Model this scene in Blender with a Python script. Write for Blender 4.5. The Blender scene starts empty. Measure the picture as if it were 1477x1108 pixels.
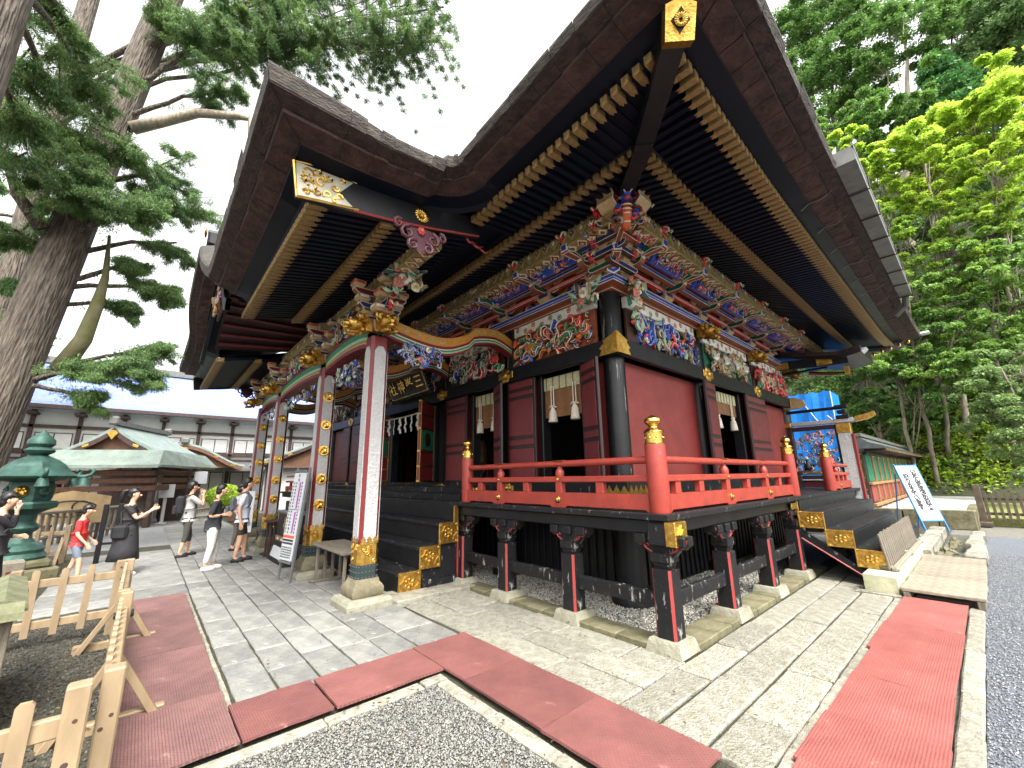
import bpy, math, random
import numpy as np
from mathutils import Vector, Matrix
S = bpy.context.scene
COL = S.collection
R_ = math.radians
# ---------------------------------------------------------------- camera, sky, sun, exposure
cam = bpy.data.cameras.new('camera'); co = bpy.data.objects.new('camera', cam); COL.objects.link(co)
PITCH, ROLL, YAW = 0.225729, -0.0155106, 0.846226
cam.sensor_width = 36; cam.lens = 36*585.77/1477; cam.clip_end = 600; cam.clip_start = .02
_e = Vector((math.cos(YAW), math.sin(YAW), 0)); _n = Vector((-math.sin(YAW), math.cos(YAW), 0)); _u = Vector((0, 0, 1))
FW = _n*math.cos(PITCH)+_u*math.sin(PITCH); UP0 = -_n*math.sin(PITCH)+_u*math.cos(PITCH)
RI = _e*math.cos(ROLL)+UP0*math.sin(ROLL); UP = -_e*math.sin(ROLL)+UP0*math.cos(ROLL)
co.matrix_world = Matrix(((RI.x, UP.x, -FW.x, 0), (RI.y, UP.y, -FW.y, 0), (RI.z, UP.z, -FW.z, 1.7), (0, 0, 0, 1)))
S.camera = co
SUN_EL, SUN_AZ = R_(56), R_(20)          # azimuth: from +x turning to -y
sd = Vector((math.cos(SUN_EL)*math.cos(SUN_AZ), -math.cos(SUN_EL)*math.sin(SUN_AZ), math.sin(SUN_EL)))
W = bpy.data.worlds.new('World'); S.world = W; W.use_nodes = True
nt = W.node_tree; bg = nt.nodes['Background']
sky = nt.nodes.new('ShaderNodeTexSky'); sky.sky_type = 'NISHITA'; sky.sun_disc = False
sky.sun_elevation = SUN_EL; sky.sun_rotation = math.atan2(sd.x, sd.y); sky.dust_density = 6; sky.air_density = 1.2
hs = nt.nodes.new('ShaderNodeHueSaturation'); hs.inputs['Saturation'].default_value = .06
nt.links.new(sky.outputs[0], hs.inputs['Color']); nt.links.new(hs.outputs[0], bg.inputs[0]); bg.inputs[1].default_value = .15
sl = bpy.data.lights.new('sun', 'SUN'); sl.energy = .95; sl.angle = R_(14); sl.color = (1, .95, .87)
so = bpy.data.objects.new('sun', sl); COL.objects.link(so); so.rotation_euler = sd.to_track_quat('Z', 'Y').to_euler(); so.location = (20, -10, 40)
S.view_settings.view_transform = 'Standard'; S.view_settings.look = 'None'; S.view_settings.gamma = 1
S.view_settings.exposure = 2.05
S.render.resolution_x = 1024; S.render.resolution_y = 768
try:
    S.cycles.max_bounces = 7; S.cycles.diffuse_bounces = 4
except Exception: pass
# ---------------------------------------------------------------- helpers
def lin(c): return tuple(((x/255)/12.92 if x/255 <= .04045 else ((x/255+.055)/1.055)**2.4) for x in c)
MATS = {}
def mat(name, c, rough=.6, metal=0, var=.18, sc=6, bump=0, bsc=40, c2=None, spec=.5, st=(1, 1, 1), rand=.0, coat=0, attr=False, trans=0, wear=None):
    if name in MATS: return MATS[name]
    m = bpy.data.materials.new(name); m.use_nodes = True; n = m.node_tree.nodes; l = m.node_tree.links
    b = n['Principled BSDF']; b.inputs['Roughness'].default_value = rough; b.inputs['Metallic'].default_value = metal
    b.inputs['Specular IOR Level'].default_value = spec
    if coat: b.inputs['Coat Weight'].default_value = coat; b.inputs['Coat Roughness'].default_value = .15
    tc = n.new('ShaderNodeTexCoord'); mp = n.new('ShaderNodeMapping'); mp.inputs['Scale'].default_value = st
    l.new(tc.outputs['Object'], mp.inputs[0])
    base = lin(c); sec = lin(c2) if c2 else tuple(x*(1-var*2) for x in base)
    nz = n.new('ShaderNodeTexNoise'); nz.inputs['Scale'].default_value = sc; nz.inputs['Detail'].default_value = 6; nz.inputs['Roughness'].default_value = .62
    l.new(mp.outputs[0], nz.inputs['Vector'])
    cr = n.new('ShaderNodeValToRGB'); cr.color_ramp.elements[0].position = .33; cr.color_ramp.elements[1].position = .68
    l.new(nz.outputs[0], cr.inputs[0])
    mx = n.new('ShaderNodeMix'); mx.data_type = 'RGBA'; l.new(cr.outputs[0], mx.inputs[0])
    mx.inputs[6].default_value = (*sec, 1); mx.inputs[7].default_value = (*base, 1)
    out = mx.outputs[2]
    if attr:
        at = n.new('ShaderNodeAttribute'); at.attribute_name = 'Col'
        mu = n.new('ShaderNodeMix'); mu.data_type = 'RGBA'; mu.blend_type = 'MULTIPLY'; mu.inputs[0].default_value = 1
        l.new(out, mu.inputs[6]); l.new(at.outputs['Color'], mu.inputs[7]); out = mu.outputs[2]
    if rand:
        oi = n.new('ShaderNodeObjectInfo'); mr = n.new('ShaderNodeMapRange'); l.new(oi.outputs['Random'], mr.inputs[0])
        mr.inputs[3].default_value = 1-rand; mr.inputs[4].default_value = 1+rand
        h = n.new('ShaderNodeHueSaturation'); l.new(mr.outputs[0], h.inputs['Value']); l.new(out, h.inputs['Color']); out = h.outputs[0]
    if wear:
        wc, wlo, wsc, wst = wear
        wm = n.new('ShaderNodeMapping'); wm.inputs['Scale'].default_value = wst; l.new(tc.outputs['Object'], wm.inputs[0])
        wn = n.new('ShaderNodeTexNoise'); wn.inputs['Scale'].default_value = wsc; wn.inputs['Detail'].default_value = 8; wn.inputs['Roughness'].default_value = .7; l.new(wm.outputs[0], wn.inputs['Vector'])
        wr = n.new('ShaderNodeValToRGB'); wr.color_ramp.elements[0].position = wlo; wr.color_ramp.elements[1].position = min(1, wlo+.05); l.new(wn.outputs[0], wr.inputs[0])
        w2 = n.new('ShaderNodeMix'); w2.data_type = 'RGBA'; l.new(wr.outputs[0], w2.inputs[0]); l.new(out, w2.inputs[6]); w2.inputs[7].default_value = (*lin(wc), 1); out = w2.outputs[2]
    l.new(out, b.inputs['Base Color'])
    rr = n.new('ShaderNodeMapRange'); l.new(nz.outputs[0], rr.inputs[0]); rr.inputs[3].default_value = min(1, rough*1.25); rr.inputs[4].default_value = rough*.8
    l.new(rr.outputs[0], b.inputs['Roughness'])
    if bump:
        bn = n.new('ShaderNodeTexNoise'); bn.inputs['Scale'].default_value = bsc; bn.inputs['Detail'].default_value = 5; l.new(mp.outputs[0], bn.inputs['Vector'])
        bp = n.new('ShaderNodeBump'); bp.inputs['Strength'].default_value = bump; bp.inputs['Distance'].default_value = .02; l.new(bn.outputs[0], bp.inputs['Height']); l.new(bp.outputs[0], b.inputs['Normal'])
        m['bump'] = bp.name
    if trans:
        tr = n.new('ShaderNodeBsdfTranslucent'); l.new(out, tr.inputs[0]); ms = n.new('ShaderNodeMixShader'); ms.inputs[0].default_value = trans
        l.new(b.outputs[0], ms.inputs[1]); l.new(tr.outputs[0], ms.inputs[2]); l.new(ms.outputs[0], n['Material Output'].inputs[0])
    MATS[name] = m; return m
def pattern(m, kind, sc, strength=.6, st=(1, 1, 1), dist=.01, tint=None):
    """add a procedural relief (voronoi cells / bricks / waves) to a material's normal, optional tint of the base colour"""
    n = m.node_tree.nodes; l = m.node_tree.links; b = n['Principled BSDF']
    tc = n.new('ShaderNodeTexCoord'); mp = n.new('ShaderNodeMapping'); mp.inputs['Scale'].default_value = st; l.new(tc.outputs['Object'], mp.inputs[0])
    if kind == 'vor': t = n.new('ShaderNodeTexVoronoi'); t.inputs['Scale'].default_value = sc; o = t.outputs['Distance']
    elif kind == 'brick':
        t = n.new('ShaderNodeTexBrick'); t.inputs['Scale'].default_value = sc; t.inputs['Color1'].default_value = (1, 1, 1, 1); t.inputs['Color2'].default_value = (.8, .8, .8, 1); t.inputs['Mortar'].default_value = (0, 0, 0, 1); t.inputs['Mortar Size'].default_value = .03; o = t.outputs['Color']
    else: t = n.new('ShaderNodeTexWave'); t.inputs['Scale'].default_value = sc; t.inputs['Distortion'].default_value = .6 if kind == 'wave' else 6; t.inputs['Detail'].default_value = 3; o = t.outputs['Color']
    l.new(mp.outputs[0], t.inputs['Vector'])
    bp = n.new('ShaderNodeBump'); bp.inputs['Strength'].default_value = strength; bp.inputs['Distance'].default_value = dist; l.new(o, bp.inputs['Height'])
    if b.inputs['Normal'].links: l.new(b.inputs['Normal'].links[0].from_socket, bp.inputs['Normal'])
    l.new(bp.outputs[0], b.inputs['Normal'])
    if tint is not None:
        src = b.inputs['Base Color'].links[0].from_socket
        mx = n.new('ShaderNodeMix'); mx.data_type = 'RGBA'; mx.blend_type = 'MULTIPLY'; mx.inputs[0].default_value = tint
        l.new(src, mx.inputs[6]); l.new(o, mx.inputs[7]); l.new(mx.outputs[2], b.inputs['Base Color'])
    return m
def V(*a): return Vector(a)
class MB:
    def __init__(s): s.v = []; s.f = []; s.m = []; s.c = []
    def add(s, vs, fs, mi=0, col=(1, 1, 1)):
        o = len(s.v); s.v += [tuple(v) for v in vs]; s.f += [tuple(i+o for i in f) for f in fs]; s.m += [mi]*len(fs); s.c += [col]*len(fs); return s
    def box(s, c, d, mi=0, col=(1, 1, 1), R=None, bev=0):
        x, y, z = d[0]/2, d[1]/2, d[2]/2; c = Vector(c)
        if bev:
            bev = min(bev, x*.9, y*.9, z*.9); vs = []; idx = {}
            for sx in (-1, 1):
                for sy in (-1, 1):
                    for sz in (-1, 1):
                        for a in range(3):
                            p = [sx*(x-bev), sy*(y-bev), sz*(z-bev)]; p[a] = (sx*x, sy*y, sz*z)[a]; idx[(sx, sy, sz, a)] = len(vs); vs.append(Vector(p))
            fs = []
            for a in range(3):
                b_, c_ = (a+1) % 3, (a+2) % 3
                for sg in (-1, 1):
                    q = []
                    for u, w in ((-1, -1), (1, -1), (1, 1), (-1, 1)):
                        k = [0, 0, 0]; k[a] = sg; k[b_] = u; k[c_] = w; q.append(idx[(*k, a)])
                    fs.append(q if sg > 0 else q[::-1])
                for u in (-1, 1):
                    for w in (-1, 1):
                        k0 = [0, 0, 0]; k0[a] = -1; k0[b_] = u; k0[c_] = w; k1 = list(k0); k1[a] = 1
                        q = [idx[(*k0, b_)], idx[(*k1, b_)], idx[(*k1, c_)], idx[(*k0, c_)]]
                        fs.append(q if u*w > 0 else q[::-1])
            for sx in (-1, 1):
                for sy in (-1, 1):
                    for sz in (-1, 1):
                        q = [idx[(sx, sy, sz, a)] for a in range(3)]; fs.append(q if sx*sy*sz > 0 else q[::-1])
        else:
            vs = [Vector((sx*x, sy*y, sz*z)) for sx in (-1, 1) for sy in (-1, 1) for sz in (-1, 1)]
            fs = [(0, 1, 3, 2), (4, 6, 7, 5), (0, 4, 5, 1), (2, 3, 7, 6), (0, 2, 6, 4), (1, 5, 7, 3)]
        if R is not None: vs = [R @ v for v in vs]
        return s.add([c+v for v in vs], fs, mi, col)
    def b2(s, a, b, mi=0, col=(1, 1, 1), bev=0):
        return s.box([(a[i]+b[i])/2 for i in range(3)], [abs(b[i]-a[i]) for i in range(3)], mi, col, None, bev)
    def ext(s, poly, O, A, B, N, mi=0, col=(1, 1, 1), cap=None, capcol=None, inset=0, edge=None):
        """extrude a polygon; cap faces may have an inset of another colour"""
        O, A, B, N = map(Vector, (O, A, B, N)); n = len(poly)
        v0 = [O+A*a+B*b for a, b in poly]; v1 = [v+N for v in v0]
        s.add(v0+v1, [tuple(range(n-1, -1, -1))]+[(i, (i+1) % n, n+(i+1) % n, n+i) for i in range(n)], mi, col)
        if inset:
            ca = sum(p[0] for p in poly)/n; cb = sum(p[1] for p in poly)/n
            pin = []
            for i in range(n):
                p0, p1, p2 = Vector(poly[i-1]), Vector(poly[i]), Vector(poly[(i+1) % n])
                e1 = (p1-p0).normalized(); e2 = (p2-p1).normalized(); n1 = Vector((-e1.y, e1.x)); n2 = Vector((-e2.y, e2.x)); m = (n1+n2)
                m = m.normalized()/max(.5, m.normalized().dot(n1)) if m.length > 1e-6 else n1
                if POLYAREA(poly) < 0: m = -m
                pin.append(p1+m*inset)
            vi = [O+N+A*a+B*b for a, b in pin]; vi2 = [v-N.normalized()*inset*.35 for v in vi]
            o = len(s.v); s.add(v1+vi, [(i, (i+1) % n, n+(i+1) % n, n+i) for i in range(n)], mi, edge or col)
            s.add(vi+vi2, [(i, (i+1) % n, n+(i+1) % n, n+i) for i in range(n)], mi, capcol or col)
            s.add(vi2, [tuple(range(n))], cap if cap is not None else mi, capcol or col)
        else: s.add(v1, [tuple(range(n))], cap if cap is not None else mi, capcol or col)
        return s
    def tube(s, pts, rad, n=6, mi=0, col=(1, 1, 1), caps=True, flat=1, up=(0, 0, 1)):
        pts = [Vector(p) for p in pts]; k = len(pts)
        if not hasattr(rad, '__len__'): rad = [rad]*k
        vs = []; prev = None
        for i, p in enumerate(pts):
            t = (pts[min(i+1, k-1)]-pts[max(i-1, 0)])
            t = t.normalized() if t.length > 1e-9 else Vector((0, 0, 1))
            if prev is None:
                a = t.cross(Vector(up)); a = a if a.length > .05 else t.cross(Vector((1, 0, 0)))
                a.normalize()
            else:
                a = prev-t*prev.dot(t); a = a.normalized() if a.length > 1e-6 else t.orthogonal().normalized()
            prev = a; b = t.cross(a)
            for j in range(n):
                th = 2*math.pi*j/n; vs.append(p+(a*math.cos(th)+b*math.sin(th)*flat)*rad[i])
        fs = [(i*n+j, i*n+(j+1) % n, (i+1)*n+(j+1) % n, (i+1)*n+j) for i in range(k-1) for j in range(n)]
        if caps: fs += [tuple(range(n-1, -1, -1)), tuple((k-1)*n+j for j in range(n))]
        return s.add(vs, fs, mi, col)
    def lathe(s, prof, c=(0, 0, 0), n=16, mi=0, col=(1, 1, 1), R=None, sq=None):
        """prof: (r,z) rows; sq: polygon sides turned so flats face the axes"""
        c = Vector(c); vs = []; k = len(prof); ph = math.pi/n if sq else 0
        for r, z in prof:
            for j in range(n):
                v = Vector((r*math.cos(2*math.pi*j/n+ph), r*math.sin(2*math.pi*j/n+ph), z)); vs.append(c+(R @ v if R is not None else v))
        fs = [(i*n+j, i*n+(j+1) % n, (i+1)*n+(j+1) % n, (i+1)*n+j) for i in range(k-1) for j in range(n)]
        fs += [tuple(range(n-1, -1, -1)), tuple((k-1)*n+j for j in range(n))]
        return s.add(vs, fs, mi, col)
    def blob(s, c, r, mi=0, col=(1, 1, 1), n=8, m=5, R=None, jit=0, rng=None):
        c = Vector(c); r = (r, r, r) if not hasattr(r, '__len__') else r; vs = []
        for i in range(m+1):
            th = math.pi*i/m
            for j in range(n):
                ph = 2*math.pi*j/n; k = 1+(rng.uniform(-jit, jit) if rng else 0)
                v = Vector((math.sin(th)*math.cos(ph)*r[0]*k, math.sin(th)*math.sin(ph)*r[1]*k, math.cos(th)*r[2]*k)); vs.append(c+(R @ v if R is not None else v))
        return s.add(vs, [(i*n+j, (i+1)*n+j, (i+1)*n+(j+1) % n, i*n+(j+1) % n) for i in range(m) for j in range(n)], mi, col)
    def mesh(s, name, mats, smooth=False):
        me = bpy.data.meshes.new(name); me.from_pydata(s.v, [], s.f)
        for m in (mats if isinstance(mats, (list, tuple)) else [mats]): me.materials.append(m)
        me.polygons.foreach_set('material_index', s.m)
        if any(c != (1, 1, 1) for c in s.c):
            a = me.attributes.new('Col', 'FLOAT_COLOR', 'CORNER'); arr = []
            for f, c in zip(s.f, s.c): arr += [c[0], c[1], c[2], 1.]*len(f)
            a.data.foreach_set('color', arr)
        if smooth is True: me.polygons.foreach_set('use_smooth', [True]*len(s.f))
        me.update()
        if smooth == 'auto':
            me.polygons.foreach_set('use_smooth', [True]*len(s.f)); me.set_sharp_from_angle(angle=R_(38))
        return me
def POLYAREA(p): return sum(p[i-1][0]*p[i][1]-p[i][0]*p[i-1][1] for i in range(len(p)))/2
ORG = {}
def ob(name, me, parent=None, loc=(0, 0, 0), rot=(0, 0, 0), sc=None, **pr):
    o = bpy.data.objects.new(name, me); COL.objects.link(o); l = Vector(loc)
    if parent is not None:
        o.parent = parent
        if parent.name in ORG: ORG[o.name] = l.copy(); l = l-ORG[parent.name]
    o.location = l; o.rotation_euler = rot
    if sc is not None: o.scale = sc if hasattr(sc, '__len__') else (sc,)*3
    for k, v in pr.items(): o[k] = v
    return o
def thing(name, label, cat, loc=(0, 0, 0), rotz=0, group=None, local=False):
    o = ob(name, None, None, loc, (0, 0, rotz), label=label, category=cat); o.empty_display_size = .2
    if group: o['group'] = group
    if not local: ORG[o.name] = Vector(loc)
    return o
def struct(name, me, **k): return ob(name, me, None, kind='structure', **k)
def copy_tree(o, loc=None, rotz=None, label=None, parent=None, sc=None):
    c = o.copy(); COL.objects.link(c); c.parent = parent
    if loc is not None: c.location = loc
    if rotz is not None: c.rotation_euler = (0, 0, rotz)
    if sc is not None: c.scale = (sc,)*3
    if label: c['label'] = label
    for ch in o.children: copy_tree(ch, parent=c)
    return c
def npmesh(name, verts, quads, m, cols=None, tri=False):
    me = bpy.data.meshes.new(name); nv = len(verts); nf = len(quads); k = quads.shape[1]
    me.vertices.add(nv); me.vertices.foreach_set('co', np.ascontiguousarray(verts, dtype=np.float32).ravel())
    me.loops.add(nf*k); me.loops.foreach_set('vertex_index', np.ascontiguousarray(quads, dtype=np.int32).ravel())
    me.polygons.add(nf); me.polygons.foreach_set('loop_start', np.arange(0, nf*k, k, dtype=np.int32))
    me.polygons.foreach_set('loop_total', np.full(nf, k, dtype=np.int32)) if False else None
    me.materials.append(m); me.update(calc_edges=True)
    if cols is not None:
        a = me.attributes.new('Col', 'FLOAT_COLOR', 'CORNER'); c4 = np.ones((nf, k, 4), dtype=np.float32); c4[:, :, :3] = cols[:, None, :]; a.data.foreach_set('color', c4.ravel())
    return me
_tc = {}
def text_mesh(s, size, m, ext=.004, bold=0):
    cu = bpy.data.curves.new('txt', 'FONT'); cu.body = s; cu.size = size; cu.extrude = ext; cu.offset = bold; cu.align_x = 'CENTER'; cu.align_y = 'CENTER'; cu.resolution_u = 3
    o = bpy.data.objects.new('txt', cu); COL.objects.link(o); bpy.context.view_layer.update()
    me = bpy.data.meshes.new_from_object(o.evaluated_get(bpy.context.evaluated_depsgraph_get())); bpy.data.objects.remove(o); bpy.data.curves.remove(cu)
    me.materials.clear(); me.materials.append(m); return me
def ramp(t, *ks):
    for (a, va), (b, vb) in zip(ks, ks[1:]):
        if t <= b: return va+(vb-va)*(max(t, a)-a)/(b-a)
    return ks[-1][1]
# ---------------------------------------------------------------- materials
Mstone = pattern(mat('paving_stone', (130, 129, 122), .72, var=.13, sc=4, bump=.8, bsc=16, rand=.2, c2=(99, 99, 97), wear=((150, 149, 143), .62, 6, (1, 1, 1))), 'vor', 34, .35, dist=.012)
Mstone2 = pattern(mat('granite_slab', (144, 142, 131), .8, var=.13, sc=9, bump=.9, bsc=40, rand=.16, c2=(112, 108, 92), wear=((76, 74, 62), .6, 24, (1, 1, 1))), 'vor', 60, .55, dist=.012)
Mkerb = mat('kerb_stone', (146, 143, 128), .8, var=.15, sc=8, bump=.9, bsc=30, rand=.14, c2=(104, 100, 88))
Mmossy = mat('mossy_stone', (112, 106, 82), .85, sc=5, bump=.6, bsc=24, rand=.12, c2=(74, 72, 46))
Mbase = mat('pale_base_stone', (144, 141, 124), .75, sc=7, bump=.6, bsc=30, rand=.1, c2=(112, 108, 90))
Msoil = mat('dark_soil', (64, 58, 44), .95, sc=9, bump=1, bsc=60, c2=(38, 40, 22))
Mgravel = pattern(mat('gravel', (134, 133, 128), .9, sc=60, bump=.8, bsc=120, c2=(70, 69, 66)), 'vor', 75, 1, dist=.02, tint=.55)
Mroad = pattern(mat('road_gravel', (136, 141, 150), .9, sc=40, bump=.8, bsc=120, c2=(100, 105, 112)), 'vor', 110, 1, dist=.015, tint=.45)
Mpeb = mat('pebble', (205, 204, 198), .8, var=.1, sc=20, attr=True)
Mrubber = pattern(mat('red_rubber', (128, 82, 77), .6, var=.14, sc=2.5, bump=.25, bsc=60, rand=.2, c2=(108, 68, 65), spec=.35, wear=((150, 108, 102), .63, 5, (1, 1, 1))), 'brick', 15, .9, dist=.008, tint=.4)
Mrubber3 = pattern(mat('faded_red_rubber', (128, 93, 88), .6, var=.14, sc=2.5, bump=.25, bsc=60, rand=.14, c2=(104, 76, 73), spec=.35, wear=((150, 122, 116), .63, 5, (1, 1, 1))), 'brick', 15, .9, dist=.008, tint=.35)
Mrubber2 = pattern(mat('red_rubber_ribbed', (142, 82, 76), .6, var=.14, sc=2.2, bump=.25, bsc=60, rand=.12, c2=(124, 68, 63), spec=.35, wear=((168, 112, 104), .62, 4, (1, 1, 1))), 'wave', 18, .3, dist=.005, tint=.06)
Mblack = mat('black_lacquer', (27, 28, 31), .42, var=.3, sc=4, bump=.08, bsc=20, c2=(16, 16, 18), spec=.3)
Mblackw = mat('worn_black_lacquer', (27, 28, 30), .5, sc=5, bump=.25, bsc=30, c2=(22, 22, 24), wear=((136, 134, 128), .6, 9, (1.6, 1.6, .45)), spec=.22)
Mpillar = mat('black_pillar_lacquer', (26, 27, 30), .4, sc=5, bump=.1, bsc=30, c2=(16, 16, 18), wear=((168, 164, 156), .6, 5, (3.4, 3.4, .2)), spec=.35)
Mnavy = mat('dark_rafter_lacquer', (14, 20, 33), .4, var=.25, sc=3, bump=.05, bsc=20, c2=(11, 16, 26), spec=.14)
Mverm = mat('vermilion_paint', (150, 55, 42), .42, var=.1, sc=6, bump=.16, bsc=22, c2=(128, 45, 36), wear=((166, 84, 72), .64, 9, (1, 1, 1)))
Mwall = mat('red_wall_paint', (130, 50, 45), .55, var=.1, sc=3, bump=.08, bsc=14, c2=(116, 43, 39))
Mdoor = mat('maroon_door_paint', (104, 38, 40), .5, var=.12, sc=5, bump=.08, bsc=20)
Mdoorf = mat('dark_door_frame', (48, 24, 26), .45, var=.15, sc=6)
Mredtrim = mat('red_edge_paint', (140, 46, 43), .5, var=.1, sc=8)
Mgold = mat('gilt_metal', (224, 184, 96), .34, 1, var=.14, sc=14, bump=.35, bsc=55, c2=(166, 126, 58))
Mgoldp = mat('gilt_plain', (228, 192, 108), .24, 1, var=.08, sc=12, bump=.12, bsc=40, c2=(190, 146, 62))
Mgoldd = mat('aged_gilt', (176, 146, 96), .48, .55, var=.2, sc=20, bump=.5, bsc=70, c2=(130, 106, 68))
Mpaint = mat('carving_paint', (250, 250, 248), .5, var=.14, sc=16, bump=.2, bsc=60, attr=True)
Mbark = pattern(mat('cypress_bark_thatch', (78, 53, 47), .92, sc=5, bump=1, bsc=22, c2=(40, 28, 27), st=(1, 1, 3)), 'vor', 14, .5, dist=.03)
Mbarkd = mat('dark_bark_thatch', (66, 45, 39), .95, sc=9, bump=1, bsc=30, c2=(30, 23, 22), st=(1, 1, 4))
Mbarke = mat('weathered_thatch_edge', (74, 66, 57), .9, sc=7, bump=1, bsc=24, c2=(34, 30, 27), st=(1, 1, 3))
Mroof = mat('roof_top_thatch', (62, 58, 52), .9, sc=6, bump=.6, bsc=30, c2=(44, 41, 38))
Mwhite = pattern(mat('white_pillar_cover', (172, 171, 169), .7, var=.06, sc=8, rand=0), 'vor', 26, .7, dist=.012, tint=.16)
Mcrim = mat('crimson_post', (112, 30, 32), .45, var=.12, sc=8)
Mteal = mat('dark_teal_metal', (52, 66, 66), .5, .4, sc=10)
Mpine = pattern(mat('new_pine_wood', (148, 128, 98), .65, var=.12, sc=3, rand=.1, c2=(126, 106, 80), st=(3, 3, 1)), 'band', 2.2, .12, dist=.004, tint=.12)
Mold = pattern(mat('weathered_wood', (132, 122, 106), .85, sc=5, bump=.6, bsc=30, rand=.1, c2=(98, 90, 78), st=(6, 6, 1)), 'band', 3, .2, dist=.005, tint=.2)
Mplank = pattern(mat('pale_plank', (146, 138, 121), .8, sc=4, bump=.6, bsc=30, rand=.12, c2=(122, 113, 96), st=(1, 6, 6)), 'band', 3, .2, dist=.005, tint=.15)
Mmosswood = mat('mossy_wood', (108, 108, 80), .9, sc=6, bump=.7, bsc=26, c2=(74, 78, 52))
Mbronze = mat('green_bronze', (62, 98, 86), .55, .35, var=.25, sc=7, bump=.35, bsc=30, c2=(40, 66, 60))
Mcopper = mat('verdigris_copper_roof', (140, 150, 146), .5, .2, sc=3, bump=.25, bsc=20, c2=(112, 130, 122), rand=.1)
Mbluer = mat('reflection_blue_tile_roof', (140, 156, 212), .16, .3, sc=4, bump=.15, bsc=25, c2=(118, 138, 204))  # blue of the roof's reflection put into the base colour
Mplaster = mat('white_plaster', (184, 183, 178), .8, var=.06, sc=3)
Mdkwood = mat('dark_brown_timber', (70, 48, 40), .65, sc=6, bump=.2, bsc=30, c2=(44, 30, 26))
Mgutter = mat('grey_gutter_metal', (112, 112, 108), .5, .4, sc=6, c2=(92, 92, 90))
Mtrunk = mat('cedar_bark', (124, 113, 100), .95, sc=5, bump=1, bsc=9, c2=(60, 50, 42), st=(4, 4, .5))
pattern(Mtrunk, 'vor', 7, .9, st=(3.2, 3.2, .35), dist=.06, tint=.35)
Mtrunkp = mat('pale_tree_bark', (168, 158, 140), .9, sc=5, bump=.6, bsc=12, c2=(116, 104, 88), st=(3, 3, .6))
Mleafd = mat('cedar_needles', (138, 166, 104), .65, var=.3, sc=.9, c2=(92, 124, 82), attr=True, trans=.42)
Mleafm = mat('leaf_green', (128, 164, 88), .6, var=.25, sc=.7, c2=(88, 126, 66), attr=True, trans=.38)
Mleafy = mat('maple_yellow_green', (216, 234, 104), .65, var=.2, sc=.6, c2=(178, 208, 84), attr=True, trans=.6)
Mtarp = mat('blue_tarpaulin', (22, 120, 206), .4, var=.15, sc=5, bump=.3, bsc=5)
Mgreenw = mat('green_panel_paint', (26, 112, 84), .55, sc=5)
Mtan = mat('tan_timber', (150, 112, 72), .65, sc=6)
Msignw = mat('white_sign_board', (186, 188, 190), .5, var=.03, sc=3)
Mblue = mat('blue_sign_frame', (40, 118, 190), .45, var=.06, sc=6)
Mink = mat('black_ink', (28, 28, 32), .6, var=.05, sc=6)
Mpurple = mat('purple_print', (150, 60, 150), .6, var=.05)
Morange = mat('orange_print', (206, 86, 56), .6, var=.05)
Mgrey = mat('grey_metal', (126, 128, 130), .4, .6, var=.08)
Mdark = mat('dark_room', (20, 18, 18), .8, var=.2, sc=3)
Mblind = pattern(mat('bamboo_blind', (128, 88, 52), .75, var=.12, sc=10), 'wave', 60, .4, st=(.02, .02, 1), dist=.004, tint=.2)
Mbrocade = mat('pale_blind_brocade', (190, 182, 148), .8, var=.2, sc=30, c2=(150, 146, 112))
Mcloth = mat('ivory_tassel', (206, 196, 180), .85, var=.12, sc=20)
Mskin = mat('skin', (206, 160, 132), .55, var=.06, sc=10)
Mhair = mat('black_hair', (26, 22, 20), .45, var=.2, sc=40, st=(1, 1, .3))
# ---------------------------------------------------------------- ground
rg = random.Random(11)
def plane(x0, x1, y0, y1, z, m, name, n=1):
    b = MB(); b.add([(x0, y0, z), (x1, y0, z), (x1, y1, z), (x0, y1, z)], [(0, 1, 2, 3)]); return b.mesh(name, m)
struct('ground', plane(-300, 300, -300, 300, -.06, mat('earth', (112, 108, 98), .95, sc=12, bump=.6, bsc=60, c2=(84, 82, 72)), 'ground'))
def slab_mesh(x0, x1, y0, y1, zt, th, m, g=.0075, j=.005, bev=.014, jz=.005, notch=True):
    cx, cy = (x0+x1)/2, (y0+y1)/2; b = MB(); q = []
    per = []
    for (ax, ay), (bx, by) in zip(((x0+g, y0+g), (x1-g, y0+g), (x1-g, y1-g), (x0+g, y1-g)), ((x1-g, y0+g), (x1-g, y1-g), (x0+g, y1-g), (x0+g, y0+g))):
        k = 3 if notch else 1
        for t in range(k):
            u = t/k; per.append((ax+(bx-ax)*u+rg.uniform(-j, j)-cx, ay+(by-ay)*u+rg.uniform(-j, j)-cy))
    n = len(per); a1, a2, a3 = (rg.uniform(-jz, jz) for _ in range(3)); dx, dy = max(.1, x1-x0), max(.1, y1-y0)
    def zz(p): return zt+a1+a2*p[0]/dx+a3*p[1]/dy
    low = [(p[0], p[1], zt-th) for p in per]; mid = [(p[0], p[1], zz(p)-bev*.7+rg.uniform(-.002, 0)) for p in per]
    top = []
    for p in per:
        sx = 1-bev/(abs(dx)/2); sy = 1-bev/(abs(dy)/2); top.append((p[0]*sx, p[1]*sy, zz(p)))
    b.add(low+mid+top, [(i, (i+1) % n, n+(i+1) % n, n+i) for i in range(n)]+[(n+i, n+(i+1) % n, 2*n+(i+1) % n, 2*n+i) for i in range(n)]+[tuple(range(2*n, 3*n))])
    return b.mesh('slab', m), (cx, cy, 0)
def soil(name, x0, x1, y0, y1, z=-.03, m=None): return struct(name, plane(x0, x1, y0, y1, z, m or Msoil, name))
pav = soil('paving', -27, -.95, -1.6, 20, -.022)
ORG[pav.name] = Vector((0, 0, 0))
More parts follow.
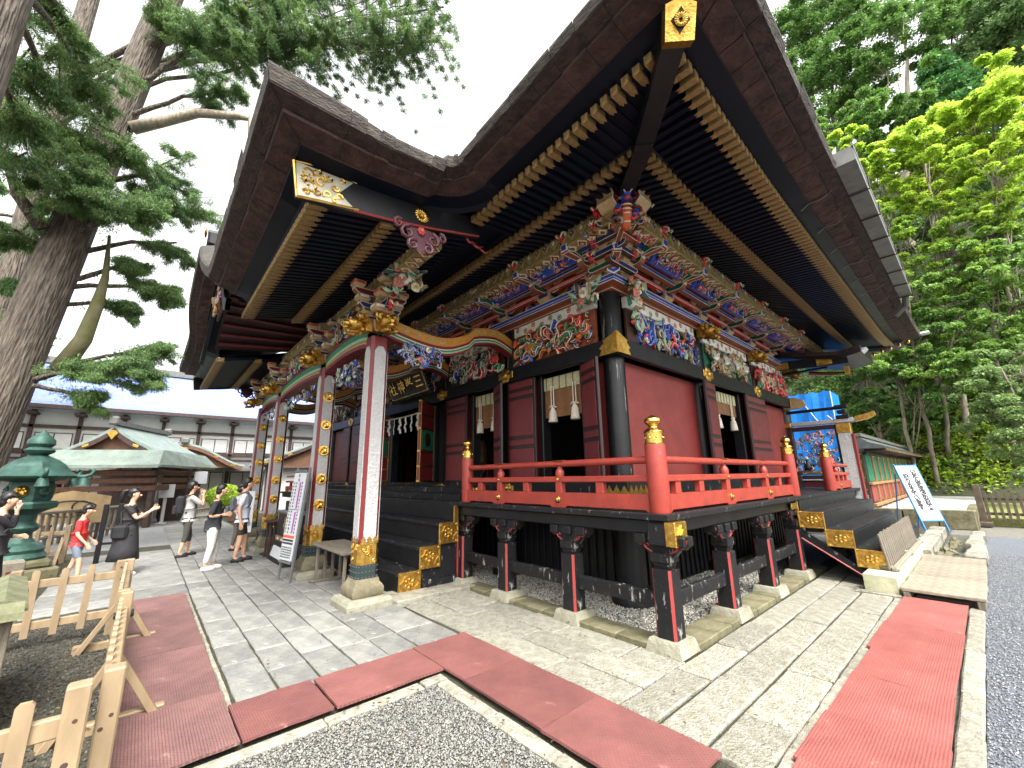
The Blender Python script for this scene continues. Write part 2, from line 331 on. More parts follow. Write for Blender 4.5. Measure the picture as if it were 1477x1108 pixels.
def course(rows, a0, a1, along='x', lo=.45, hi=.85, m=Mstone, skip=None, th=.05, g=.0075):
    for r0, r1 in zip(rows, rows[1:]):
        a = a0-rg.uniform(0, hi*.6)
        while a < a1:
            L = rg.uniform(lo, hi); s0, s1 = max(a, a0), min(a+L, a1)
            if a1-s1 < .18: s1 = a1; a = a1
            else: a += L
            if s1-s0 < .04: continue
            box = (s0, s1, r0, r1) if along == 'x' else (r0, r1, s0, s1)
            if skip and skip((box[0]+box[1])/2, (box[2]+box[3])/2): continue
            me, c = slab_mesh(*box, 0, th, m, g=g); ob('paving_slab', me, pav, c)
under = lambda x, y: (-14.3 < x < -6.3 and y > 3.1)
course([.775, 1.09, 1.42, 1.75, 2.07, 2.39, 2.885], -15.5, -4.15, 'x', .5, .85, Mstone)
course([.775, 1.42, 2.07, 2.885], -26, -15.5, 'x', .9, 1.4, Mstone)
course([2.93, 3.31, 3.66, 4.03], -15.2, -2.16, 'x', .6, 1.1, Mstone2, under)
course([-1.0, -.1, .775], -14.5, -8.6, 'x', .9, 1.3, Mstone)
course([-2.16, -1.84, -1.49, -1.135], 2.93, 14.5, 'y', .7, 1.2, Mstone2, lambda x, y: y > 12.5 and x < -1.5, g=.011)
course([2.93, 3.0], -2.16, -1.135, 'x', 5, 6, Mstone2, lambda x, y: True)
# slim border stones beside the mats
ks = struct('kerb', plane(-3.5, -.3, .2, .25, -.05, Msoil, 'kerb')); ORG[ks.name] = Vector((0, 0, 0))
def kerbrow(x0, x1, y0, y1, lo, hi, m=Mkerb, zt=.012, th=.07, j=.006):
    along = 'x' if x1-x0 > y1-y0 else 'y'; a, e = (x0, x1) if along == 'x' else (y0, y1)
    while a < e-.02:
        L = min(rg.uniform(lo, hi), e-a)
        if e-a-L < .15: L = e-a
        bx = (a, a+L, y0, y1) if along == 'x' else (x0, x1, a, a+L)
        me, c = slab_mesh(*bx, zt, th, m, g=.004, j=j); ob('kerb_stone', me, ks, c); a += L
kerbrow(-3.515, -3.395, .2, 2.215, .75, 1.1); kerbrow(-3.395, -.95, 2.09, 2.215, .6, .95)
kerbrow(-8.5, -4.18, .715, .76, .5, .9, zt=-.004); kerbrow(-4.1, -1.1, 2.895, 2.925, .7, 1.2, zt=.004)
kerbrow(-1.13, -1.05, 2.93, 8.0, .3, .6); kerbrow(-.44, -.3, 2.6, 8.1, .7, 1.3, zt=.0)
# gravel beds
struct('gravel_bed', plane(-3.4, 3, -3, 2.095, -.012, Mgravel, 'gravel_bed'))
struct('road', plane(-.3, 40, -8, 17.0, -.02, Mroad, 'road'))
struct('path', plane(-34, -15.6, -6, .78, -.016, mat('path_gravel', (146, 146, 144), .9, sc=30, bump=.8, bsc=100, c2=(112, 112, 110)), 'path'))
struct('dark_gravel_yard', plane(-15.6, -2.2, -8, .06, -.03, pattern(mat('yard_gravel', (62, 60, 56), .9, sc=30, bump=1, bsc=80, c2=(38, 36, 33)), 'vor', 45, 1, dist=.02, tint=.5), 'yard'))
struct('underfloor_gravel_bed', plane(-17.5, -2.4, 4.2, 14.5, -.005, pattern(mat('pale_gravel', (186, 184, 176), .9, sc=50, bump=.8, bsc=100, c2=(110, 108, 102)), 'vor', 50, 1, dist=.02, tint=.5), 'ufg'))
def pebbles(name, n, area, z, s0, s1, tones, seed, hole=None):
    r = np.random.default_rng(seed); x = r.uniform(area[0], area[1], n); y = r.uniform(area[2], area[3], n)
    if hole is not None: k = hole(x, y); x, y = x[k], y[k]; n = len(x)
    base = np.array([(1, 0, 0), (0, 1, 0), (-1, 0, 0), (0, -1, 0), (0, 0, 1), (0, 0, -1)], dtype=float)
    f = np.array([(0, 1, 4), (1, 2, 4), (2, 3, 4), (3, 0, 4), (1, 0, 5), (2, 1, 5), (3, 2, 5), (0, 3, 5)])
    s = r.uniform(s0, s1, (n, 1, 1))*np.stack([r.uniform(.7, 1.3, n), r.uniform(.6, 1.1, n), r.uniform(.45, .8, n)], 1)[:, None, :]
    v = base[None]*s*r.uniform(.8, 1.2, (n, 6, 1)); a = r.uniform(0, 6.28, n); tl = r.uniform(-.5, .5, n)
    vz = v[..., 2]+v[..., 0]*tl[:, None]; c, d = np.cos(a)[:, None], np.sin(a)[:, None]
    vx = v[..., 0]*c-v[..., 1]*d; vy = v[..., 0]*d+v[..., 1]*c
    P = np.stack([vx+x[:, None], vy+y[:, None], vz+z+r.uniform(0, s0, n)[:, None]], -1).reshape(-1, 3)
    F = (f[None]+(np.arange(n)*6)[:, None, None]).reshape(-1, 3)
    t = np.array([lin(q) for q in tones])[r.integers(0, len(tones), n)]*r.uniform(.75, 1.2, (n, 1)); C = np.repeat(t, 8, 0)
    ob(name, npmesh(name, P, F, Mpeb, C), None, kind='stuff', label='loose '+name.replace('_', ' '), category='gravel')
grey = [(158, 158, 154), (146, 145, 142), (130, 129, 126), (170, 169, 164), (150, 146, 140)]
pebbles('grey_gravel', 26000, (-3.39, -1.0, .3, 2.085), -.008, .006, .0125, grey, 1, lambda x, y: (y > .45) & (y-.3 > -(x+3.4)*.2))
pebbles('pale_pebbles', 22000, (-7.0, -2.42, 4.28, 6.2), 0, .009, .02, [(246, 244, 236), (216, 214, 206), (180, 178, 172), (230, 222, 210), (130, 128, 122)], 2)
pebbles('side_pale_pebbles', 7000, (-3.6, -2.42, 6.2, 9.0), 0, .009, .02, [(246, 244, 236), (216, 214, 206), (180, 178, 172), (130, 128, 122)], 3)
pebbles('blue_grey_gravel', 30000, (-.3, 1.2, 3.5, 13.5), -.016, .005, .011, [(166, 172, 182), (142, 148, 158), (118, 122, 130), (190, 194, 200)], 4, lambda x, y: x < -.3+(y-2)*.13)
pebbles('dark_gravel', 9000, (-8.5, -3.4, -1.4, .05), -.025, .009, .02, [(80, 78, 72), (58, 56, 52), (104, 100, 94)], 5)
# red rubber mats
def red_mat(x0, x1, y0, y1, ribs, label, rz=0, z=.014, m=None):
    b = MB(); w, d = x1-x0, y1-y0; n = 6; vs = []
    fx = [(-.5+i/n) for i in range(n+1)]; hz = [rg.uniform(-.002, .004) for _ in range((n+1)**2)]
    for k, zz in ((0, 0), (1, 1)):
        for i in range(n+1):
            for j in range(n+1): vs.append((fx[i]*w, fx[j]*d, (.009 if zz else -.009)+hz[i*(n+1)+j]))
    N = n+1; fs = []
    for i in range(n):
        for j in range(n):
            a = i*N+j; fs += [(a, a+1, a+N+1, a+N), (a+N*N, a+N+N*N, a+N+1+N*N, a+1+N*N)]
    for i in range(n):
        for a, c in ((i, i+1), ((i+1)*N-1+0, (i+2)*N-1)):
            pass
        e = [(i, i+1), (n*N+i+1, n*N+i), ((i+1)*N, i*N), (i*N+n, (i+1)*N+n)]
        fs += [(p, q, q+N*N, p+N*N) for p, q in e]
    b.add(vs, fs); o = ob('rubber_mat', b.mesh('rubber_mat', m or (Mrubber2 if ribs else Mrubber)), None, ((x0+x1)/2, (y0+y1)/2, z+.012), (0, 0, rz), label=label, category='mat', group='red rubber mats on the paving'); return o
LA = 'dull red rubber mat beside the pine pickets, %s from the visitors end of the strip'
for kk, (x0, x1) in enumerate(((-8.53, -7.61), (-7.6, -6.7), (-6.69, -5.79), (-5.775, -4.9), (-4.95, -4.4))): red_mat(x0, x1, .085+rg.uniform(-.01, .01), .70, False, LA % ('first', 'second', 'third', 'fourth', 'fifth')[kk], rg.uniform(-.012, .012), m=Mrubber3)
red_mat(-4.43, -3.53, .07, .70, False, 'red rubber mat where the fence strip turns toward the shrine', .004, .018, Mrubber3)
red_mat(-4.14, -3.545, .715, 1.30, False, 'short red rubber mat between the fence strip and a gap showing dark ground', .012)
red_mat(-4.13, -3.53, 1.325, 2.25, False, 'red rubber mat alongside the gravel bed, leading to the corner mat', -.004)
red_mat(-4.13, -3.225, 2.262, 2.89, False, 'smooth bright red rubber corner mat in front of the stair column', 0)
red_mat(-3.22, -2.30, 2.25, 2.885, False, 'red rubber mat next to the bright corner mat, in front of the veranda')
red_mat(-2.295, -1.37, 2.24, 2.88, False, 'red rubber mat with brick-like relief in front of the veranda corner')
for kk, (y0, y1, lb) in enumerate(((2.2, 3.16, 'ribbed red rubber mat where the front strip meets the road strip'), (3.15, 3.9, None), (3.88, 4.78, None), (4.76, 5.55, None), (5.54, 6.6, None), (6.6, 8.0, 'ribbed red rubber mat reaching the pale wooden platform by the side stairs'))):
    red_mat(-1.045+rg.uniform(-.02, .01), -.44+rg.uniform(-.01, .01), y0, y1, True, lb or 'ribbed light red rubber mat beside the gravel road, %s from the wooden platform' % ('', 'fifth', 'fourth', 'third', 'second', '')[kk], rg.uniform(-.01, .01), .016 if y0 > 3.5 else .02)

# fallen leaves and grit
fr_ = np.random.default_rng(21); nl = 700
lx = np.concatenate([fr_.normal(-.38, .12, 260), fr_.uniform(-8, -3.5, 240), fr_.uniform(-6, -1, 200)]); ly = np.concatenate([fr_.uniform(8, 18, 260), fr_.normal(.05, .35, 240), fr_.uniform(1, 4, 200)])
a = fr_.uniform(0, 6.28, nl); sz = fr_.uniform(.008, .024, nl); c_, s_ = np.cos(a)*sz, np.sin(a)*sz
P = np.stack([np.stack([lx-c_, ly-s_, np.full(nl, .03)], -1), np.stack([lx+s_*.5, ly-c_*.5, np.full(nl, .036)], -1), np.stack([lx+c_, ly+s_, np.full(nl, .032)], -1), np.stack([lx-s_*.5, ly+c_*.5, np.full(nl, .034)], -1)], 1).reshape(-1, 3)
tn = np.array([lin(q) for q in ((120, 92, 58), (96, 74, 48), (140, 116, 70), (84, 78, 46))])[fr_.integers(0, 4, nl)]
ob('fallen_leaves', npmesh('fallen_leaves', P, np.arange(nl*4).reshape(nl, 4), Mpeb, tn), None, kind='stuff', label='small dry leaves scattered over the paving and gravel edges', category='leaves')
# ---------------------------------------------------------------- shrine hall
XC, YW, XM = -3.67, 5.47, -10.3
PX = [-3.67, -6.07, -8.47, -12.13, -14.53, -16.93]; PY = [5.47, 8.4, 11.25, 14.1]
ZF = 1.30
HALL = thing('shrine_hall', 'black, red and gold shrine hall with painted carvings and sweeping thatched eaves', 'shrine', (XM, 9.8, 0))
def part(name, b, m, smooth=False, parent=HALL, loc=(0, 0, 0), rot=(0, 0, 0), **k):
    return ob(name, b.mesh(name, m, smooth) if isinstance(b, MB) else b, parent, loc, rot, **k)
def bxm(d, m, bev=.01, name='box'):
    return MB().box((0, 0, 0), d, bev=bev).mesh(name, m)
def beam(name, a, b, m, bev=.012, parent=HALL, **k):
    c = [(a[i]+b[i])/2 for i in range(3)]; return ob(name, bxm([abs(b[i]-a[i]) for i in range(3)], m, bev, name), parent, c, **k)
C_ = {k: lin(v) for k, v in dict(cream=(232, 220, 190), white=(242, 240, 232), red=(214, 58, 56), dkred=(120, 28, 36), blue=(46, 76, 178), dblue=(30, 46, 116), lblue=(120, 150, 214), green=(40, 126, 92), dgreen=(24, 84, 62), lgreen=(164, 196, 158), ochre=(200, 138, 52), brown=(146, 80, 54), pink=(214, 126, 124), gold=(206, 160, 66), grey=(150, 142, 130), orange=(206, 98, 50), black=(24, 22, 24), tan=(192, 162, 118), dkbrown=(70, 44, 32), olive=(142, 126, 78)).items()}
# --- pillars and walls
def pillar(x, y, z0=1.3, z1=4.72, r=.17):
    b = MB(); b.lathe([(r, z0), (r, z1-.05), (r*.93, z1)], (0, 0, 0), 20); part('pillar', b, Mpillar, 'auto', loc=(x, y, 0))
for x in PX: pillar(x, YW)
for y in PY[1:]: pillar(XC, y)
for y in PY[1:]: pillar(PX[-1], y)
# stone bases and dark room behind the openings
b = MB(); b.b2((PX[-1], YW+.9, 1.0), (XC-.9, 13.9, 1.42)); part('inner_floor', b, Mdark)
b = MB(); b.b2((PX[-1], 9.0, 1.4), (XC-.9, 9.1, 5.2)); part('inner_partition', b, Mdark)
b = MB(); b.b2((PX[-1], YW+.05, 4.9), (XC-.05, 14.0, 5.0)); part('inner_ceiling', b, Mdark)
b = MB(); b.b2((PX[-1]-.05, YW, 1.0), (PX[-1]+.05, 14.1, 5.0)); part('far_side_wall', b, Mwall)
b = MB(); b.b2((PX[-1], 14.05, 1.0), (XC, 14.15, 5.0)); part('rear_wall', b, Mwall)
# skirt under the floor
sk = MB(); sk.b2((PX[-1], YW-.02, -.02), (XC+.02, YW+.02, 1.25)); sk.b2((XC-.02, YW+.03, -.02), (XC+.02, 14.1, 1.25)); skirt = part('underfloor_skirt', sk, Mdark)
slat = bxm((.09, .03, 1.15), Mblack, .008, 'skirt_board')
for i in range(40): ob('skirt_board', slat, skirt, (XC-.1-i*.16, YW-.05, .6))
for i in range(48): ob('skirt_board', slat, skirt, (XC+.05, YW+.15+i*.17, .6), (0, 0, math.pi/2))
# wall panels
def wallx(x0, x1, z0=1.62, z1=3.55, m=Mwall, name='wall_panel', y=YW): beam(name, (x0, y-.03, z0), (x1, y+.03, z1), m, .006)
def wally(y0, y1, z0=1.62, z1=3.55, m=Mwall, name='wall_panel'): beam(name, (XC-.03, y0, z0), (XC+.03, y1, z1), m, .006)
wally(5.6, 8.25); wally(11.4, 13.95); wally(10.4, 11.1)
wallx(-4.15, -3.8)
for (x0, x1) in ((-5.95, -5.3), (-8.35, -7.5)): wallx(x0, x1, m=Mdoor)
wallx(-14.4, -13.6, m=Mdoor); wallx(-16.8, -15.6, m=Mdoor); wallx(-8.95, -8.6, m=Mblack); wallx(-12.0, -11.55, m=Mblack); wallx(-13.0, -12.25, m=Mdoor); wallx(-15.3, -14.7, m=Mdoor)
# base rail and nageshi beams
def rail_pair(z0, z1, out, m, name):
    beam(name, (PX[-1]-.2, YW-out, z0), (XC+out, YW-out+.09, z1), m); beam(name, (XC+out-.09, YW-out+.1, z0), (XC+out, 14.2, z1), m)
rail_pair(1.3, 1.62, .25, Mblackw, 'ground_sill'); rail_pair(3.55, 3.83, .26, Mblack, 'tie_beam')
# door openings: jambs
for x in (-4.18, -5.25, -6.42, -7.42, -9.05, -11.5, -13.1, -13.55, -15.4): beam('door_jamb', (x-.045, YW-.12, 1.6), (x+.045, YW+.1, 3.56), Mblack)
for y in (8.68, 10.36): beam('door_jamb', (XC-.1, y-.05, 1.6), (XC+.12, y+.05, 3.56), Mblack)
def door_leaf(w, h, loc, rz, trim=Mdoorf, pan=Mdoor, splits=(.0, .33, .42, .82, .9, 1.0)):
    o = ob('door_leaf', bxm((w, .05, h), trim, .006, 'door_leaf'), HALL, loc, (0, 0, rz)); del ORG[o.name]
    for a, c in zip(splits, splits[1:]):
        z0, z1 = -h/2+a*h+.035, -h/2+c*h-.035
        for s in (-1, 1): ob('door_panel', bxm((w-.12, .012, max(.03, z1-z0)), pan, .004, 'door_panel'), o, (0, s*.029, (z0+z1)/2))
    return o
HZ, HC = 1.92, 1.62+.96
door_leaf(.56, HZ, (-3.96, YW-.29, HC), -.42); door_leaf(.78, HZ, (-5.66, YW-.22, HC), 0)
door_leaf(.54, HZ, (-6.27, YW-.31, HC), -.42); door_leaf(.85, HZ, (-7.92, YW-.2, HC), 0)
door_leaf(.62, HZ, (XC+.27, 8.38, HC), math.pi/2+.1); door_leaf(1.3, HZ, (XC+.24, 11.03, HC), math.pi/2)
door_leaf(.8, HZ, (-14.05, YW-.2, HC), 0); door_leaf(.8, HZ, (-12.68, YW-.2, HC), 0); door_leaf(.7, HZ, (-15.0, YW-.2, HC), 0)
# gilded main door leaves
for x, yy0, lw, rzz in ((-8.78, YW-.5, .8, .65), (-11.5, YW-.6, .8, 0)):
    o = ob('main_door_leaf', bxm((.07, lw, HZ), Mcrim, .006), HALL, (x, yy0, HC), (0, 0, rzz)); del ORG[o.name]
    for z in (-.93, -.6, -.25, .28, .62, .93): ob('gilt_strap', bxm((.085, lw+.01, .045), Mgold, .006), o, (0, 0, z))
    ob('green_panel', bxm((.084, lw-.12, .46), Mgreenw, .004), o, (0, 0, .02))
    cr = MB(); cr.lathe([(.0, -.012), (.16, -.012), (.17, 0), (.12, .012), (0, .016)], n=20, R=Matrix.Rotation(math.pi/2, 3, 'Y')); ob('gilt_crest', cr.mesh('crest', Mgoldp, 'auto'), o, (.045, 0, .02)); ob('gilt_crest', cr.mesh('crest', Mgoldp, 'auto'), o, (-.045, 0, .02))
    for yy in (-lw/2+.01, lw/2-.01): ob('gilt_edge', bxm((.078, .016, HZ), Mgold, .004), o, (0, yy, 0))
# rosettes on the beam
ro = MB(); Rx = Matrix.Rotation(-math.pi/2, 3, 'X')
for k in range(6):
    a = k*math.pi/3; ro.blob((math.cos(a)*.085, 0, math.sin(a)*.085), (.075, .018, .075), n=8, m=4)
ro.lathe([(.06, 0), (.06, .03), (.035, .05), (0, .055)], n=10, R=Matrix.Rotation(math.pi/2, 3, 'X'))
ro.box((.16, 0, 0), (.12, .012, .14), bev=.005); ro.box((-.16, 0, 0), (.12, .012, .14), bev=.005)
rom = ro.mesh('rosette', Mgold, 'auto')
for x in PX[1:]: ob('gilt_rosette', rom, HALL, (x, YW-.275, 3.7))
for y in PY[1:]: ob('gilt_rosette', rom, HALL, (XC+.275, y, 3.7), (0, 0, math.pi/2))
for x in PX[1:]: ob('sill_gilt_fitting', rom, HALL, (x, YW-.262, 1.5), sc=(.8, 1, .7))
# corner strap (pointed)
cs = MB()
pl = [(-.0, -.145), (.34, -.145), (.29, -.06), (.34, -.02), (.24, .05), (.27, .09), (.12, .15), (.0, .2)]
cs.ext([(-a, z) for a, z in pl][::-1], (XC+.272, YW-.272, 3.71), (1, 0, 0), (0, 0, 1), (0, -.012, 0)); cs.ext(pl, (XC+.272, YW-.272, 3.71), (0, 1, 0), (0, 0, 1), (.012, 0, 0))
part('gilt_corner_strap', cs, Mgold)
cs = MB()
for i in range(4):
    q = [(i*.13, -.12), (i*.13+.13, -.12), (i*.13+.13, .0), (i*.13+.065, .1), (i*.13, 0)]
    cs.ext([(-a, z) for a, z in q][::-1], (XC+.262, YW-.262, 1.46), (1, 0, 0), (0, 0, 1), (0, -.01, 0)); cs.ext(q, (XC+.262, YW-.262, 1.46), (0, 1, 0), (0, 0, 1), (.01, 0, 0))
part('gilt_sill_band', cs, Mgold)
# --- veranda
VX, VY = -2.2, 4.03   # outer floor edge
fl = beam('veranda_floor', (-16.4-2.0, VY+.12, 1.235), (VX-.12, YW, 1.295), Mblackw, .004)
ORG[fl.name] = Vector((0, 0, 0)) if False else ORG[fl.name]
beam('veranda_floor', (XC, YW+.01, 1.235), (VX-.12, 14.0, 1.295), Mblackw, .004)
for i in range(12):  # edge boards, end-grain worn
    x1 = VX-.0-i*1.35; x0 = max(x1-1.345, -18.4)
    if x1 > -18: beam('veranda_edge_board', (x0, VY, 1.237), (x1, VY+.118, 1.302+rg.uniform(-.002, .002)), Mblackw, .008)
for i in range(8): beam('veranda_edge_board', (VX-.118, VY+.122+i*1.24, 1.237), (VX, VY+.117+(i+1)*1.24, 1.302+rg.uniform(-.002, .002)), Mblackw, .008)
beam('veranda_beam', (-18.3, 4.1, 1.09), (-2.27, 4.24, 1.233), Mblack); beam('veranda_beam', (-2.45, 4.25, 1.09), (-2.3, 13.9, 1.233), Mblack)
# gilt beam end at the corner
b = MB(); b.box((0, 0, 0), (.12, .25, .24), bev=.008); b.ext([(0, -.09), (.09, 0), (0, .09), (-.09, 0)], (.06, 0, 0), (0, 1, 0), (0, 0, 1), (.012, 0, 0)); b.ext([(0, -.05), (.05, 0), (0, .05), (-.05, 0)], (.072, 0, 0), (0, 1, 0), (0, 0, 1), (.012, 0, 0)); part('gilt_beam_end', b, Mgold, loc=(-2.2, 4.16, 1.11))
b = MB(); b.box((0, 0, 0), (.2, .23, .22), bev=.01); part('corner_beam', b, Mblackw, loc=(-2.36, 4.16, 1.1))
# under-floor posts with stone base, red stripes and bracket
def chprof(w, c): h = w/2; return [(-h+c, -h), (h-c, -h), (h, -h+c), (h, h-c), (h-c, h), (-h+c, h), (-h, h-c), (-h, -h+c)]
pm = MB(); pr = chprof(.215, .024); n8 = 8
for (z0, z1) in ((0, .64),):
    pm.add([(a, c, z0) for a, c in pr]+[(a, c, z1) for a, c in pr], [(i, (i+1) % 8, 8+(i+1) % 8, 8+i) for i in range(8)]+[tuple(range(8, 16))])
pm.m = [1 if i < 8 and i % 2 == 1 else 0 for i in range(9)]
postm = pm.mesh('floor_post', [Mblackw, Mredtrim])
bs = MB(); bs.add([(sx*a, sy*a, z) for z, a in ((0, .19), (.1, .165), (.12, .155)) for sx, sy in ((-1, -1), (1, -1), (1, 1), (-1, 1))], [(i*4+j, i*4+(j+1) % 4, i*4+4+(j+1) % 4, i*4+4+j) for i in range(2) for j in range(4)]+[(8, 9, 10, 11)]); basem = bs.mesh('post_base', Mbase)
def fbracket():
    q = MB(); q.lathe([(.105, 0), (.12, .05), (.145, .07), (.145, .15), (.15, .16)], n=4, sq=1, c=(0, 0, .0))
    arm = [(-.3, .33), (-.3, .25), (-.24, .2), (-.2, .21), (-.13, .12), (.13, .12), (.2, .21), (.24, .2), (.3, .25), (.3, .33)]
    q.ext(arm[::-1], (0, .055, 0), (1, 0, 0), (0, 0, 1), (0, -.11, 0))
    for s in (-.22, 0, .22): q.box((s, 0, .28), (.13, .2, .1), bev=.012)
    lp = [(-.29, .3), (-.27, .24), (-.235, .215), (-.2, .23), (-.17, .19), (-.12, .165), (-.08, .15)]
    for sg in (-1, 1):
        for yy in (-.058, .058): q.tube([(sg*a, yy, z) for a, z in lp], .009, 5, 1)
        sw = [(sg*(-.16+.03*math.cos(t)*(1-t/8)), -.06, .215+.025*math.sin(t)*(1-t/8)) for t in [k*.7 for k in range(9)]]; q.tube(sw, .006, 4, 1)
    return q.mesh('floor_bracket', [Mblackw, Mredtrim])
fbm = fbracket()
for (x, y, rz) in ((-2.36, 4.17, 0), (-3.62, 4.17, 0), (-4.88, 4.17, 0), (-2.36, 5.62, math.pi/2), (-2.36, 7.05, math.pi/2), (-2.36, 8.48, math.pi/2), (-2.36, 11.3, math.pi/2), (-16.2, 4.17, 0), (-15.0, 4.17, 0)):
    ob('floor_post', postm, HALL, (x, y, .12)); ob('post_base_stone', basem, HALL, (x, y, 0)); ob('floor_bracket', fbm, HALL, (x, y, .76), (0, 0, rz))
ob('floor_post', postm, HALL, (-5.98, 4.17, .12)); ob('post_base_stone', basem, HALL, (-5.98, 4.17, 0)); ob('floor_bracket', fbm, HALL, (-5.98, 4.2, .76))
beam('floor_tie', (-5.9, 4.13, .37), (-2.45, 4.21, .52), Mblackw, .012); beam('floor_tie', (-2.4, 4.25, .37), (-2.32, 5.52, .52), Mblackw, .012)
for y0, y1 in ((5.73, 6.95), (7.16, 8.38)): beam('floor_tie', (-2.4, y0, .39), (-2.32, y1, .53), Mblackw, .012)
# plinth stones
pls = part('plinth_course', MB().b2((-5.85, 4.05, -.02), (-5.8, 4.1, .03)), Mmossy)
a = -5.8
while a < -2.2:
    L = rg.uniform(.5, .8); me, c = slab_mesh(a, min(a+L, -2.18), 4.03, 4.36, .045, .08, Mmossy); ob('plinth_stone', me, pls, c); a += L
a = 4.37
while a < 9.5:
    L = rg.uniform(.6, .95); me, c = slab_mesh(-2.53, -2.18, a, min(a+L, 9.5), .045, .08, Mmossy); ob('plinth_stone', me, pls, c); a += L
# big pillar bases glimpsed under the floor
for x, y in ((-3.67, 5.47), (-6.07, 5.47), (-3.67, 8.4)):
    b = MB(); b.lathe([(.3, 0), (.3, .12), (.24, .2), (.2, .22), (.2, 1.2)], n=16); part('underfloor_pillar', b, Mblack, 'auto', loc=(x+(.18 if x > -4 else 0), y-(.2 if x > -4 else .25), 0))
# --- railing
def newel(parent, x, y, h=.73, r=.105, sc=1):
    b = MB(); b.lathe([(r*.98, 0), (r*1.02, .02), (r, h-.02), (r*.97, h)], n=24); o = ob('newel_post', b.mesh('newel_post', Mverm, 'auto'), parent, (x, y, ZF))
    f = MB(); k = r/.105
    f.lathe([(.1*k, 0), (.104*k, .012), (.094*k, .02), (.094*k, .13), (.104*k, .14), (.098*k, .155), (.07*k, .18), (.05*k, .19), (.045*k, .205), (.052*k, .22), (.075*k, .235), (.088*k, .262), (.08*k, .29), (.05*k, .312), (.02*k, .325), (.008*k, .345)], n=24)
    for j in range(8):
        a = j*math.pi/4; f.blob((math.cos(a)*.095*k, math.sin(a)*.095*k, .075), .014, n=6, m=4)
    ob('gilt_finial', f.mesh('gilt_finial', Mgoldp, 'auto'), parent, (x, y, ZF+h))
def railing(p0, p1, ends, posts, half):
    L = Vector((p1[0]-p0[0], p1[1]-p0[1], 0)); ln = L.length; rz = math.atan2(L.y, L.x); mid = Vector(((p0[0]+p1[0])/2, (p0[1]+p1[1])/2, 0))
    b = MB()
    # bottom rail with cut-outs
    poly = [(-ln/2, 0), (-ln/2, .19), (ln/2, .19), (ln/2, 0)]
    segs = sorted(posts); bot = []
    cuts = []; prev = -ln/2
    for c in segs+[ln/2]:
        a0, a1 = prev+.12, c-.12
        if a1-a0 > .2: cuts.append((a0, a1))
        prev = c
    lowp = [(-ln/2, 0)]
    for a0, a1 in cuts: lowp += [(a0, 0), (a0+.03, .025), (a1-.03, .025), (a1, 0)]
    lowp += [(ln/2, 0), (ln/2, .19), (-ln/2, .19)]
    b.ext(lowp, (0, .055, 0), (1, 0, 0), (0, 0, 1), (0, -.11, 0))
    o = ob('railing', b.mesh('railing', Mverm), HALL, mid+Vector((0, 0, ZF+.003)), (0, 0, rz)); del ORG[o.name]
    ob('middle_rail', bxm((ln, .1, .075), Mverm, .01), o, (0, 0, .36))
    t = MB(); t.tube([(-ln/2, 0, 0), (ln/2, 0, 0)], .042, 12); ob('top_rail', t.mesh('top_rail', Mverm, 'auto'), o, (0, 0, .565))
    pmesh = bxm((.1, .085, .35), Mverm, .01)
    capm = MB(); capm.lathe([(.055, 0), (.06, .03), (.06, .07), (.045, .1), (.032, .115), (.032, .14), (.06, .16), (.06, .175)], n=12); capm = capm.mesh('cap', Mverm, 'auto')
    bo = MB(); bo.lathe([(.045, 0), (.045, .008), (.03, .016), (.028, .026), (.012, .034), (.004, .036)], n=14, R=Matrix.Rotation(math.pi/2, 3, 'X')); bo = bo.mesh('boss', Mgoldp, 'auto')
    for c in posts:
        ob('rail_post', bxm((.11, .09, .24), Mverm, .01), o, (c, 0, .27)); ob('post_cap', capm, o, (c, 0, .39))
        for s, rz2 in ((-1, 0), (1, math.pi)):
            ob('gilt_boss', bo, o, (c, s*.056, .1), (0, 0, rz2)); ob('gilt_boss', bo, o, (c, s*.052, .36), (0, 0, rz2), sc=.55)
        ob('gilt_saddle', bxm((.2, .09, .006), Mgold, .002), o, (c, 0, .607))
    for c in half: ob('rail_strut', bxm((.115, .08, .14), Mverm, .008), o, (c, 0, .255))
    return o
F1 = railing((-5.95, 4.22), (-2.38, 4.22), None, [-.9, .35], [-1.4, -.3, 1.02]); newel(F1 if False else HALL, -5.98, 4.22, r=.095); newel(HALL, -2.38, 4.22, r=.112)
S1 = railing((-2.38, 4.24), (-2.38, 8.86), None, [-.55, 1.0], [-1.35, .2, 1.65, -1.95]); newel(HALL, -2.36, 8.88, r=.1)
newel(HALL, -2.36, 11.65, r=.105); railing((-2.38, 11.7), (-2.38, 13.75), None, [-.2], [-.6, .3, .7])
railing((-18.2, 4.22), (-14.65, 4.22), None, [-.6, .6], [-1.2, 0, 1.2]); newel(HALL, -14.6, 4.22)
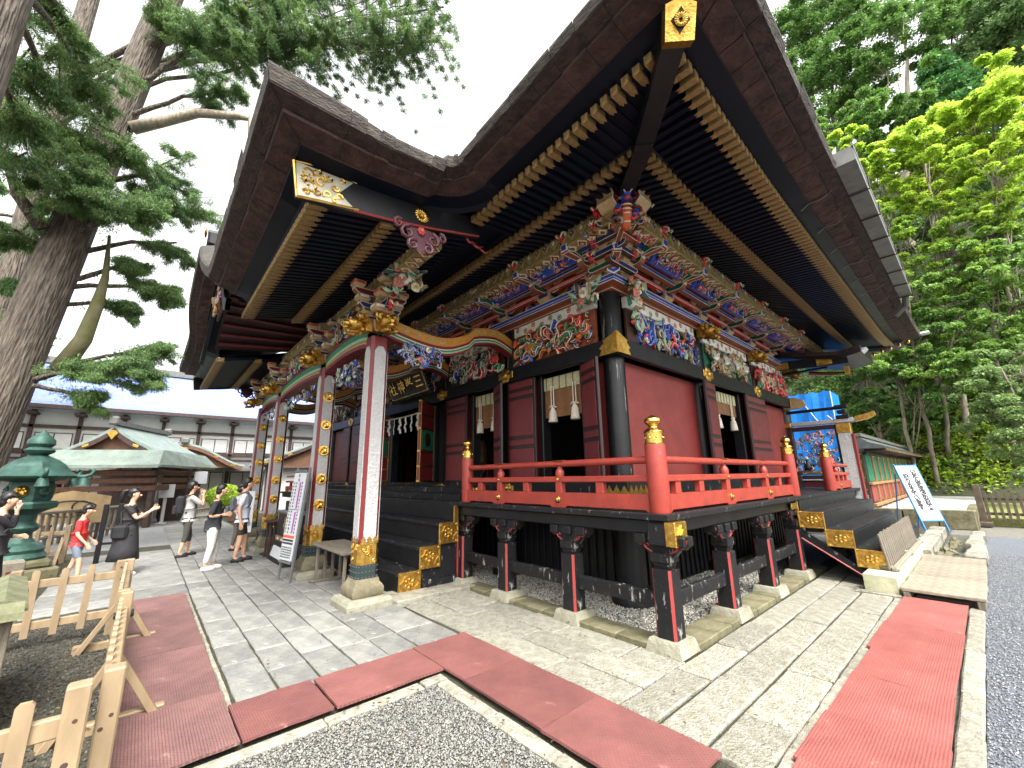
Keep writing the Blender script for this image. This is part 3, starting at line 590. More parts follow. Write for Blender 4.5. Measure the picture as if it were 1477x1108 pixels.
# --- stairs
def rosette_plate(w, h, flow=True):
    q = MB(); q.box((0, 0, 0), (w, .025, h), bev=.008)
    for s in (-1, 1): q.box((s*(w/2-.012), -.016, 0), (.02, .016, h), bev=.004); q.box((0, -.016, s*(h/2-.012)), (w, .016, .02), bev=.004)
    for k in range(6):
        a = k*math.pi/3+math.pi/6; q.blob((math.cos(a)*w*.17, -.012, math.sin(a)*h*.17), (w*.085, .014, h*.085), n=7, m=4)
    q.lathe([(.03, 0), (.024, .02), (0, .026)], n=8, R=Matrix.Rotation(math.pi/2, 3, 'X'), c=(0, -.01, 0))
    loop = [(math.cos(t)*w*.37*(1+.12*math.cos(6*t)), -.016, math.sin(t)*h*.34*(1+.12*math.cos(6*t))) for t in [k*math.pi/18 for k in range(37)]]; q.tube(loop, .009, 5, caps=False)
    for sx in (-1, 1):
        for sz in (-1, 1): q.blob((sx*w*.4, -.012, sz*h*.4), (w*.06, .01, h*.06), n=6, m=4)
    return q.mesh('gilt_step_plate', Mgold, 'auto')
gp1 = rosette_plate(.37, .33); gp2 = rosette_plate(.37, .265)
st = part('front_stairs', MB().b2((-14.5, 3.02, 0), (-6.06, 3.35, .3)), Mblack); ORG[st.name] = Vector((0, 0, 0))
for i in range(3):
    z = .33*(i+1); y0 = 3.0+i*.34
    ob('stair_tread', bxm((8.5, .42, .055), Mblackw, .008), st, (-10.28, y0+.19, z-.027))
    ob('stair_riser', bxm((8.44, .04, .27), Mblack, .004), st, (-10.28, y0+.05, z-.19))
    ob('gilt_step_plate', gp1, st, (-6.02, y0+.2, z-.165), (0, 0, math.pi/2)); ob('gilt_step_plate', gp1, st, (-14.54, y0+.2, z-.165), (0, 0, -math.pi/2))
ob('stair_riser', bxm((8.44, .04, .25), Mblack, .004), st, (-10.28, 4.03, 1.12))
ob('gilt_strip', bxm((.02, .09, .3), Mgold, .004), st, (-6.02, 4.02, 1.1))
b = MB(); b.ext([(3.38, 0), (4.1, 0), (4.1, 1.2), (3.75, .66), (3.42, .33)], (-6.08, 0, 0), (0, 1, 0), (0, 0, 1), (.03, 0, 0)); ob('stair_string', b.mesh('s', Mblackw), st)
b = MB(); b.b2((-6.06, 3.4, .0), (-6.0, 4.05, .17)); ob('stair_foot_beam', b.mesh('s', Mblackw), st)
beam('red_corner_strip', (-6.03, 4.045, .12), (-5.995, 4.075, .75), Mredtrim, .004)
# landing above the stairs up to the doors
for k, (y0, z1) in enumerate(((4.3, 1.42), (4.72, 1.53))): beam('threshold_step', (-14.3, y0, 1.29), (-6.35, 5.3, z1), Mblackw, .01)
for x in (-6.4,):
    b = MB()
    for z in (0, .12):
        for k in range(3): b.blob((0, (k-1)*.09, z), (.02, .07, .055), n=8, m=4)
    part('gilt_fitting', b, Mgold, 'auto', loc=(-6.35, 4.62, 1.36)); part('gilt_fitting', b, Mgold, 'auto', loc=(-14.3, 4.3, 1.36))
# stone landing below the front stairs
sl_ = part('stair_footing', MB().b2((-14.6, 2.98, -.02), (-6.1, 3.5, .012)), Mbase); ORG[sl_.name] = Vector((0, 0, 0))
me, c = slab_mesh(-6.22, -5.62, 2.82, 3.5, .06, .1, Mkerb); ob('footing_stone', me, sl_, c); me, c = slab_mesh(-6.1, -5.62, 3.5, 4.15, .06, .1, Mkerb); ob('footing_stone', me, sl_, c)
# side stairs
st = part('side_stairs', MB().b2((-2.2, 8.6, .72), (-1.97, 13.2, 1.0)), Mblack); ORG[st.name] = Vector((0, 0, 0))
for i in range(3):
    z = 1.06-.265*i; x0 = -2.26+i*.345
    ob('stair_tread', bxm((.36, 4.7, .05), Mblackw, .008), st, (x0+.18, 10.88, z-.02)); ob('stair_riser', bxm((.04, 4.66, .22), Mblack, .004), st, (x0+.34, 10.88, z-.15))
    ob('gilt_step_plate', gp2, st, (x0+.19, 8.51, z-.135))
ob('stair_riser', bxm((.04, 4.66, .2), Mblack, .004), st, (-2.23, 10.88, 1.15)); ob('gilt_strip', bxm((.04, .02, .32), Mgold, .004), st, (-2.25, 8.52, 1.13)); ob('gilt_strip', bxm((.02, .3, .1), Mgold, .004), st, (-2.25, 8.36, 1.15))
b = MB(); b.ext([(-2.25, .78), (-1.2, .0), (-1.32, 0), (-2.25, .62)][::-1], (0, 8.56, 0), (1, 0, 0), (0, 0, 1), (0, -.05, 0)); ob('stair_string', b.mesh('s', Mblackw), st)
b = MB(); b.tube([(-2.25, 8.51, .62), (-1.3, 8.51, 0)], .014, 5); ob('red_string_edge', b.mesh('s', Mredtrim), st)
b = MB(); b.ext([(-1.75, .26), (-1.3, .26), (-1.22, .0), (-1.4, 0)], (0, 8.55, 0), (1, 0, 0), (0, 0, 1), (0, 4.6, 0)); ob('stair_foot', b.mesh('s', Mblack), st)
# ---------------------------------------------------------------- carved and painted zone
rc = random.Random(5)
def curl(q, c, r, turns, rad, col, line, z0=0, ph=0, sgn=1, N=(0, 0)):
    """a spiral curl in the (u,w) plane with relief along n; q is an MB in local coords u=x, n=-y, w=z"""
    pts = []; k = 13
    for i in range(k):
        t = i/(k-1); rr = r*(1-.82*t); a = ph+sgn*turns*2*math.pi*t
        pts.append((c[0]+rr*math.cos(a), -z0-.02*math.sin(t*3)-rad*.4, c[1]+rr*math.sin(a)))
    rs = [rad*(1.0-.55*i/(k-1)) for i in range(k)]; q.tube(pts, rs, 5, 0, col)
    q.tube([(p[0], p[1]-rs[i]*.8, p[2]) for i, p in enumerate(pts)], [x*.3 for x in rs], 3, 0, line)
def flower(q, c, r, col, mid, d=.03, n=7):
    for k in range(n):
        a = k*2*math.pi/n+rc.uniform(-.2, .2); q.blob((c[0]+math.cos(a)*r*.62, -d-rc.uniform(0, .02), c[1]+math.sin(a)*r*.62), (r*.42, r*.3, r*.42), 0, col, 6, 4)
    q.blob((c[0], -d-r*.35, c[1]), r*.35, 0, mid, 6, 4)
def leaf(q, c, L, w, a, col, line, d=.02):
    ca, sa = math.cos(a), math.sin(a); n = 5; L2 = L/2; vs = []
    prof = [(-1, 0), (-.5, .8), (.1, 1), (.6, .6), (1, 0)]
    for s in (1, -1):
        pass
    top = [(t*L2, s*w*v) for t, v in prof for s in (1,)]; bot = [(t*L2, -w*v) for t, v in prof[1:-1]][::-1]
    ring = top+bot; rel = rc.uniform(.0, .05)
    vs = [(c[0]+u*ca-v*sa, -d-rel*(.5+u/L), c[1]+u*sa+v*ca) for u, v in ring]; ridge = [(c[0]-L2*.7*ca, -d-rel-.025, c[1]-L2*.7*sa), (c[0]+L2*.7*ca, -d-rel-.03, c[1]+L2*.7*sa)]
    m = len(ring); q.add(vs+ridge, [(0, 1, m), (1, 2, m+1, m), (2, 3, m+1), (3, 4, m+1), (4, 5, m+1), (5, 6, m+1, m)[0:3], (6, 7, m), (7, 0, m), (5, 6, m, m+1)], 0, col)
    q.tube([ridge[0], ridge[1]], .004, 3, 0, line)
def serpent(q, w, h, col, line, seed, amp=.3, rad=.05):
    r = random.Random(seed); k = 26; ph = r.uniform(0, 6); pts = []
    for i in range(k):
        t = i/(k-1); pts.append(((t-.5)*w*.85, -.05-.04*math.sin(t*9+ph), h/2+h*amp*math.sin(t*7+ph)*math.cos(t*2)))
    rs = [rad*(.55+.45*math.sin(math.pi*(i/(k-1))**.8)) for i in range(k)]; q.tube(pts, rs, 6, 0, col)
    for i in range(1, k-1): q.blob((pts[i][0], pts[i][1]-rs[i]*.7, pts[i][2]+rs[i]*.5), rs[i]*.35, 0, line, 4, 3)
    q.blob((pts[-1][0], pts[-1][1]-.03, pts[-1][2]), rad*1.5, 0, col, 7, 5, None, .25, r)
    for s in (-1, 1): q.tube([(pts[-1][0], -.1, pts[-1][2]+s*.02), (pts[-1][0]+rad*1.8, -.13, pts[-1][2]+s*rad*1.3), (pts[-1][0]+rad*1.2, -.12, pts[-1][2]+s*rad*2.2)], [.014, .01, .004], 4, 0, C_['gold'])
def carving(w, h, seed, pal, lines, bgc, nc=26, nl=18, nf=4, flc=('white', 'pink'), body=None, birds=0, size=1):
    global rc; rc = random.Random(seed); q = MB(); q.box((0, .02, h/2), (w, .04, h), 0, C_[bgc]) if bgc else None
    if body: serpent(q, w, h, C_[body], C_[rc.choice(lines)], seed, rad=.05*size)
    for _ in range(nc):
        u, v = rc.uniform(-.46, .46)*w, rc.uniform(.1, .9)*h; r = rc.uniform(.05, .12)*size*min(1.2, h/.5)
        if rc.random() < .5: curl(q, (u, v), r*.9, rc.uniform(.6, 1.3), r*.34, C_[rc.choice(pal)], C_[rc.choice(lines)], rc.uniform(0, .08), rc.uniform(0, 6.28), rc.choice((-1, 1)))
        else:
            a = rc.uniform(0, 6.28); L_ = r*2.6; z0 = rc.uniform(.02, .1); cc = C_[rc.choice(pal)]; am = rc.uniform(.2, .5)*r*rc.choice((-1, 1)); k = 9; pts = []
            for i in range(k):
                t = i/(k-1)-.5; uu, ww = t*L_, am*math.sin(t*7); pu = u+uu*math.cos(a)-ww*math.sin(a); pv = v+uu*math.sin(a)+ww*math.cos(a); pts.append((max(-w*.49, min(w*.49, pu)), -z0-.02*math.cos(t*3), max(.01, min(h-.01, pv))))
            rs = [r*.3*(1-abs(2*i/(k-1)-.7)**2*.6) for i in range(k)]; q.tube(pts, rs, 5, 0, cc); q.tube([(p[0], p[1]-rs[i]*.8, p[2]) for i, p in enumerate(pts)], [x*.28 for x in rs], 3, 0, C_[rc.choice(lines)])
    for _ in range(nl):
        leaf(q, (rc.uniform(-.46, .46)*w, rc.uniform(.08, .92)*h), rc.uniform(.09, .17)*size, rc.uniform(.018, .035)*size, rc.uniform(0, 6.28), C_[rc.choice(pal)], C_[rc.choice(lines)], rc.uniform(.02, .09))
    for _ in range(nf): flower(q, (rc.uniform(-.43, .43)*w, rc.uniform(.18, .85)*h), rc.uniform(.035, .062)*size, C_[rc.choice(flc)], C_[rc.choice(('gold', 'red', 'cream'))], rc.uniform(.04, .09))
    for k in range(birds):
        u, v = (k-(birds-1)/2)*w/(birds+.3), h*rc.uniform(.35, .6)
        q.blob((u, -.1, v), (.075, .05, .045), 0, C_['white'], 7, 5, Matrix.Rotation(rc.uniform(-.7, .7), 3, 'Y'))
        for s in (-1, 1):
            for f in range(4): leaf(q, (u+s*.06+f*.018*s, v+.07+f*.012), .15, .018, math.pi/2-s*(.3+f*.22), C_['white'], C_['cream'], .1)
        q.tube([(u+.06, -.12, v), (u+.12, -.13, v+.05), (u+.15, -.14, v+.04)], [.02, .014, .004], 5, 0, C_['white'])
    return q.mesh('carved_panel', Mpaint, 'auto')
ZP0, ZP1 = 3.84, 4.47
def put_front(name, me, x, z, n=.12, tl=0): return ob(name, me, HALL, (x, YW-n, z), (tl, 0, 0))
def put_side(name, me, y, z, n=.12, tl=0): return ob(name, me, HALL, (XC+n, y, z), (tl, 0, math.pi/2))
h = ZP1-ZP0
bayx = [(PX[i]+PX[i+1])/2 for i in range(5)]; wx = 2.0; wy = 2.45
put_front('carved_panel', carving(wx, h, 21, ['red', 'brown', 'orange', 'green', 'dkbrown', 'blue'], ['cream', 'white', 'gold'], 'brown', 74, 46, 9, ('orange', 'pink', 'white'), 'green', size=1.1), bayx[0], ZP0, .14)
put_front('carved_panel', carving(wx, h, 22, ['blue', 'lgreen', 'red', 'dkred', 'green', 'grey'], ['white', 'cream'], 'dkbrown', 76, 46, 8, ('pink', 'white'), 'red', size=1.1), bayx[1], ZP0, .14)
put_front('carved_panel', carving(3.2, h, 23, ['grey', 'tan', 'dkred', 'blue', 'olive'], ['cream', 'white'], 'dkbrown', 90, 50, 8), bayx[2], ZP0, .14)
put_front('carved_panel', carving(wx, h, 24, ['grey', 'dkred', 'tan', 'blue'], ['cream', 'white'], 'dkbrown', 34, 18, 4), bayx[3], ZP0, .14)
put_front('carved_panel', carving(wx, h, 25, ['grey', 'dkred', 'tan', 'green'], ['cream', 'white'], 'dkbrown', 30, 18, 4), bayx[4], ZP0, .14)
bayy = [(PY[i]+PY[i+1])/2 for i in range(3)]
put_side('carved_panel', carving(wy, h, 31, ['blue', 'dblue', 'blue', 'lgreen', 'olive', 'red'], ['white', 'cream', 'lblue'], 'dkbrown', 84, 44, 9, ('white', 'lgreen', 'cream'), 'dblue', size=1.1), bayy[0], ZP0, .14)
put_side('carved_panel', carving(wy, h, 32, ['olive', 'dgreen', 'tan', 'grey', 'brown'], ['cream', 'lgreen'], 'dgreen', 60, 70, 12, ('white', 'cream'), None, 4, size=1.1), bayy[1], ZP0, .14)
put_side('carved_panel', carving(wy, h, 33, ['red', 'dkred', 'green', 'red', 'tan'], ['white', 'cream', 'pink'], 'dkbrown', 90, 30, 6, size=1.1), bayy[2], ZP0, .14)
# white beam with round crests
def crest_beam(w):
    q = MB(); q.box((0, 0, .1), (w, .09, .2), 0, C_['white'], bev=.012); n = int(w/.22)
    for i in range(n):
        u = (i-(n-1)/2)*w/n; v = .07 if i % 2 else .135
        for k, (rr, cn) in enumerate(((.055, rc.choice(('red', 'olive', 'green', 'dkred', 'brown'))), (.04, 'cream'), (.028, rc.choice(('red', 'brown', 'green'))), (.012, 'gold'))):
            q.lathe([(rr, 0), (rr*.95, .004)], (u, -.045-.003*k, v), 12, 0, C_[cn], Matrix.Rotation(math.pi/2, 3, 'X'))
    return q.mesh('crest_beam', Mpaint)
for i, x in enumerate(bayx): put_front('crest_beam', crest_beam(3.3 if i == 2 else 2.05), x, 4.475, .13)
for y in bayy: put_side('crest_beam', crest_beam(2.5), y, 4.475, .13)
# striped beams running round the building: (offset, z0, z1, stripes)
def striped(name, off, z0, z1, core, stripes, depth=.09):
    """a painted beam round the building: core colour with thin face stripes (f0, f1, colour)"""
    for side in (0, 1):
        q = MB(); h_ = z1-z0
        if side == 0: q.b2((PX[-1]-off, YW-off, z0), (XC+off, YW-off+depth, z1), 0, C_[core])
        else: q.b2((XC+off-depth, YW-off+depth+.001, z0), (XC+off, 14.1, z1), 0, C_[core])
        for f0, f1, cn in stripes:
            if side == 0: q.b2((PX[-1]-off, YW-off-.004, z0+h_*f0), (XC+off+.004, YW-off-.0005, z0+h_*f1), 0, C_[cn])
            else: q.b2((XC+off+.0005, YW-off-.003, z0+h_*f0), (XC+off+.004, 14.1, z0+h_*f1), 0, C_[cn])
        part(name, q, Mpaint)
striped('painted_plate_beam', .2, 4.68, 4.745, 'brown', [(.05, .2, 'cream')])
striped('painted_cap_beam', .32, 4.745, 4.875, 'brown', [(.02, .12, 'white'), (.14, .36, 'blue'), (.38, .46, 'white'), (.48, .86, 'blue'), (.88, .98, 'white')], .2)
striped('ochre_frieze', .1, 4.875, 5.16, 'ochre', [])
striped('red_bracket_beam', .3, 5.05, 5.13, 'red', [(.02, .16, 'white'), (.45, .55, 'white')])
striped('brown_upper_frieze', .22, 5.135, 5.3, 'brown', [])
striped('blue_bracket_beam', .5, 5.10, 5.2, 'brown', [(.04, .14, 'white'), (.16, .6, 'blue'), (.62, .7, 'white')])
striped('brown_bracket_beam', .66, 5.16, 5.24, 'brown', [(.04, .18, 'white'), (.7, .95, 'lgreen')])
striped('blue_cove', .74, 5.24, 5.36, 'blue', [], .3)
# patterned eaves purlin
def diamond_beam(length, hgt=.33, dep=.24, pitch=.19):
    q = MB(); q.box((0, 0, 0), (length, dep, hgt), 0, C_['olive'], bev=.015); n = int(length/pitch)
    for i in range(n):
        u = (i-(n-1)/2)*pitch
        for k, (sz, cn) in enumerate(((.115, 'tan'), (.088, 'olive'), (.05, ('dkred', 'dblue', 'cream')[i % 3]), (.018, 'cream'))):
            for v in ((0, .075) if False else (0,)): q.ext([(-sz*.75, 0), (0, -sz), (sz*.75, 0), (0, sz)], (u, -dep/2-.001, v), (1, 0, 0), (0, 0, 1), (0, -.006-.005*k, 0), 0, C_[cn])
            q.ext([(-sz*.75, 0), (0, sz), (sz*.75, 0), (0, -sz)], (u+pitch/2, 0, -hgt/2-.001), (1, 0, 0), (0, 1, 0), (0, 0, -.006-.005*k), 0, C_[('tan', 'cream', 'dkred')[(i+k) % 3]])
    return q.mesh('eaves_purlin', Mpaint)
OP, ZPU = .92, 5.36
L = 13.6+2*OP-.3
ob('eaves_purlin', diamond_beam(13.26+2*OP+.5), HALL, (XM, YW-OP, ZPU)); ob('eaves_purlin', diamond_beam(8.63+2*OP+.5), HALL, (XC+OP, 9.785, ZPU), (0, 0, math.pi/2))
# bracket sets
def oblock(w, d, hgt, c1, c2):
    q = MB(); q.add([(sx*a, sy*b_, z) for z, a, b_ in ((0, w*.33, d*.33), (hgt*.4, w*.5, d*.5), (hgt, w*.5, d*.5)) for sx, sy in ((-1, -1), (1, -1), (1, 1), (-1, 1))], [(i*4+j, i*4+(j+1) % 4, i*4+4+(j+1) % 4, i*4+4+j) for i in range(2) for j in range(4)]+[(8, 9, 10, 11), (3, 2, 1, 0)], 0, C_[c1])
    for R, n in ((0, d), (1, w), (2, d), (3, w)):
        M = Matrix.Rotation(R*math.pi/2, 3, 'Z'); ww = (w if R % 2 == 0 else d)
        q.box(M @ Vector((0, -n*.5, hgt*.7)), (ww*.72, .008, hgt*.36), 0, C_[c2], M)
    return q.mesh('bearing_block', Mpaint)
BLK = [oblock(.185, .185, .105, 'tan', k) for k in ('dblue', 'dgreen', 'white', 'red')]; DAITO = oblock(.27, .27, .15, 'tan', 'dblue')
def arm(L, hgt, th, c1, c2, c3='cream'):
    e = hgt*.75; pl = [(-L/2, hgt), (-L/2, hgt*.55), (-L/2+e*.5, hgt*.12), (-L/2+e*1.2, 0), (L/2-e*1.2, 0), (L/2-e*.5, hgt*.12), (L/2, hgt*.55), (L/2, hgt)]
    q = MB()
    for s in (1, -1): q.ext(pl if s > 0 else [(-a, b_) for a, b_ in pl][::1], (0, 0, 0), (s, 0, 0), (0, 0, 1), (0, -s*th/2, 0), 0, C_['dkbrown' if 'blue' in c1 else 'brown'], 0, C_[c1], hgt*.13, C_[c3])
    for s in (-1, 1): q.box((s*(L/2+.002), 0, hgt*.76), (.008, th*.72, hgt*.36), 0, C_[c2])
    return q.mesh('bracket_arm', Mpaint)
ARMC = 1
ARMS = {k: arm(*k) for k in ((.62, .11, .1, 'dgreen', 'red'), (.86, .11, .1, 'dblue', 'red'), (.6, .1, .1, 'dblue', 'white'), (.7, .11, .1, 'dkred', 'cream'), (.5, .1, .1, 'dgreen', 'white'))}
AK = list(ARMS)
def tail():
    q = MB(); pl = [(0, .0), (.18, .03), (.34, -.005), (.36, .0), (.36, .11), (.3, .115), (.16, .15), (0, .13)]
    for s in (1, -1): q.ext(pl if s > 0 else [(-a, b_) for a, b_ in pl], (0, 0, 0), (0, -s, 0), (0, 0, 1), (s*.055, 0, 0), 0, C_['brown'], 0, C_['green'], .014, C_['white'])
    q.box((0, -.365, .055), (.1, .012, .1), 0, C_['white']); q.box((0, -.372, .055), (.075, .012, .075), 0, C_['blue'])
    q.ext([(-.05, .0), (.05, 0), (.05, .3), (-.05, .3)], (0, -.03, -.002), (1, 0, 0), (0, -1, 0), (0, 0, -.006), 0, C_['cream'], 0, C_['brown'], .012)
    return q.mesh('tail_rafter', Mpaint)
TAIL = tail()
def fist():
    q = MB(); r = random.Random(3)
    for i in range(7): q.blob((r.uniform(-.05, .05), -.08-r.uniform(0, .1), r.uniform(0, .1)), r.uniform(.03, .055), 0, C_[r.choice(('red', 'red', 'dkred', 'cream'))], 6, 4, None, .2, r)
    for s in (-1, 1):
        pts = [(s*.03, -.12, .08), (s*.06, -.2, .12), (s*.05, -.25, .07), (s*.02, -.24, .03)]; q.tube(pts, [.025, .02, .015, .006], 5, 0, C_['cream'])
    return q.mesh('beast_nosing', Mpaint, True)
FIST = fist()
def scroll():
    global rc; rc = random.Random(17); q = MB()
    for _ in range(7): curl(q, (rc.uniform(-.12, .12), rc.uniform(-.02, .16)), rc.uniform(.04, .065), 1.2, .016, C_[rc.choice(('blue', 'red', 'pink', 'lblue', 'green', 'dkred'))], C_['white'], rc.uniform(0, .12), rc.uniform(0, 6))
    return q.mesh('side_scroll', Mpaint, True)
SCROLL = scroll()
def bracket_set(o, tiers=3, tailon=True):
    """children in local coords of o: u=x, outward=-y"""
    ob('base_block', DAITO, o, (0, -.1, 0)); ob('bracket_arm', ARMS[AK[0]], o, (0, -.1, .13)); ob('bracket_arm', ARMS[AK[4]], o, (0, -.28, .13), (0, 0, math.pi/2))
    for u in (-.26, 0, .26): ob('bearing_block', BLK[0 if u else 1], o, (u, -.1, .235))
    ob('bearing_block', BLK[2], o, (0, -.42, .225))
    ob('bracket_arm', ARMS[AK[1]], o, (0, -.12, .32)); ob('bracket_arm', ARMS[AK[2]], o, (0, -.42, .3)); ob('bracket_arm', ARMS[AK[3]], o, (0, -.45, .3), (0, 0, math.pi/2))
    for u in (-.37, .37): ob('bearing_block', BLK[1], o, (u, -.12, .425))
    for u in (-.24, 0, .24): ob('bearing_block', BLK[0 if u else 3], o, (u, -.43, .395))
    if tailon: ob('tail_rafter', TAIL, o, (0, -.52, .22)); ob('beast_nosing', FIST, o, (.0, -.74, .36))
    ob('bracket_arm', ARMS[AK[1]], o, (0, -.72, .32), sc=(1.0, 1, .9))
    for j, u in enumerate((-.38, -.2, .2, .38)): ob('bearing_block', BLK[(j*3) % 4], o, (u, -.72, .40), sc=.85)
    for j, u in enumerate((-.3, .3)): ob('bearing_block', BLK[j+1], o, (u, -.56, .33), sc=.8); ob('beast_nosing', FIST, o, (u*1.25, -.6, .36), (0, 0, (.8 if u > 0 else -.8)), sc=.8)
    ob('bearing_block', BLK[3], o, (0, -.58, .40), sc=.9); ob('side_scroll', SCROLL, o, (.5, -.5, .3)); ob('side_scroll', SCROLL, o, (-.5, -.5, .3), (0, 0, .2))
protob = ob('bracket_set', DAITO, HALL, (PX[1], YW-.1, 4.875)); del ORG[protob.name]; bracket_set(protob)
def put_bracket(x, y, rz):
    c = copy_tree(protob, parent=HALL); c.location = Vector((x, y, 4.875))-ORG[HALL.name]; c.rotation_euler = (0, 0, rz); c.scale = (1.18, 1.06, 1.15); return c
bpos = []
for i in range(5):
    n = 3 if i == 2 else 2
    for k in range(n):
        x = PX[i]+(PX[i+1]-PX[i])*k/n
        if i == 0 and k == 0: continue
        if abs(x-PX[1]) < .01: continue
        put_bracket(x, YW-.1, 0)
for i in range(3):
    for k in range(2):
        if i == 0 and k == 0: continue
        put_bracket(XC+.1, PY[i]+(PY[i+1]-PY[i])*k/2, math.pi/2)
# corner set: both directions plus a diagonal
put_bracket(XC-.06, YW-.1, 0); put_bracket(XC+.1, YW+.06, math.pi/2); cb = put_bracket(XC+.1, YW-.1, math.pi/4); cb.scale = (.8, 1.38, 1)
cb2 = ob('corner_tail', TAIL, HALL, (XC+.62, YW-.62, 5.28), (0, 0, math.pi/4), sc=(1.3, 1.5, 1.3)); cb3 = ob('corner_tail', TAIL, HALL, (XC+.42, YW-.42, 4.98), (0, 0, math.pi/4), sc=(1.2, .9, 1.2))
for k, (t_, z) in enumerate(((.45, 5.0), (.62, 5.12), (.8, 5.22), (.95, 5.3))):
    for j, (du, dv) in enumerate(((0, 0), (-.22, .02), (.0, .22), (-.42, .04), (-.04, .42))): ob('bearing_block', BLK[(k+j) % 4], HALL, (XC+t_+du, YW-t_+dv, z), (0, 0, math.pi/4 if j == 0 else 0))
    ob('bracket_arm', ARMS[AK[k % 4]], HALL, (XC+t_-.2, YW-t_, z-.1), sc=.9); ob('bracket_arm', ARMS[AK[(k+1) % 4]], HALL, (XC+t_, YW-t_+.2, z-.1), (0, 0, math.pi/2), sc=.9)
    ob('beast_nosing', FIST, HALL, (XC+t_+.08, YW-t_+.3, z), (0, 0, 1.3)); ob('beast_nosing', FIST, HALL, (XC+t_-.3, YW-t_-.08, z), (0, 0, .3))
# frog-leg struts with carvings in the ochre frieze
def frogleg(seed):
    q = MB(); r = random.Random(seed); cols = ('grey', 'olive', 'dgreen', 'red', 'tan', 'blue')
    global rc; rc = r
    for s in (-1, 1): q.tube([(s*.05, -.02, .2), (s*.12, -.02, .17), (s*.22, -.02, .06), (s*.34, -.02, .03), (s*.4, -.02, .0)], [.03, .035, .03, .025, .01], 5, 0, C_['dblue'])
    for _ in range(9): curl(q, (r.uniform(-.14, .14), r.uniform(.04, .2)), r.uniform(.03, .05), 1.1, .013, C_[r.choice(cols)], C_['cream'], r.uniform(.02, .07), r.uniform(0, 6))
    flower(q, (0, .1), .05, C_[r.choice(('red', 'pink', 'grey'))], C_['cream'], .07)
    return q.mesh('frog_leg_strut', Mpaint, True)
FL = [frogleg(i) for i in range(3)]
for i in range(5):
    n = 3 if i == 2 else 2
    for k in range(n): put_front('frog_leg_strut', FL[(i+k) % 3], PX[i]+(PX[i+1]-PX[i])*(k+.5)/n, 4.875, .11)
for i in range(3):
    for k in range(2): put_side('frog_leg_strut', FL[(i+k+1) % 3], PY[i]+(PY[i+1]-PY[i])*(k+.5)/2, 4.875, .11)
# cove carvings between the bracket tails
CV = [carving(.95, .3, 60+i, ['lblue', 'red', 'brown', 'green', 'pink', 'grey', 'blue'], ['white', 'cream'], 'blue', 40, 18, 4, ('pink', 'red', 'white'), 'brown' if i % 2 else None, size=.75) for i in range(3)]
for i in range(5):
    n = 3 if i == 2 else 2
    for k in range(n): put_front('cove_carving', CV[(i+k) % 3], PX[i]+(PX[i+1]-PX[i])*(k+.5)/n, 5.1, .66, R_(38))
for i in range(3):
    for k in range(2): put_side('cove_carving', CV[(i+k+1) % 3], PY[i]+(PY[i+1]-PY[i])*(k+.5)/2, 5.1, .66, R_(38))
# peony nosings at the corner and gilt lions on the side pillars
def peony(seed):
    global rc; rc = random.Random(seed); q = MB()
    for _ in range(20): leaf(q, (rc.uniform(-.2, .2), rc.uniform(-.05, .3)), rc.uniform(.12, .2), .03, rc.uniform(0, 6.28), C_[rc.choice(('green', 'lgreen', 'olive', 'dgreen'))], C_['cream'], rc.uniform(.0, .2))
    for (u, v, s, c) in ((-.1, .06, .075, 'pink'), (.06, .2, .085, 'white'), (.12, .03, .07, 'cream'), (-.13, .24, .05, 'pink'), (-.02, .13, .08, 'white')): flower(q, (u, v), s, C_[c], C_['gold'], rc.uniform(.1, .2), 9)
    return q.mesh('peony_nosing', Mpaint, True)
ob('peony_nosing', peony(1), HALL, (XC-.16, YW-.24, 4.5), sc=1.2); ob('peony_nosing', peony(2), HALL, (XC+.24, YW+.16, 4.5), (0, 0, math.pi/2), sc=1.2)
b = MB(); pts = [(-.42, 0, .0), (-.3, 0, .06), (-.15, 0, .05), (0, 0, 0)]
for A in ((-1, 0, 0), (0, 1, 0)):
    A = Vector(A); b.ext([(0, 0), (.18, .05), (.36, .07), (.46, .03), (.46, .1), (.36, .13), (.18, .11), (0, .06)], (XC+.34, YW-.34, 4.88), A, (0, 0, 1), (-.02 if A.x else .02, .0 if A.y else -.02, 0), 0, C_['cream'], 0, C_['brown'], .01)
b.ext([(-.1, .03), (0, -.03), (.1, .03), (.1, .1), (0, .06), (-.1, .1)], (XC+.36, YW-.36, 4.84), Vector((1, 1, 0)).normalized(), (0, 0, 1), (.015, -.015, 0), 0, C_['white'], 0, C_['blue'], .014); part('corner_cloud_plate', b, Mpaint)
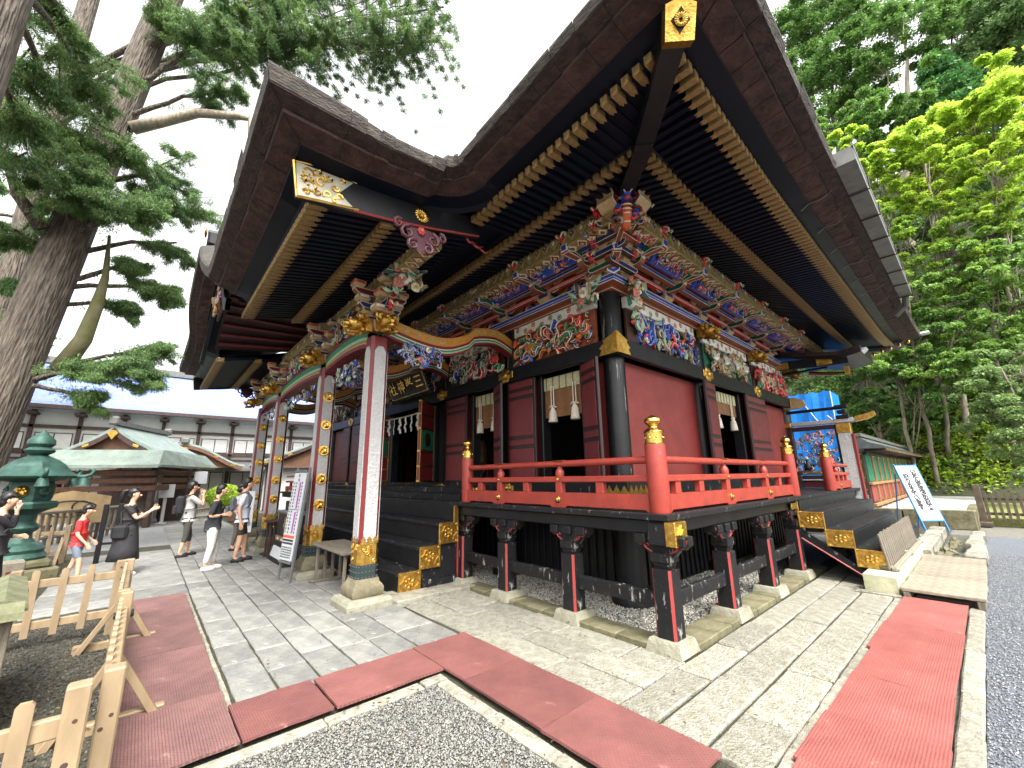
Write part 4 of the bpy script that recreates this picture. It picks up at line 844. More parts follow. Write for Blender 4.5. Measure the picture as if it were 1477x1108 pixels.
def lion():
    q = MB(); r = random.Random(9); q.blob((0, -.2, 0), (.12, .15, .12), n=10, m=7, jit=.06, rng=r); q.blob((0, -.34, -.04), (.075, .08, .06), n=8, m=5); q.blob((0, -.36, -.11), (.06, .06, .025), n=8, m=5)
    for s in (-1, 1): q.blob((s*.055, -.31, .06), .03, n=6, m=4); q.blob((s*.12, -.17, .12), (.03, .05, .05), n=6, m=4); q.tube([(s*.05, -.36, -.07), (s*.06, -.42, -.06), (s*.07, -.45, -.01)], [.015, .012, .004], 5)
    q.blob((0, -.41, -.02), (.03, .025, .022), n=6, m=4)
    for k in range(26):
        a = r.uniform(0, 6.28); rr = r.uniform(.1, .17); c = Vector((math.cos(a)*rr, -.05-r.uniform(0, .16), math.sin(a)*rr)); pts = []
        for i in range(8):
            t = i/7; pts.append(c+Vector((math.cos(a+t*5)*.05*(1-t), -.02*t, math.sin(a+t*5)*.05*(1-t))))
        q.tube(pts, [.024*(1-.6*i/7) for i in range(8)], 5)
    for s in (-1, 1): q.tube([(s*.07, -.12, -.1), (s*.09, -.22, -.17), (s*.08, -.32, -.18)], [.045, .04, .03], 6); q.blob((s*.08, -.34, -.18), .04, n=6, m=4)
    q.b2((-.1, -.08, -.12), (.1, .05, .12)); return q.mesh('gilt_lion', Mgold, 'auto')
LION = lion()
for y in PY[1:]: ob('gilt_lion_nosing', LION, HALL, (XC+.22, y, 4.62), (0, 0, math.pi/2), sc=.95)
# dragon head at the corner
b = MB(); r = random.Random(2); D = Vector((1, -1, 0)).normalized(); Nn = Vector((1, 1, 0)).normalized(); b0 = Vector((XC+1.02, YW-1.02, 5.0)); Zz = Vector((0, 0, 1))
body = [(0, -.02), (.06, .0), (.12, .07), (.15, .16), (.15, .26)]
b.tube([b0+D*t+Zz*z for t, z in body], [.05, .075, .08, .07, .05], 8, 0, C_['orange'])
for i in range(5):
    t, z = .06+.022*i, -.0+.05*i; b.tube([b0+D*(t+.02)-Nn*.075+Zz*(z+.02), b0+D*(t+.085)-Nn*.035+Zz*z, b0+D*(t+.095)+Zz*(z-.008), b0+D*(t+.085)+Nn*.035+Zz*z, b0+D*(t+.02)+Nn*.075+Zz*(z+.02)], .011, 4, 0, C_['cream'])
for i in range(40):
    sg = r.choice((-1, 1)); c = b0+D*r.uniform(.02, .17)+Nn*sg*r.uniform(.07, .16)+Zz*r.uniform(.02, .4); ph = r.uniform(0, 6.28); cl_ = C_[r.choice(('dkbrown', 'brown', 'red', 'dkred', 'blue', 'grey'))]
    b.tube([c+(Nn*math.cos(ph+t)+Zz*math.sin(ph+t))*.05*(1-t/6)+D*.01*t for t in (0, .8, 1.6, 2.4, 3.2, 4)], [.024, .022, .02, .017, .013, .008], 5, 0, cl_)
hd = b0+D*.17+Zz*.36
b.blob(hd, (.075, .075, .085), 0, C_['blue'], 9, 6, None, .08, r); b.blob(hd+D*.09-Zz*.03, (.05, .05, .035), 0, C_['blue'], 8, 5); b.blob(hd+D*.085-Zz*.08, (.04, .04, .02), 0, C_['red'], 8, 5)
for sg in (-1, 1):
    b.blob(hd+D*.07+Nn*sg*.035+Zz*.035, .018, 0, C_['gold'], 6, 4); b.tube([hd+Nn*sg*.04+Zz*.06, hd+Nn*sg*.06+Zz*.14, hd+Nn*sg*.05+Zz*.2], [.016, .012, .004], 5, 0, C_['gold']); b.tube([hd+D*.12+Nn*sg*.03-Zz*.03, hd+D*.18+Nn*sg*.07, hd+D*.16+Nn*sg*.1+Zz*.06], [.01, .008, .003], 4, 0, C_['cream'])
for i in range(9):
    u = (i-4)/4; b.tube([hd-D*.02+Zz*.05+Nn*u*.05, hd-D*.03+Zz*.13+Nn*u*.08, hd-D*.0+Zz*.22+Nn*u*.05], [.02, .018, .006], 5, 0, C_['blue'])
part('dragon_carving', b, Mpaint, True)
for A, rz in (((XC+1.18, YW-.92, 5.36), 0), ((XC+.92, YW-1.18, 5.36), math.pi/2)):
    b = MB(); pl = [(-.18, -.13), (.04, -.13), (.14, -.04), (.12, .04), (.17, .12), (-.18, .16)]
    for s in (1, -1): b.ext(pl if s > 0 else [(-a, c) for a, c in pl], (0, 0, 0), (s, 0, 0), (0, 0, 1), (0, -s*.13, 0), 0, C_['tan'], 0, C_['dkred'], .02, C_['white'])
    part('purlin_nosing', b, Mpaint, loc=A, rot=(0, 0, 0 if rz == 0 else -math.pi/2))
# ---------------------------------------------------------------- rafters
RW, RH, RP = .064, .085, .124
def zi(s, corner): return 5.28+.10*corner      # inner tips
def zo(y): return 5.2+.22*max(0, 1-(y/3.2))**1.8    # y = distance from the hip corner
SD1, SD2 = 1.77, 2.52
def sloped(L, drop, cap=.15, side=1):
    """rafter lying along -y from 0 to -L, dropping; returns (body, cap) meshes with the tip at origin"""
    k = MB(); sl = drop/L
    vs = [(sx*RW/2, t, z+t*sl) for t in (0, L) for sx in (-1, 1) for z in (0, RH)]
    k.add(vs, [(0, 1, 3, 2), (4, 6, 7, 5), (0, 4, 5, 1), (2, 3, 7, 6), (0, 2, 6, 4), (1, 5, 7, 3)])
    e = .006; c = MB(); w = RW/2+e
    vs = [(sx*w, t, z+t*sl) for t in (-.012, cap) for sx in (-1, 1) for z in (-e, RH+e)]
    c.add(vs, [(0, 1, 3, 2), (4, 6, 7, 5), (0, 4, 5, 1), (2, 3, 7, 6), (0, 2, 6, 4), (1, 5, 7, 3)])
    c.lathe([(.022, 0), (.02, .006), (0, .009)], (0, -.012, RH/2), 8, 0, R=Matrix.Rotation(math.pi/2, 3, 'X'))
    c.ext([(-w, 0), (w, 0), (w*.5, .05), (0, .02), (-w*.5, .05)][::-1], (0, cap, cap*sl-e-.001), (1, 0, 0), (0, 1, sl), (0, 0, -.004))
    return k.mesh('rafter', Mnavy), c.mesh('rafter_cap', Mgoldd)
_rc = {}
def rafter(loc, rz, L, drop, cap=.15, nm='rafter'):
    key = (round(L, 2), round(drop, 2), cap)
    if key not in _rc: _rc[key] = sloped(L, drop, cap)
    a, c = _rc[key]; o = ob(nm, a, HALL, loc, (0, 0, rz)); ORG.pop(o.name, None); ob('rafter_cap', c, o); return o
# front main eave: rafters run along +y from the tip; x from the corner to the kohai
x = XC+SD1-.02; i = 0
x = -2.05
while x > -10.4:
    dc = (XC+SD1)-x; d = min(1.2, dc+.15)
    rafter((x, YW-SD1, 5.215+.1*max(0, 1-dc/2)), 0, max(.2, min(1.0, dc+.05)), .28*max(.2, min(1.0, dc+.05)), .13); x -= RP
y = YW-SD1+.12
while y < 15.9:
    dc = y-(YW-SD1); far = 15.87-y; L = max(.2, min(1.0, dc+.05, far+.2)); L = round(L*8)/8
    rafter((XC+SD1, y, 5.215+.1*max(0, 1-dc/2)), math.pi/2, max(.2, L), .28*max(.2, L), .13); y += RP
x = XC+SD2-.22
while x > -4.2:
    dc = (XC+SD2)-x; L = max(.15, min(.8, dc)); L = round(L*8)/8 or .125
    rafter((x, YW-SD2, zo(dc)), 0, L, .1*L, .14, 'flying_rafter'); x -= RP
y = YW-SD2+.22
while y < 16.5:
    dc = y-(YW-SD2); far = 16.62-y; L = max(.15, min(.8, dc, far+.1)); L = round(L*8)/8 or .125
    rafter((XC+SD2, y, zo(min(dc, far))), math.pi/2, L, .1*L, .14, 'flying_rafter'); y += RP
# hip rafters
def hip(cx, cy, sx, sy, cap=True):
    D = Vector((sx, sy, 0)).normalized(); q = MB(); c = Vector((cx, cy, 0)); r2 = math.sqrt(2); N = Vector((-D.y, D.x, 0))
    def rib(t0, t1, zs, hw, hh):
        ts = [t0+(t1-t0)*i/6 for i in range(7)]; vs = []
        for t in ts:
            p = c+D*t+Vector((0, 0, zs(t)))
            for s in (-1, 1):
                for h in (0, hh): vs.append(p+N*s*hw+Vector((0, 0, h)))
        fs = []
        for i in range(6):
            a = i*4; fs += [(a, a+4, a+5, a+1), (a+2, a+3, a+7, a+6), (a, a+2, a+6, a+4), (a+1, a+5, a+7, a+3)]
        q.add(vs, fs+[(0, 1, 3, 2), (24, 26, 27, 25)])
    rib(.6, SD1*r2+.1, lambda t: 5.48-.22*(t-.6)/1.9, .1, .24); rib(SD1*r2-.3, SD2*r2+.2, lambda t: 5.26+.1*max(0, (t-2.9))**1.6, .1, .24)
    part('hip_rafter', q, Mblack)
    if cap:
        e = c+D*(SD2*r2+.2)+Vector((0, 0, 5.27)); q = MB(); pl = [(-.12, -.02), (.12, -.02), (.125, .25), (0, .3), (-.125, .25)]
        Z2 = (D*.42+Vector((0, 0, .91))).normalized(); D2 = (D*.91-Vector((0, 0, .42))).normalized(); q.ext(pl[::-1], e-D*.12, -N, Z2, D2*.1); f = e-D*.12+D2*.1+Z2*.13
        Rm = Matrix((N, Vector((0, 0, 1)), D)).transposed()
        o = part('gilt_hip_cap', q, Mgold); k = MB(); k.ext([(0, -.1), (.035, -.05), (.08, 0), (.035, .05), (0, .1), (-.035, .05), (-.08, 0), (-.035, -.05)], f, N, Z2, D2*.004); ob('black_inlay', k.mesh('inlay', Mblack), o)
        k = MB()
        for i in range(16):
            a = i*math.pi/8; k.tube([f+D2*.012+(N*math.cos(a)+Z2*math.sin(a))*.012, f+D2*.016+(N*math.cos(a)+Z2*math.sin(a))*.055], [.005, .013], 5)
        ob('chrysanthemum_crest', k.mesh('crest', Mgoldp, True), o)
hip(XC, YW, 1, -1); hip(XC, 14.1, 1, 1, False)
# gilt openwork beside the hip cap
for s in (0, 1):
    q = MB(); P0 = Vector((XC+SD2, YW-SD2, 5.62)); A = Vector((-1, 0, 0)) if s == 0 else Vector((0, 1, 0)); O = Vector((0, -.04, 0)) if s == 0 else Vector((.04, 0, 0))
    for (u0, w0, r0) in ((.12, .02, .035), (.2, -.02, .04), (.3, -.01, .04), (.4, -.03, .035), (.5, -.04, .03)): q.tube([P0+O+A*(u0+r0*math.cos(t)*(1-t/9))+Vector((0, 0, w0+r0*math.sin(t)*(1-t/9)))for t in [i*.8 for i in range(9)]], .007, 4)
    q.tube([P0+O+A*0+Vector((0, 0, .06)), P0+O+A*.3+Vector((0, 0, .05)), P0+O+A*.62+Vector((0, 0, .03))], .008, 4); q.tube([P0+O+A*.02+Vector((0, 0, -.06)), P0+O+A*.3+Vector((0, 0, -.07)), P0+O+A*.6+Vector((0, 0, -.0))], .008, 4)
    part('gilt_openwork', q, Mgoldd, True)
# boards over the rafters
q = MB()
def sheet(pts, m): q.add(pts, [tuple(range(len(pts)))], m)
for (d0, z0, d1, z1) in ((.0, 5.72, .75, 5.66), (.75, 5.67, SD1-.02, 5.385), (SD1-.1, 5.41, SD2-.04, 5.33)):
    a, c = (XC+d0, YW-d0), (XC+d1, YW-d1); zc = .1 if d1 > 2 else 0
    q.add([(PX[-1]-d0, a[1], z0), (a[0], a[1], z0), (c[0], c[1], z1+zc), (c[0]-2, c[1], z1), (PX[-1]-d1, c[1], z1)], [(0, 1, 2, 3, 4)])
    q.add([(a[0], a[1], z0), (a[0], 14.1+d0, z0), (c[0], 14.1+d1, z1+zc), (c[0], 14.1+d1-2, z1), (c[0], c[1]+2, z1), (c[0], c[1], z1+zc)], [(0, 1, 2, 3, 4, 5)])
part('soffit_board', q, Mnavy)
# batten lines at the inner tips
beam('eaves_batten', (-10.4, YW-SD1-.03, 5.365), (XC+SD1, YW-SD1+.08, 5.4), Mblack, .006); beam('eaves_batten', (XC+SD1-.08, YW-SD1+.09, 5.365), (XC+SD1+.03, 15.8, 5.4), Mblack, .006)
# ---------------------------------------------------------------- eave edge and roof
# outline stations: (x, y, dx, dy, zb, zt) where offset e moves along (dx,dy)
def lerp(a, b, t): return a+(b-a)*t
ST = []
HX, HY = XC+SD2, YW-SD2; KX, KY = -4.25, .93
def add_st(x, y, dx, dy, zb, zt): ST.append((x, y, dx, dy, zb, zt))
RY = 14.1+SD2
n = 26
for i in range(n+1):
    t = i/n; y = lerp(RY, HY, t); k = max(0, 1-min(y-HY, RY-y)/3.4)**1.8; add_st(HX, y, 1, (1 if i == 0 else (-1 if i == n else 0)), 5.26+.2*k, 5.53+.28*k)
for i in range(1, 9):
    t = i/8; x = lerp(HX, KX+.75, t); k = max(0, 1-(HX-x)/3.2)**1.6; add_st(x, HY, 0, -1, 5.26+.2*k, 5.56+.25*k)
for i in range(1, 8):   # rounded valley
    a = i/8*math.pi/2; c = (KX+.75, HY-.75); add_st(c[0]-.75*math.sin(a), c[1]+.75*math.cos(a), math.sin(a), -math.cos(a)+0, 5.24-.1*i/8, 5.57)
# fix directions in valley: outward turns from -y to +x
fix = []
for s in ST: fix.append(s)
for j in range(7):
    i = len(ST)-7+j; a = (j+1)/8*math.pi/2; x, y, _, _, zb, zt = ST[i]; ST[i] = (x, y, math.sin(a), -math.cos(a), zb, zt)
def vz(y):  # verge top and bottom
    return ramp(y, (.93, 4.92), (2.2, 5.07), (3.0, 5.14)), ramp(y, (.93, 5.47), (1.5, 5.39), (2.0, 5.45), (3., 5.57))
for i in range(0, 9):
    t = i/8; y = lerp(HY-.75, KY, t); zb, zt = vz(y); add_st(KX, y, 1, -1 if i == 8 else 0, zb, zt)
def kara(x):   # cusped gable bump on the front eave
    u = abs(x-XM)/2.3
    return 0 if u >= 1 else 1.25*(.5+.5*math.cos(math.pi*u))**.9
def kfront(x):
    u = abs(x-XM)/(XM-KX if False else 6.05); k = max(0, (u-.55)/.45)**2; return 4.72+.2*max(0, (u-.9)/.1)+kara(x), 5.33+.14*k+kara(x)
for i in range(1, 41):
    t = i/40; x = lerp(KX, 2*XM-KX, t); zb, zt = kfront(x); bump = kara(x); dy = -1-.0*bump
    add_st(x, KY-.14*min(1, bump*2), (-1 if i == 40 else 0), dy, zb, zt)
half = len(ST)
# mirrored remainder (left verge, left eave, back)
for s in ST[:n+1+8+7+9-1][::-1]: ST.append((2*XM-s[0], s[1], -s[2], s[3], s[4], s[5]))
PROF = [(-.06, .1), (.0, .2), (.2, .28), (.205, .36), (.42, .42), (.435, .52), (.575, .62), (.6, .92), (.57, 1.0), (.4, 1.12), (-.1, 1.6)]
PM = [1, 1, 0, 0, 2, 2, 3, 4, 4, 4]
def sweep(ids, name):
    q = MB(); m = len(PROF)
    for s in ids:
        x, y, dx, dy, zb, zt = ST[s]
        for e, f in PROF:
            z = zb+f*(zt-zb) if f <= 1 else zt+(f-1)*.55
            q.v.append((x+dx*e, y+dy*e, z))
    for i in range(len(ids)-1):
        for j in range(m-1):
            q.f.append((i*m+j, (i+1)*m+j, (i+1)*m+j+1, i*m+j+1)); q.m.append(PM[j]); q.c.append((1, 1, 1))
    return part(name, q, [Mbark, Mnavy, Mbarkd, Mbarke, Mroof], False)
eave = sweep(list(range(len(ST))), 'thatched_eave')
# thatch courses: separate slabs of bark on the right and front underside
rb = random.Random(4)
def bark_strips(i0, i1, name, e0, e1, f0, f1, m, step, lift=.012):
    for i in range(i0, i1):
        a, b_ = ST[i], ST[i+1]; L = math.hypot(b_[0]-a[0], b_[1]-a[1]); k = max(1, int(round(L/step)))
        for j in range(k):
            q = MB(); vs = []; w = rb.uniform(-.015, .015)
            for t in (j/k+.01, (j+1)/k-.01):
                x, y, dx, dy, zb, zt = [lerp(a[z], b_[z], t) for z in range(6)]
                for e, f in ((e0, f0), (e1+w, f1)):
                    for dz in (-lift-rb.uniform(0, .008), .02): vs.append((x+dx*e, y+dy*e, zb+f*(zt-zb)+dz))
            q.add(vs, [(0, 2, 6, 4), (1, 5, 7, 3), (0, 1, 3, 2), (4, 6, 7, 5), (2, 3, 7, 6), (0, 4, 5, 1)]); ob(name, q.mesh(name, m), eave)
bark_strips(0, n, 'bark_shingle', .207, .43, .36, .44, Mbark, .3); bark_strips(n, n+8, 'bark_shingle', .207, .43, .36, .44, Mbark, .34)
bark_strips(0, n+8, 'bark_course', .44, .57, .53, .63, Mbarkd, .42, .008)
V0 = n+8; bark_strips(V0, V0+16, 'bark_shingle', .207, .43, .36, .44, Mbark, .2, .01); bark_strips(V0, V0+16, 'bark_course', .44, .575, .53, .64, Mbarkd, .26, .012); bark_strips(V0+16, V0+30, 'bark_shingle', .207, .43, .36, .44, Mbark, .3, .01); bark_strips(V0+16, V0+30, 'bark_course', .44, .575, .53, .64, Mbarkd, .4, .01)
bark_strips(0, V0+30, 'thatch_lip', .585, .612, .66, .9, Mbarke, .7, .004)
# roof surface above (hip-and-gable)
q = MB(); cx0, cx1, cy = -13.6, -7.0, 9.8
E0 = [(HX+.1, RY+.1, 5.85), (HX+.1, HY-.1, 5.85), (2*XM-HX-.1, HY-.1, 5.85), (2*XM-HX-.1, RY+.1, 5.85)]
def ring(t):
    z = 5.75+5.0*(t**1.5*.8+.2*t); g = min(1, t/.55)
    xi = lerp(HX, -6.3, g); y0 = lerp(HY, cy-.15, t); y1 = lerp(RY, cy+.15, t); return [(xi, y1, z), (xi, y0, z), (2*XM-xi, y0, z), (2*XM-xi, y1, z)]
rs = [ring(i/10) for i in range(11)]
for r in rs: q.v += r
for i in range(10):
    for j in range(4): q.f.append((i*4+j, (i+1)*4+j, (i+1)*4+(j+1) % 4, i*4+(j+1) % 4)); q.m.append(0); q.c.append((1, 1, 1))
q.f.append((40, 41, 42, 43)); q.m.append(0); q.c.append((1, 1, 1))
q.b2((-15, 9.5, 10.7), (-5.9, 10.1, 11.3))
for i in range(12):   # kohai roof
    x0, x1 = lerp(KX, 2*XM-KX, i/12), lerp(KX, 2*XM-KX, (i+1)/12); vs = []
    for x in (x0, x1):
        for y, z in ((KY-.1, kfront(x)[1]+.25), (2.4, 5.95+kara(x)*.7), (4.2, 6.9+kara(x)*.25), (5.6, 7.6)): vs.append((x, y, z))
    q.add(vs, [(j, 4+j, 5+j, 1+j) for j in range(3)])
part('roof', q, Mroof)
# box gutter on the side eave
g = MB(); yy = 6.1
gut = part('gutter', MB().b2((-.62, 6.0, 5.60), (-.36, 12.0, 5.64)), Mgutter)
for i in range(7):
    y0 = 6.0+i*.86; k = MB(); k.b2((-.56, y0, 5.44), (-.36, y0+.85, 5.6)); k.b2((-.375, y0, 5.6), (-.355, y0+.85, 5.68)); ob('gutter_section', k.mesh('g', Mgutter), gut)
    k = MB(); k.tube([(-.57, y0+.8, 5.56), (-.6, y0+.8, 5.43), (-.34, y0+.8, 5.425), (-.335, y0+.8, 5.6)], .012, 4); ob('gutter_bracket', k.mesh('g', Mblack), gut)
    k = MB(); k.tube([(-.6, y0+.4, 5.45), (-.8, y0+.4, 5.33), (-.95, y0+.4, 5.34), (-1.05, y0+.4, 5.28)], .008, 4); ob('gutter_bracket', k.mesh('g', Mgutter), gut)
k = MB(); k.tube([(-.45, 12.0, 5.5), (-.5, 12.2, 5.3), (-.7, 12.3, 5.15)], .06, 8); ob('downpipe_elbow', k.mesh('g', Mgutter), gut)
# white flashing tip at the far corner
k = MB(); k.b2((-.75, 17.0, 5.75), (-.35, 17.3, 5.8)); part('corner_flashing', k, mat('white_flashing', (230, 232, 232), .4))
# ---------------------------------------------------------------- front porch (kohai)
def zk(y): return 4.62+(y-.93)*.24
x = KX-.1
while x > 2*XM-KX+.1:
    if abs(x-XM) > 1.75:
        rafter((x, .93, zk(.93)), 0, .95, .95*.22, .15, 'porch_rafter'); rafter((x, 1.75, zk(1.75)-.09), 0, 1.3, 1.3*.25, .14, 'porch_base_rafter')
    x -= RP if x > -9 else RP*1.0
q = MB()
for a, c in ((KX, -8.5), (-12.1, 2*XM-KX)): q.add([(a, .98, zk(.98)+.105), (a, 1.9, zk(1.9)+.12), (a, 3.1, zk(3.1)+.2), (c, 3.1, zk(3.1)+.2), (c, 1.9, zk(1.9)+.12), (c, .98, zk(.98)+.105)], [(0, 1, 4, 5), (1, 2, 3, 4)])
part('porch_soffit', q, Mnavy)
# vaulted soffit under the cusped gable
q = MB(); k = 16; xs = [lerp(-8.5, -12.1, i/k) for i in range(k+1)]
for x in xs: q.v += [(x, .85, 4.74+kara(x)), (x, 3.2, 5.15+kara(x)*.6)]
for i in range(k): q.f.append((2*i, 2*i+1, 2*i+3, 2*i+2)); q.m.append(0); q.c.append((1, 1, 1))
part('gable_soffit', q, Mdoorf)
for i in range(1, k): 
    x = xs[i]; b = MB(); b.tube([(x, .9, 4.68+kara(x)), (x, 3.1, 5.08+kara(x)*.6)], .045, 4); ob('gable_rafter', b.mesh('gr', Mdoor), HALL)
# barge boards at the sides of the porch
def hafu(x, s):
    q = MB(); k = 12; bot = [(lerp(.78, 3.15, i/k), lerp(4.6, 5.1, i/k)-.05*math.sin(math.pi*i/k)) for i in range(k+1)]; top = [(y-.06*(1-i/k), z+lerp(.4, .3, i/k)) for i, (y, z) in enumerate(bot)]
    poly = bot+top[::-1]; q.ext(poly if s > 0 else poly[::-1], (x-s*.03, 0, 0), (0, 1, 0), (0, 0, 1), (s*.06, 0, 0)); o = part('barge_board', q, Mblack)
    k2 = MB(); k2.tube([(x+s*.035, y, z+.012) for y, z in bot[3:]], .016, 5); ob('red_edge_line', k2.mesh('rl', Mredtrim), o)
    g = MB(); xx = x+s*.032
    outl = [bot[0], (bot[3][0]+.15, bot[3][1]+.035), (1.28, 4.84), (1.1, 4.9), (1.22, 5.0), (1.42, 5.07), (top[0][0], top[0][1])]
    g.tube([(xx+s*.004, y, z) for y, z in (top[0], bot[0], (1.42, 4.735))], .018, 5); g.tube([(xx+s*.004, y, z) for y, z in (top[0], (1.0, 5.07), (1.38, 5.07))], .012, 5)
    r = random.Random(8)
    for (cy, cz, rr, ph, sg) in ((.86, 4.92, .07, 0, 1), (.9, 4.77, .075, 2, -1), (1.0, 4.87, .06, 1, 1), (1.08, 4.76, .05, 4, -1), (1.08, 4.97, .05, 3, 1), (1.2, 4.79, .04, 0, 1), (1.22, 5.0, .035, 2, -1), (.82, 4.84, .04, 5, 1), (.95, 4.98, .045, 1, -1), (.98, 4.74, .04, 3, 1), (1.15, 4.88, .045, 0, -1), (.9, 4.86, .03, 4, 1), (1.16, 4.73, .03, 1, 1), (1.04, 4.93, .035, 2, 1), (.87, 4.69, .035, 3, -1)):
        g.tube([(xx+s*.006, cy+rr*math.cos(ph+sg*t)*(1-t/9), cz+rr*math.sin(ph+sg*t)*(1-t/9)) for t in [i*.8 for i in range(9)]], [.016*(1-i*.07) for i in range(9)], 5)
    g.ext([(y, z) for y, z in (top[0], bot[0], (1.36, 4.74), (1.2, 4.85), (1.34, 5.05))][::1], (xx-s*.002, 0, 0), (0, 1, 0), (0, 0, 1), (s*.004, 0, 0), 1)
    ob('gilt_barge_fitting', g.mesh('gf', [Mgoldp, mat('pale_gilt_ground', (196, 190, 170), .5, .3)], 'auto'), o)
    ch = MB(); c = Vector((x+s*.035, 2.23, 5.03))
    for i in range(16):
        a = i*math.pi/8; ch.tube([c+Vector((0, math.cos(a)*.02, math.sin(a)*.02)), c+Vector((s*.006, math.cos(a)*.1, math.sin(a)*.1))], [.006, .02], 5)
    ch.blob(c, .025, n=6, m=4); ob('chrysanthemum_crest', ch.mesh('cc', Mgoldp, True), o)
    # carved pendant
    p = MB(); mm = lin((92, 52, 62)); ln_ = lin((150, 104, 112))
    for (cy, cz, rr, ph, sg) in ((2.05, 4.72, .1, 1.4, 1), (2.41, 4.74, .1, 1.7, -1), (2.13, 4.58, .085, 1, 1), (2.34, 4.59, .085, 2, -1), (1.92, 4.8, .07, 1, 1), (2.54, 4.82, .07, 2, -1)):
        pts = [(x+s*.02, cy+rr*math.cos(ph+sg*t)*(1-t/10), cz+rr*math.sin(ph+sg*t)*(1-t/10)) for t in [i*.8 for i in range(10)]]
        p.tube(pts, [.03*(1-i*.07) for i in range(10)], 6, 0, mm); p.tube([(a+s*.024, b_, c_) for a, b_, c_ in pts], .007, 4, 0, ln_)
    p.ext([(2.0, 4.85), (2.1, 4.6), (2.23, 4.48), (2.36, 4.6), (2.46, 4.87)][::(1 if s < 0 else -1)], (x, 0, 0), (0, 1, 0), (0, 0, 1), (s*.02, 0, 0), 0, mm)
    for i in range(6): a = i*math.pi/3; p.blob((x+s*.04, 2.23+.035*math.cos(a), 4.8+.035*math.sin(a)), .026, 0, lin((190, 70, 70)), 6, 4)
    p.blob((x+s*.06, 2.23, 4.8), .02, 0, lin((220, 150, 90)), 6, 4); ob('carved_pendant', p.mesh('cp', Mpaint, True), o)
hafu(KX-.02, 1); hafu(2*XM-KX+.02, -1)
b = MB()
for t0 in (0, 1, 2): b.tube([(KX+.0-.03*t0, 2.95+.1*t0, 5.0), (KX+.02, 2.98+.14*t0, 4.94-.03*t0), (KX+.02, 3.1+.14*t0, 4.98)], [.02, .016, .006], 5)
part('red_cloud_carving', b, Mredtrim, True)
# purlin over the columns
KPX = [PX[1], PX[2], PX[3], PX[4]]; KYc = 2.5
ob('porch_purlin', diamond_beam(11.9, .3, .24), HALL, (XM, KYc, zk(KYc)-.1))
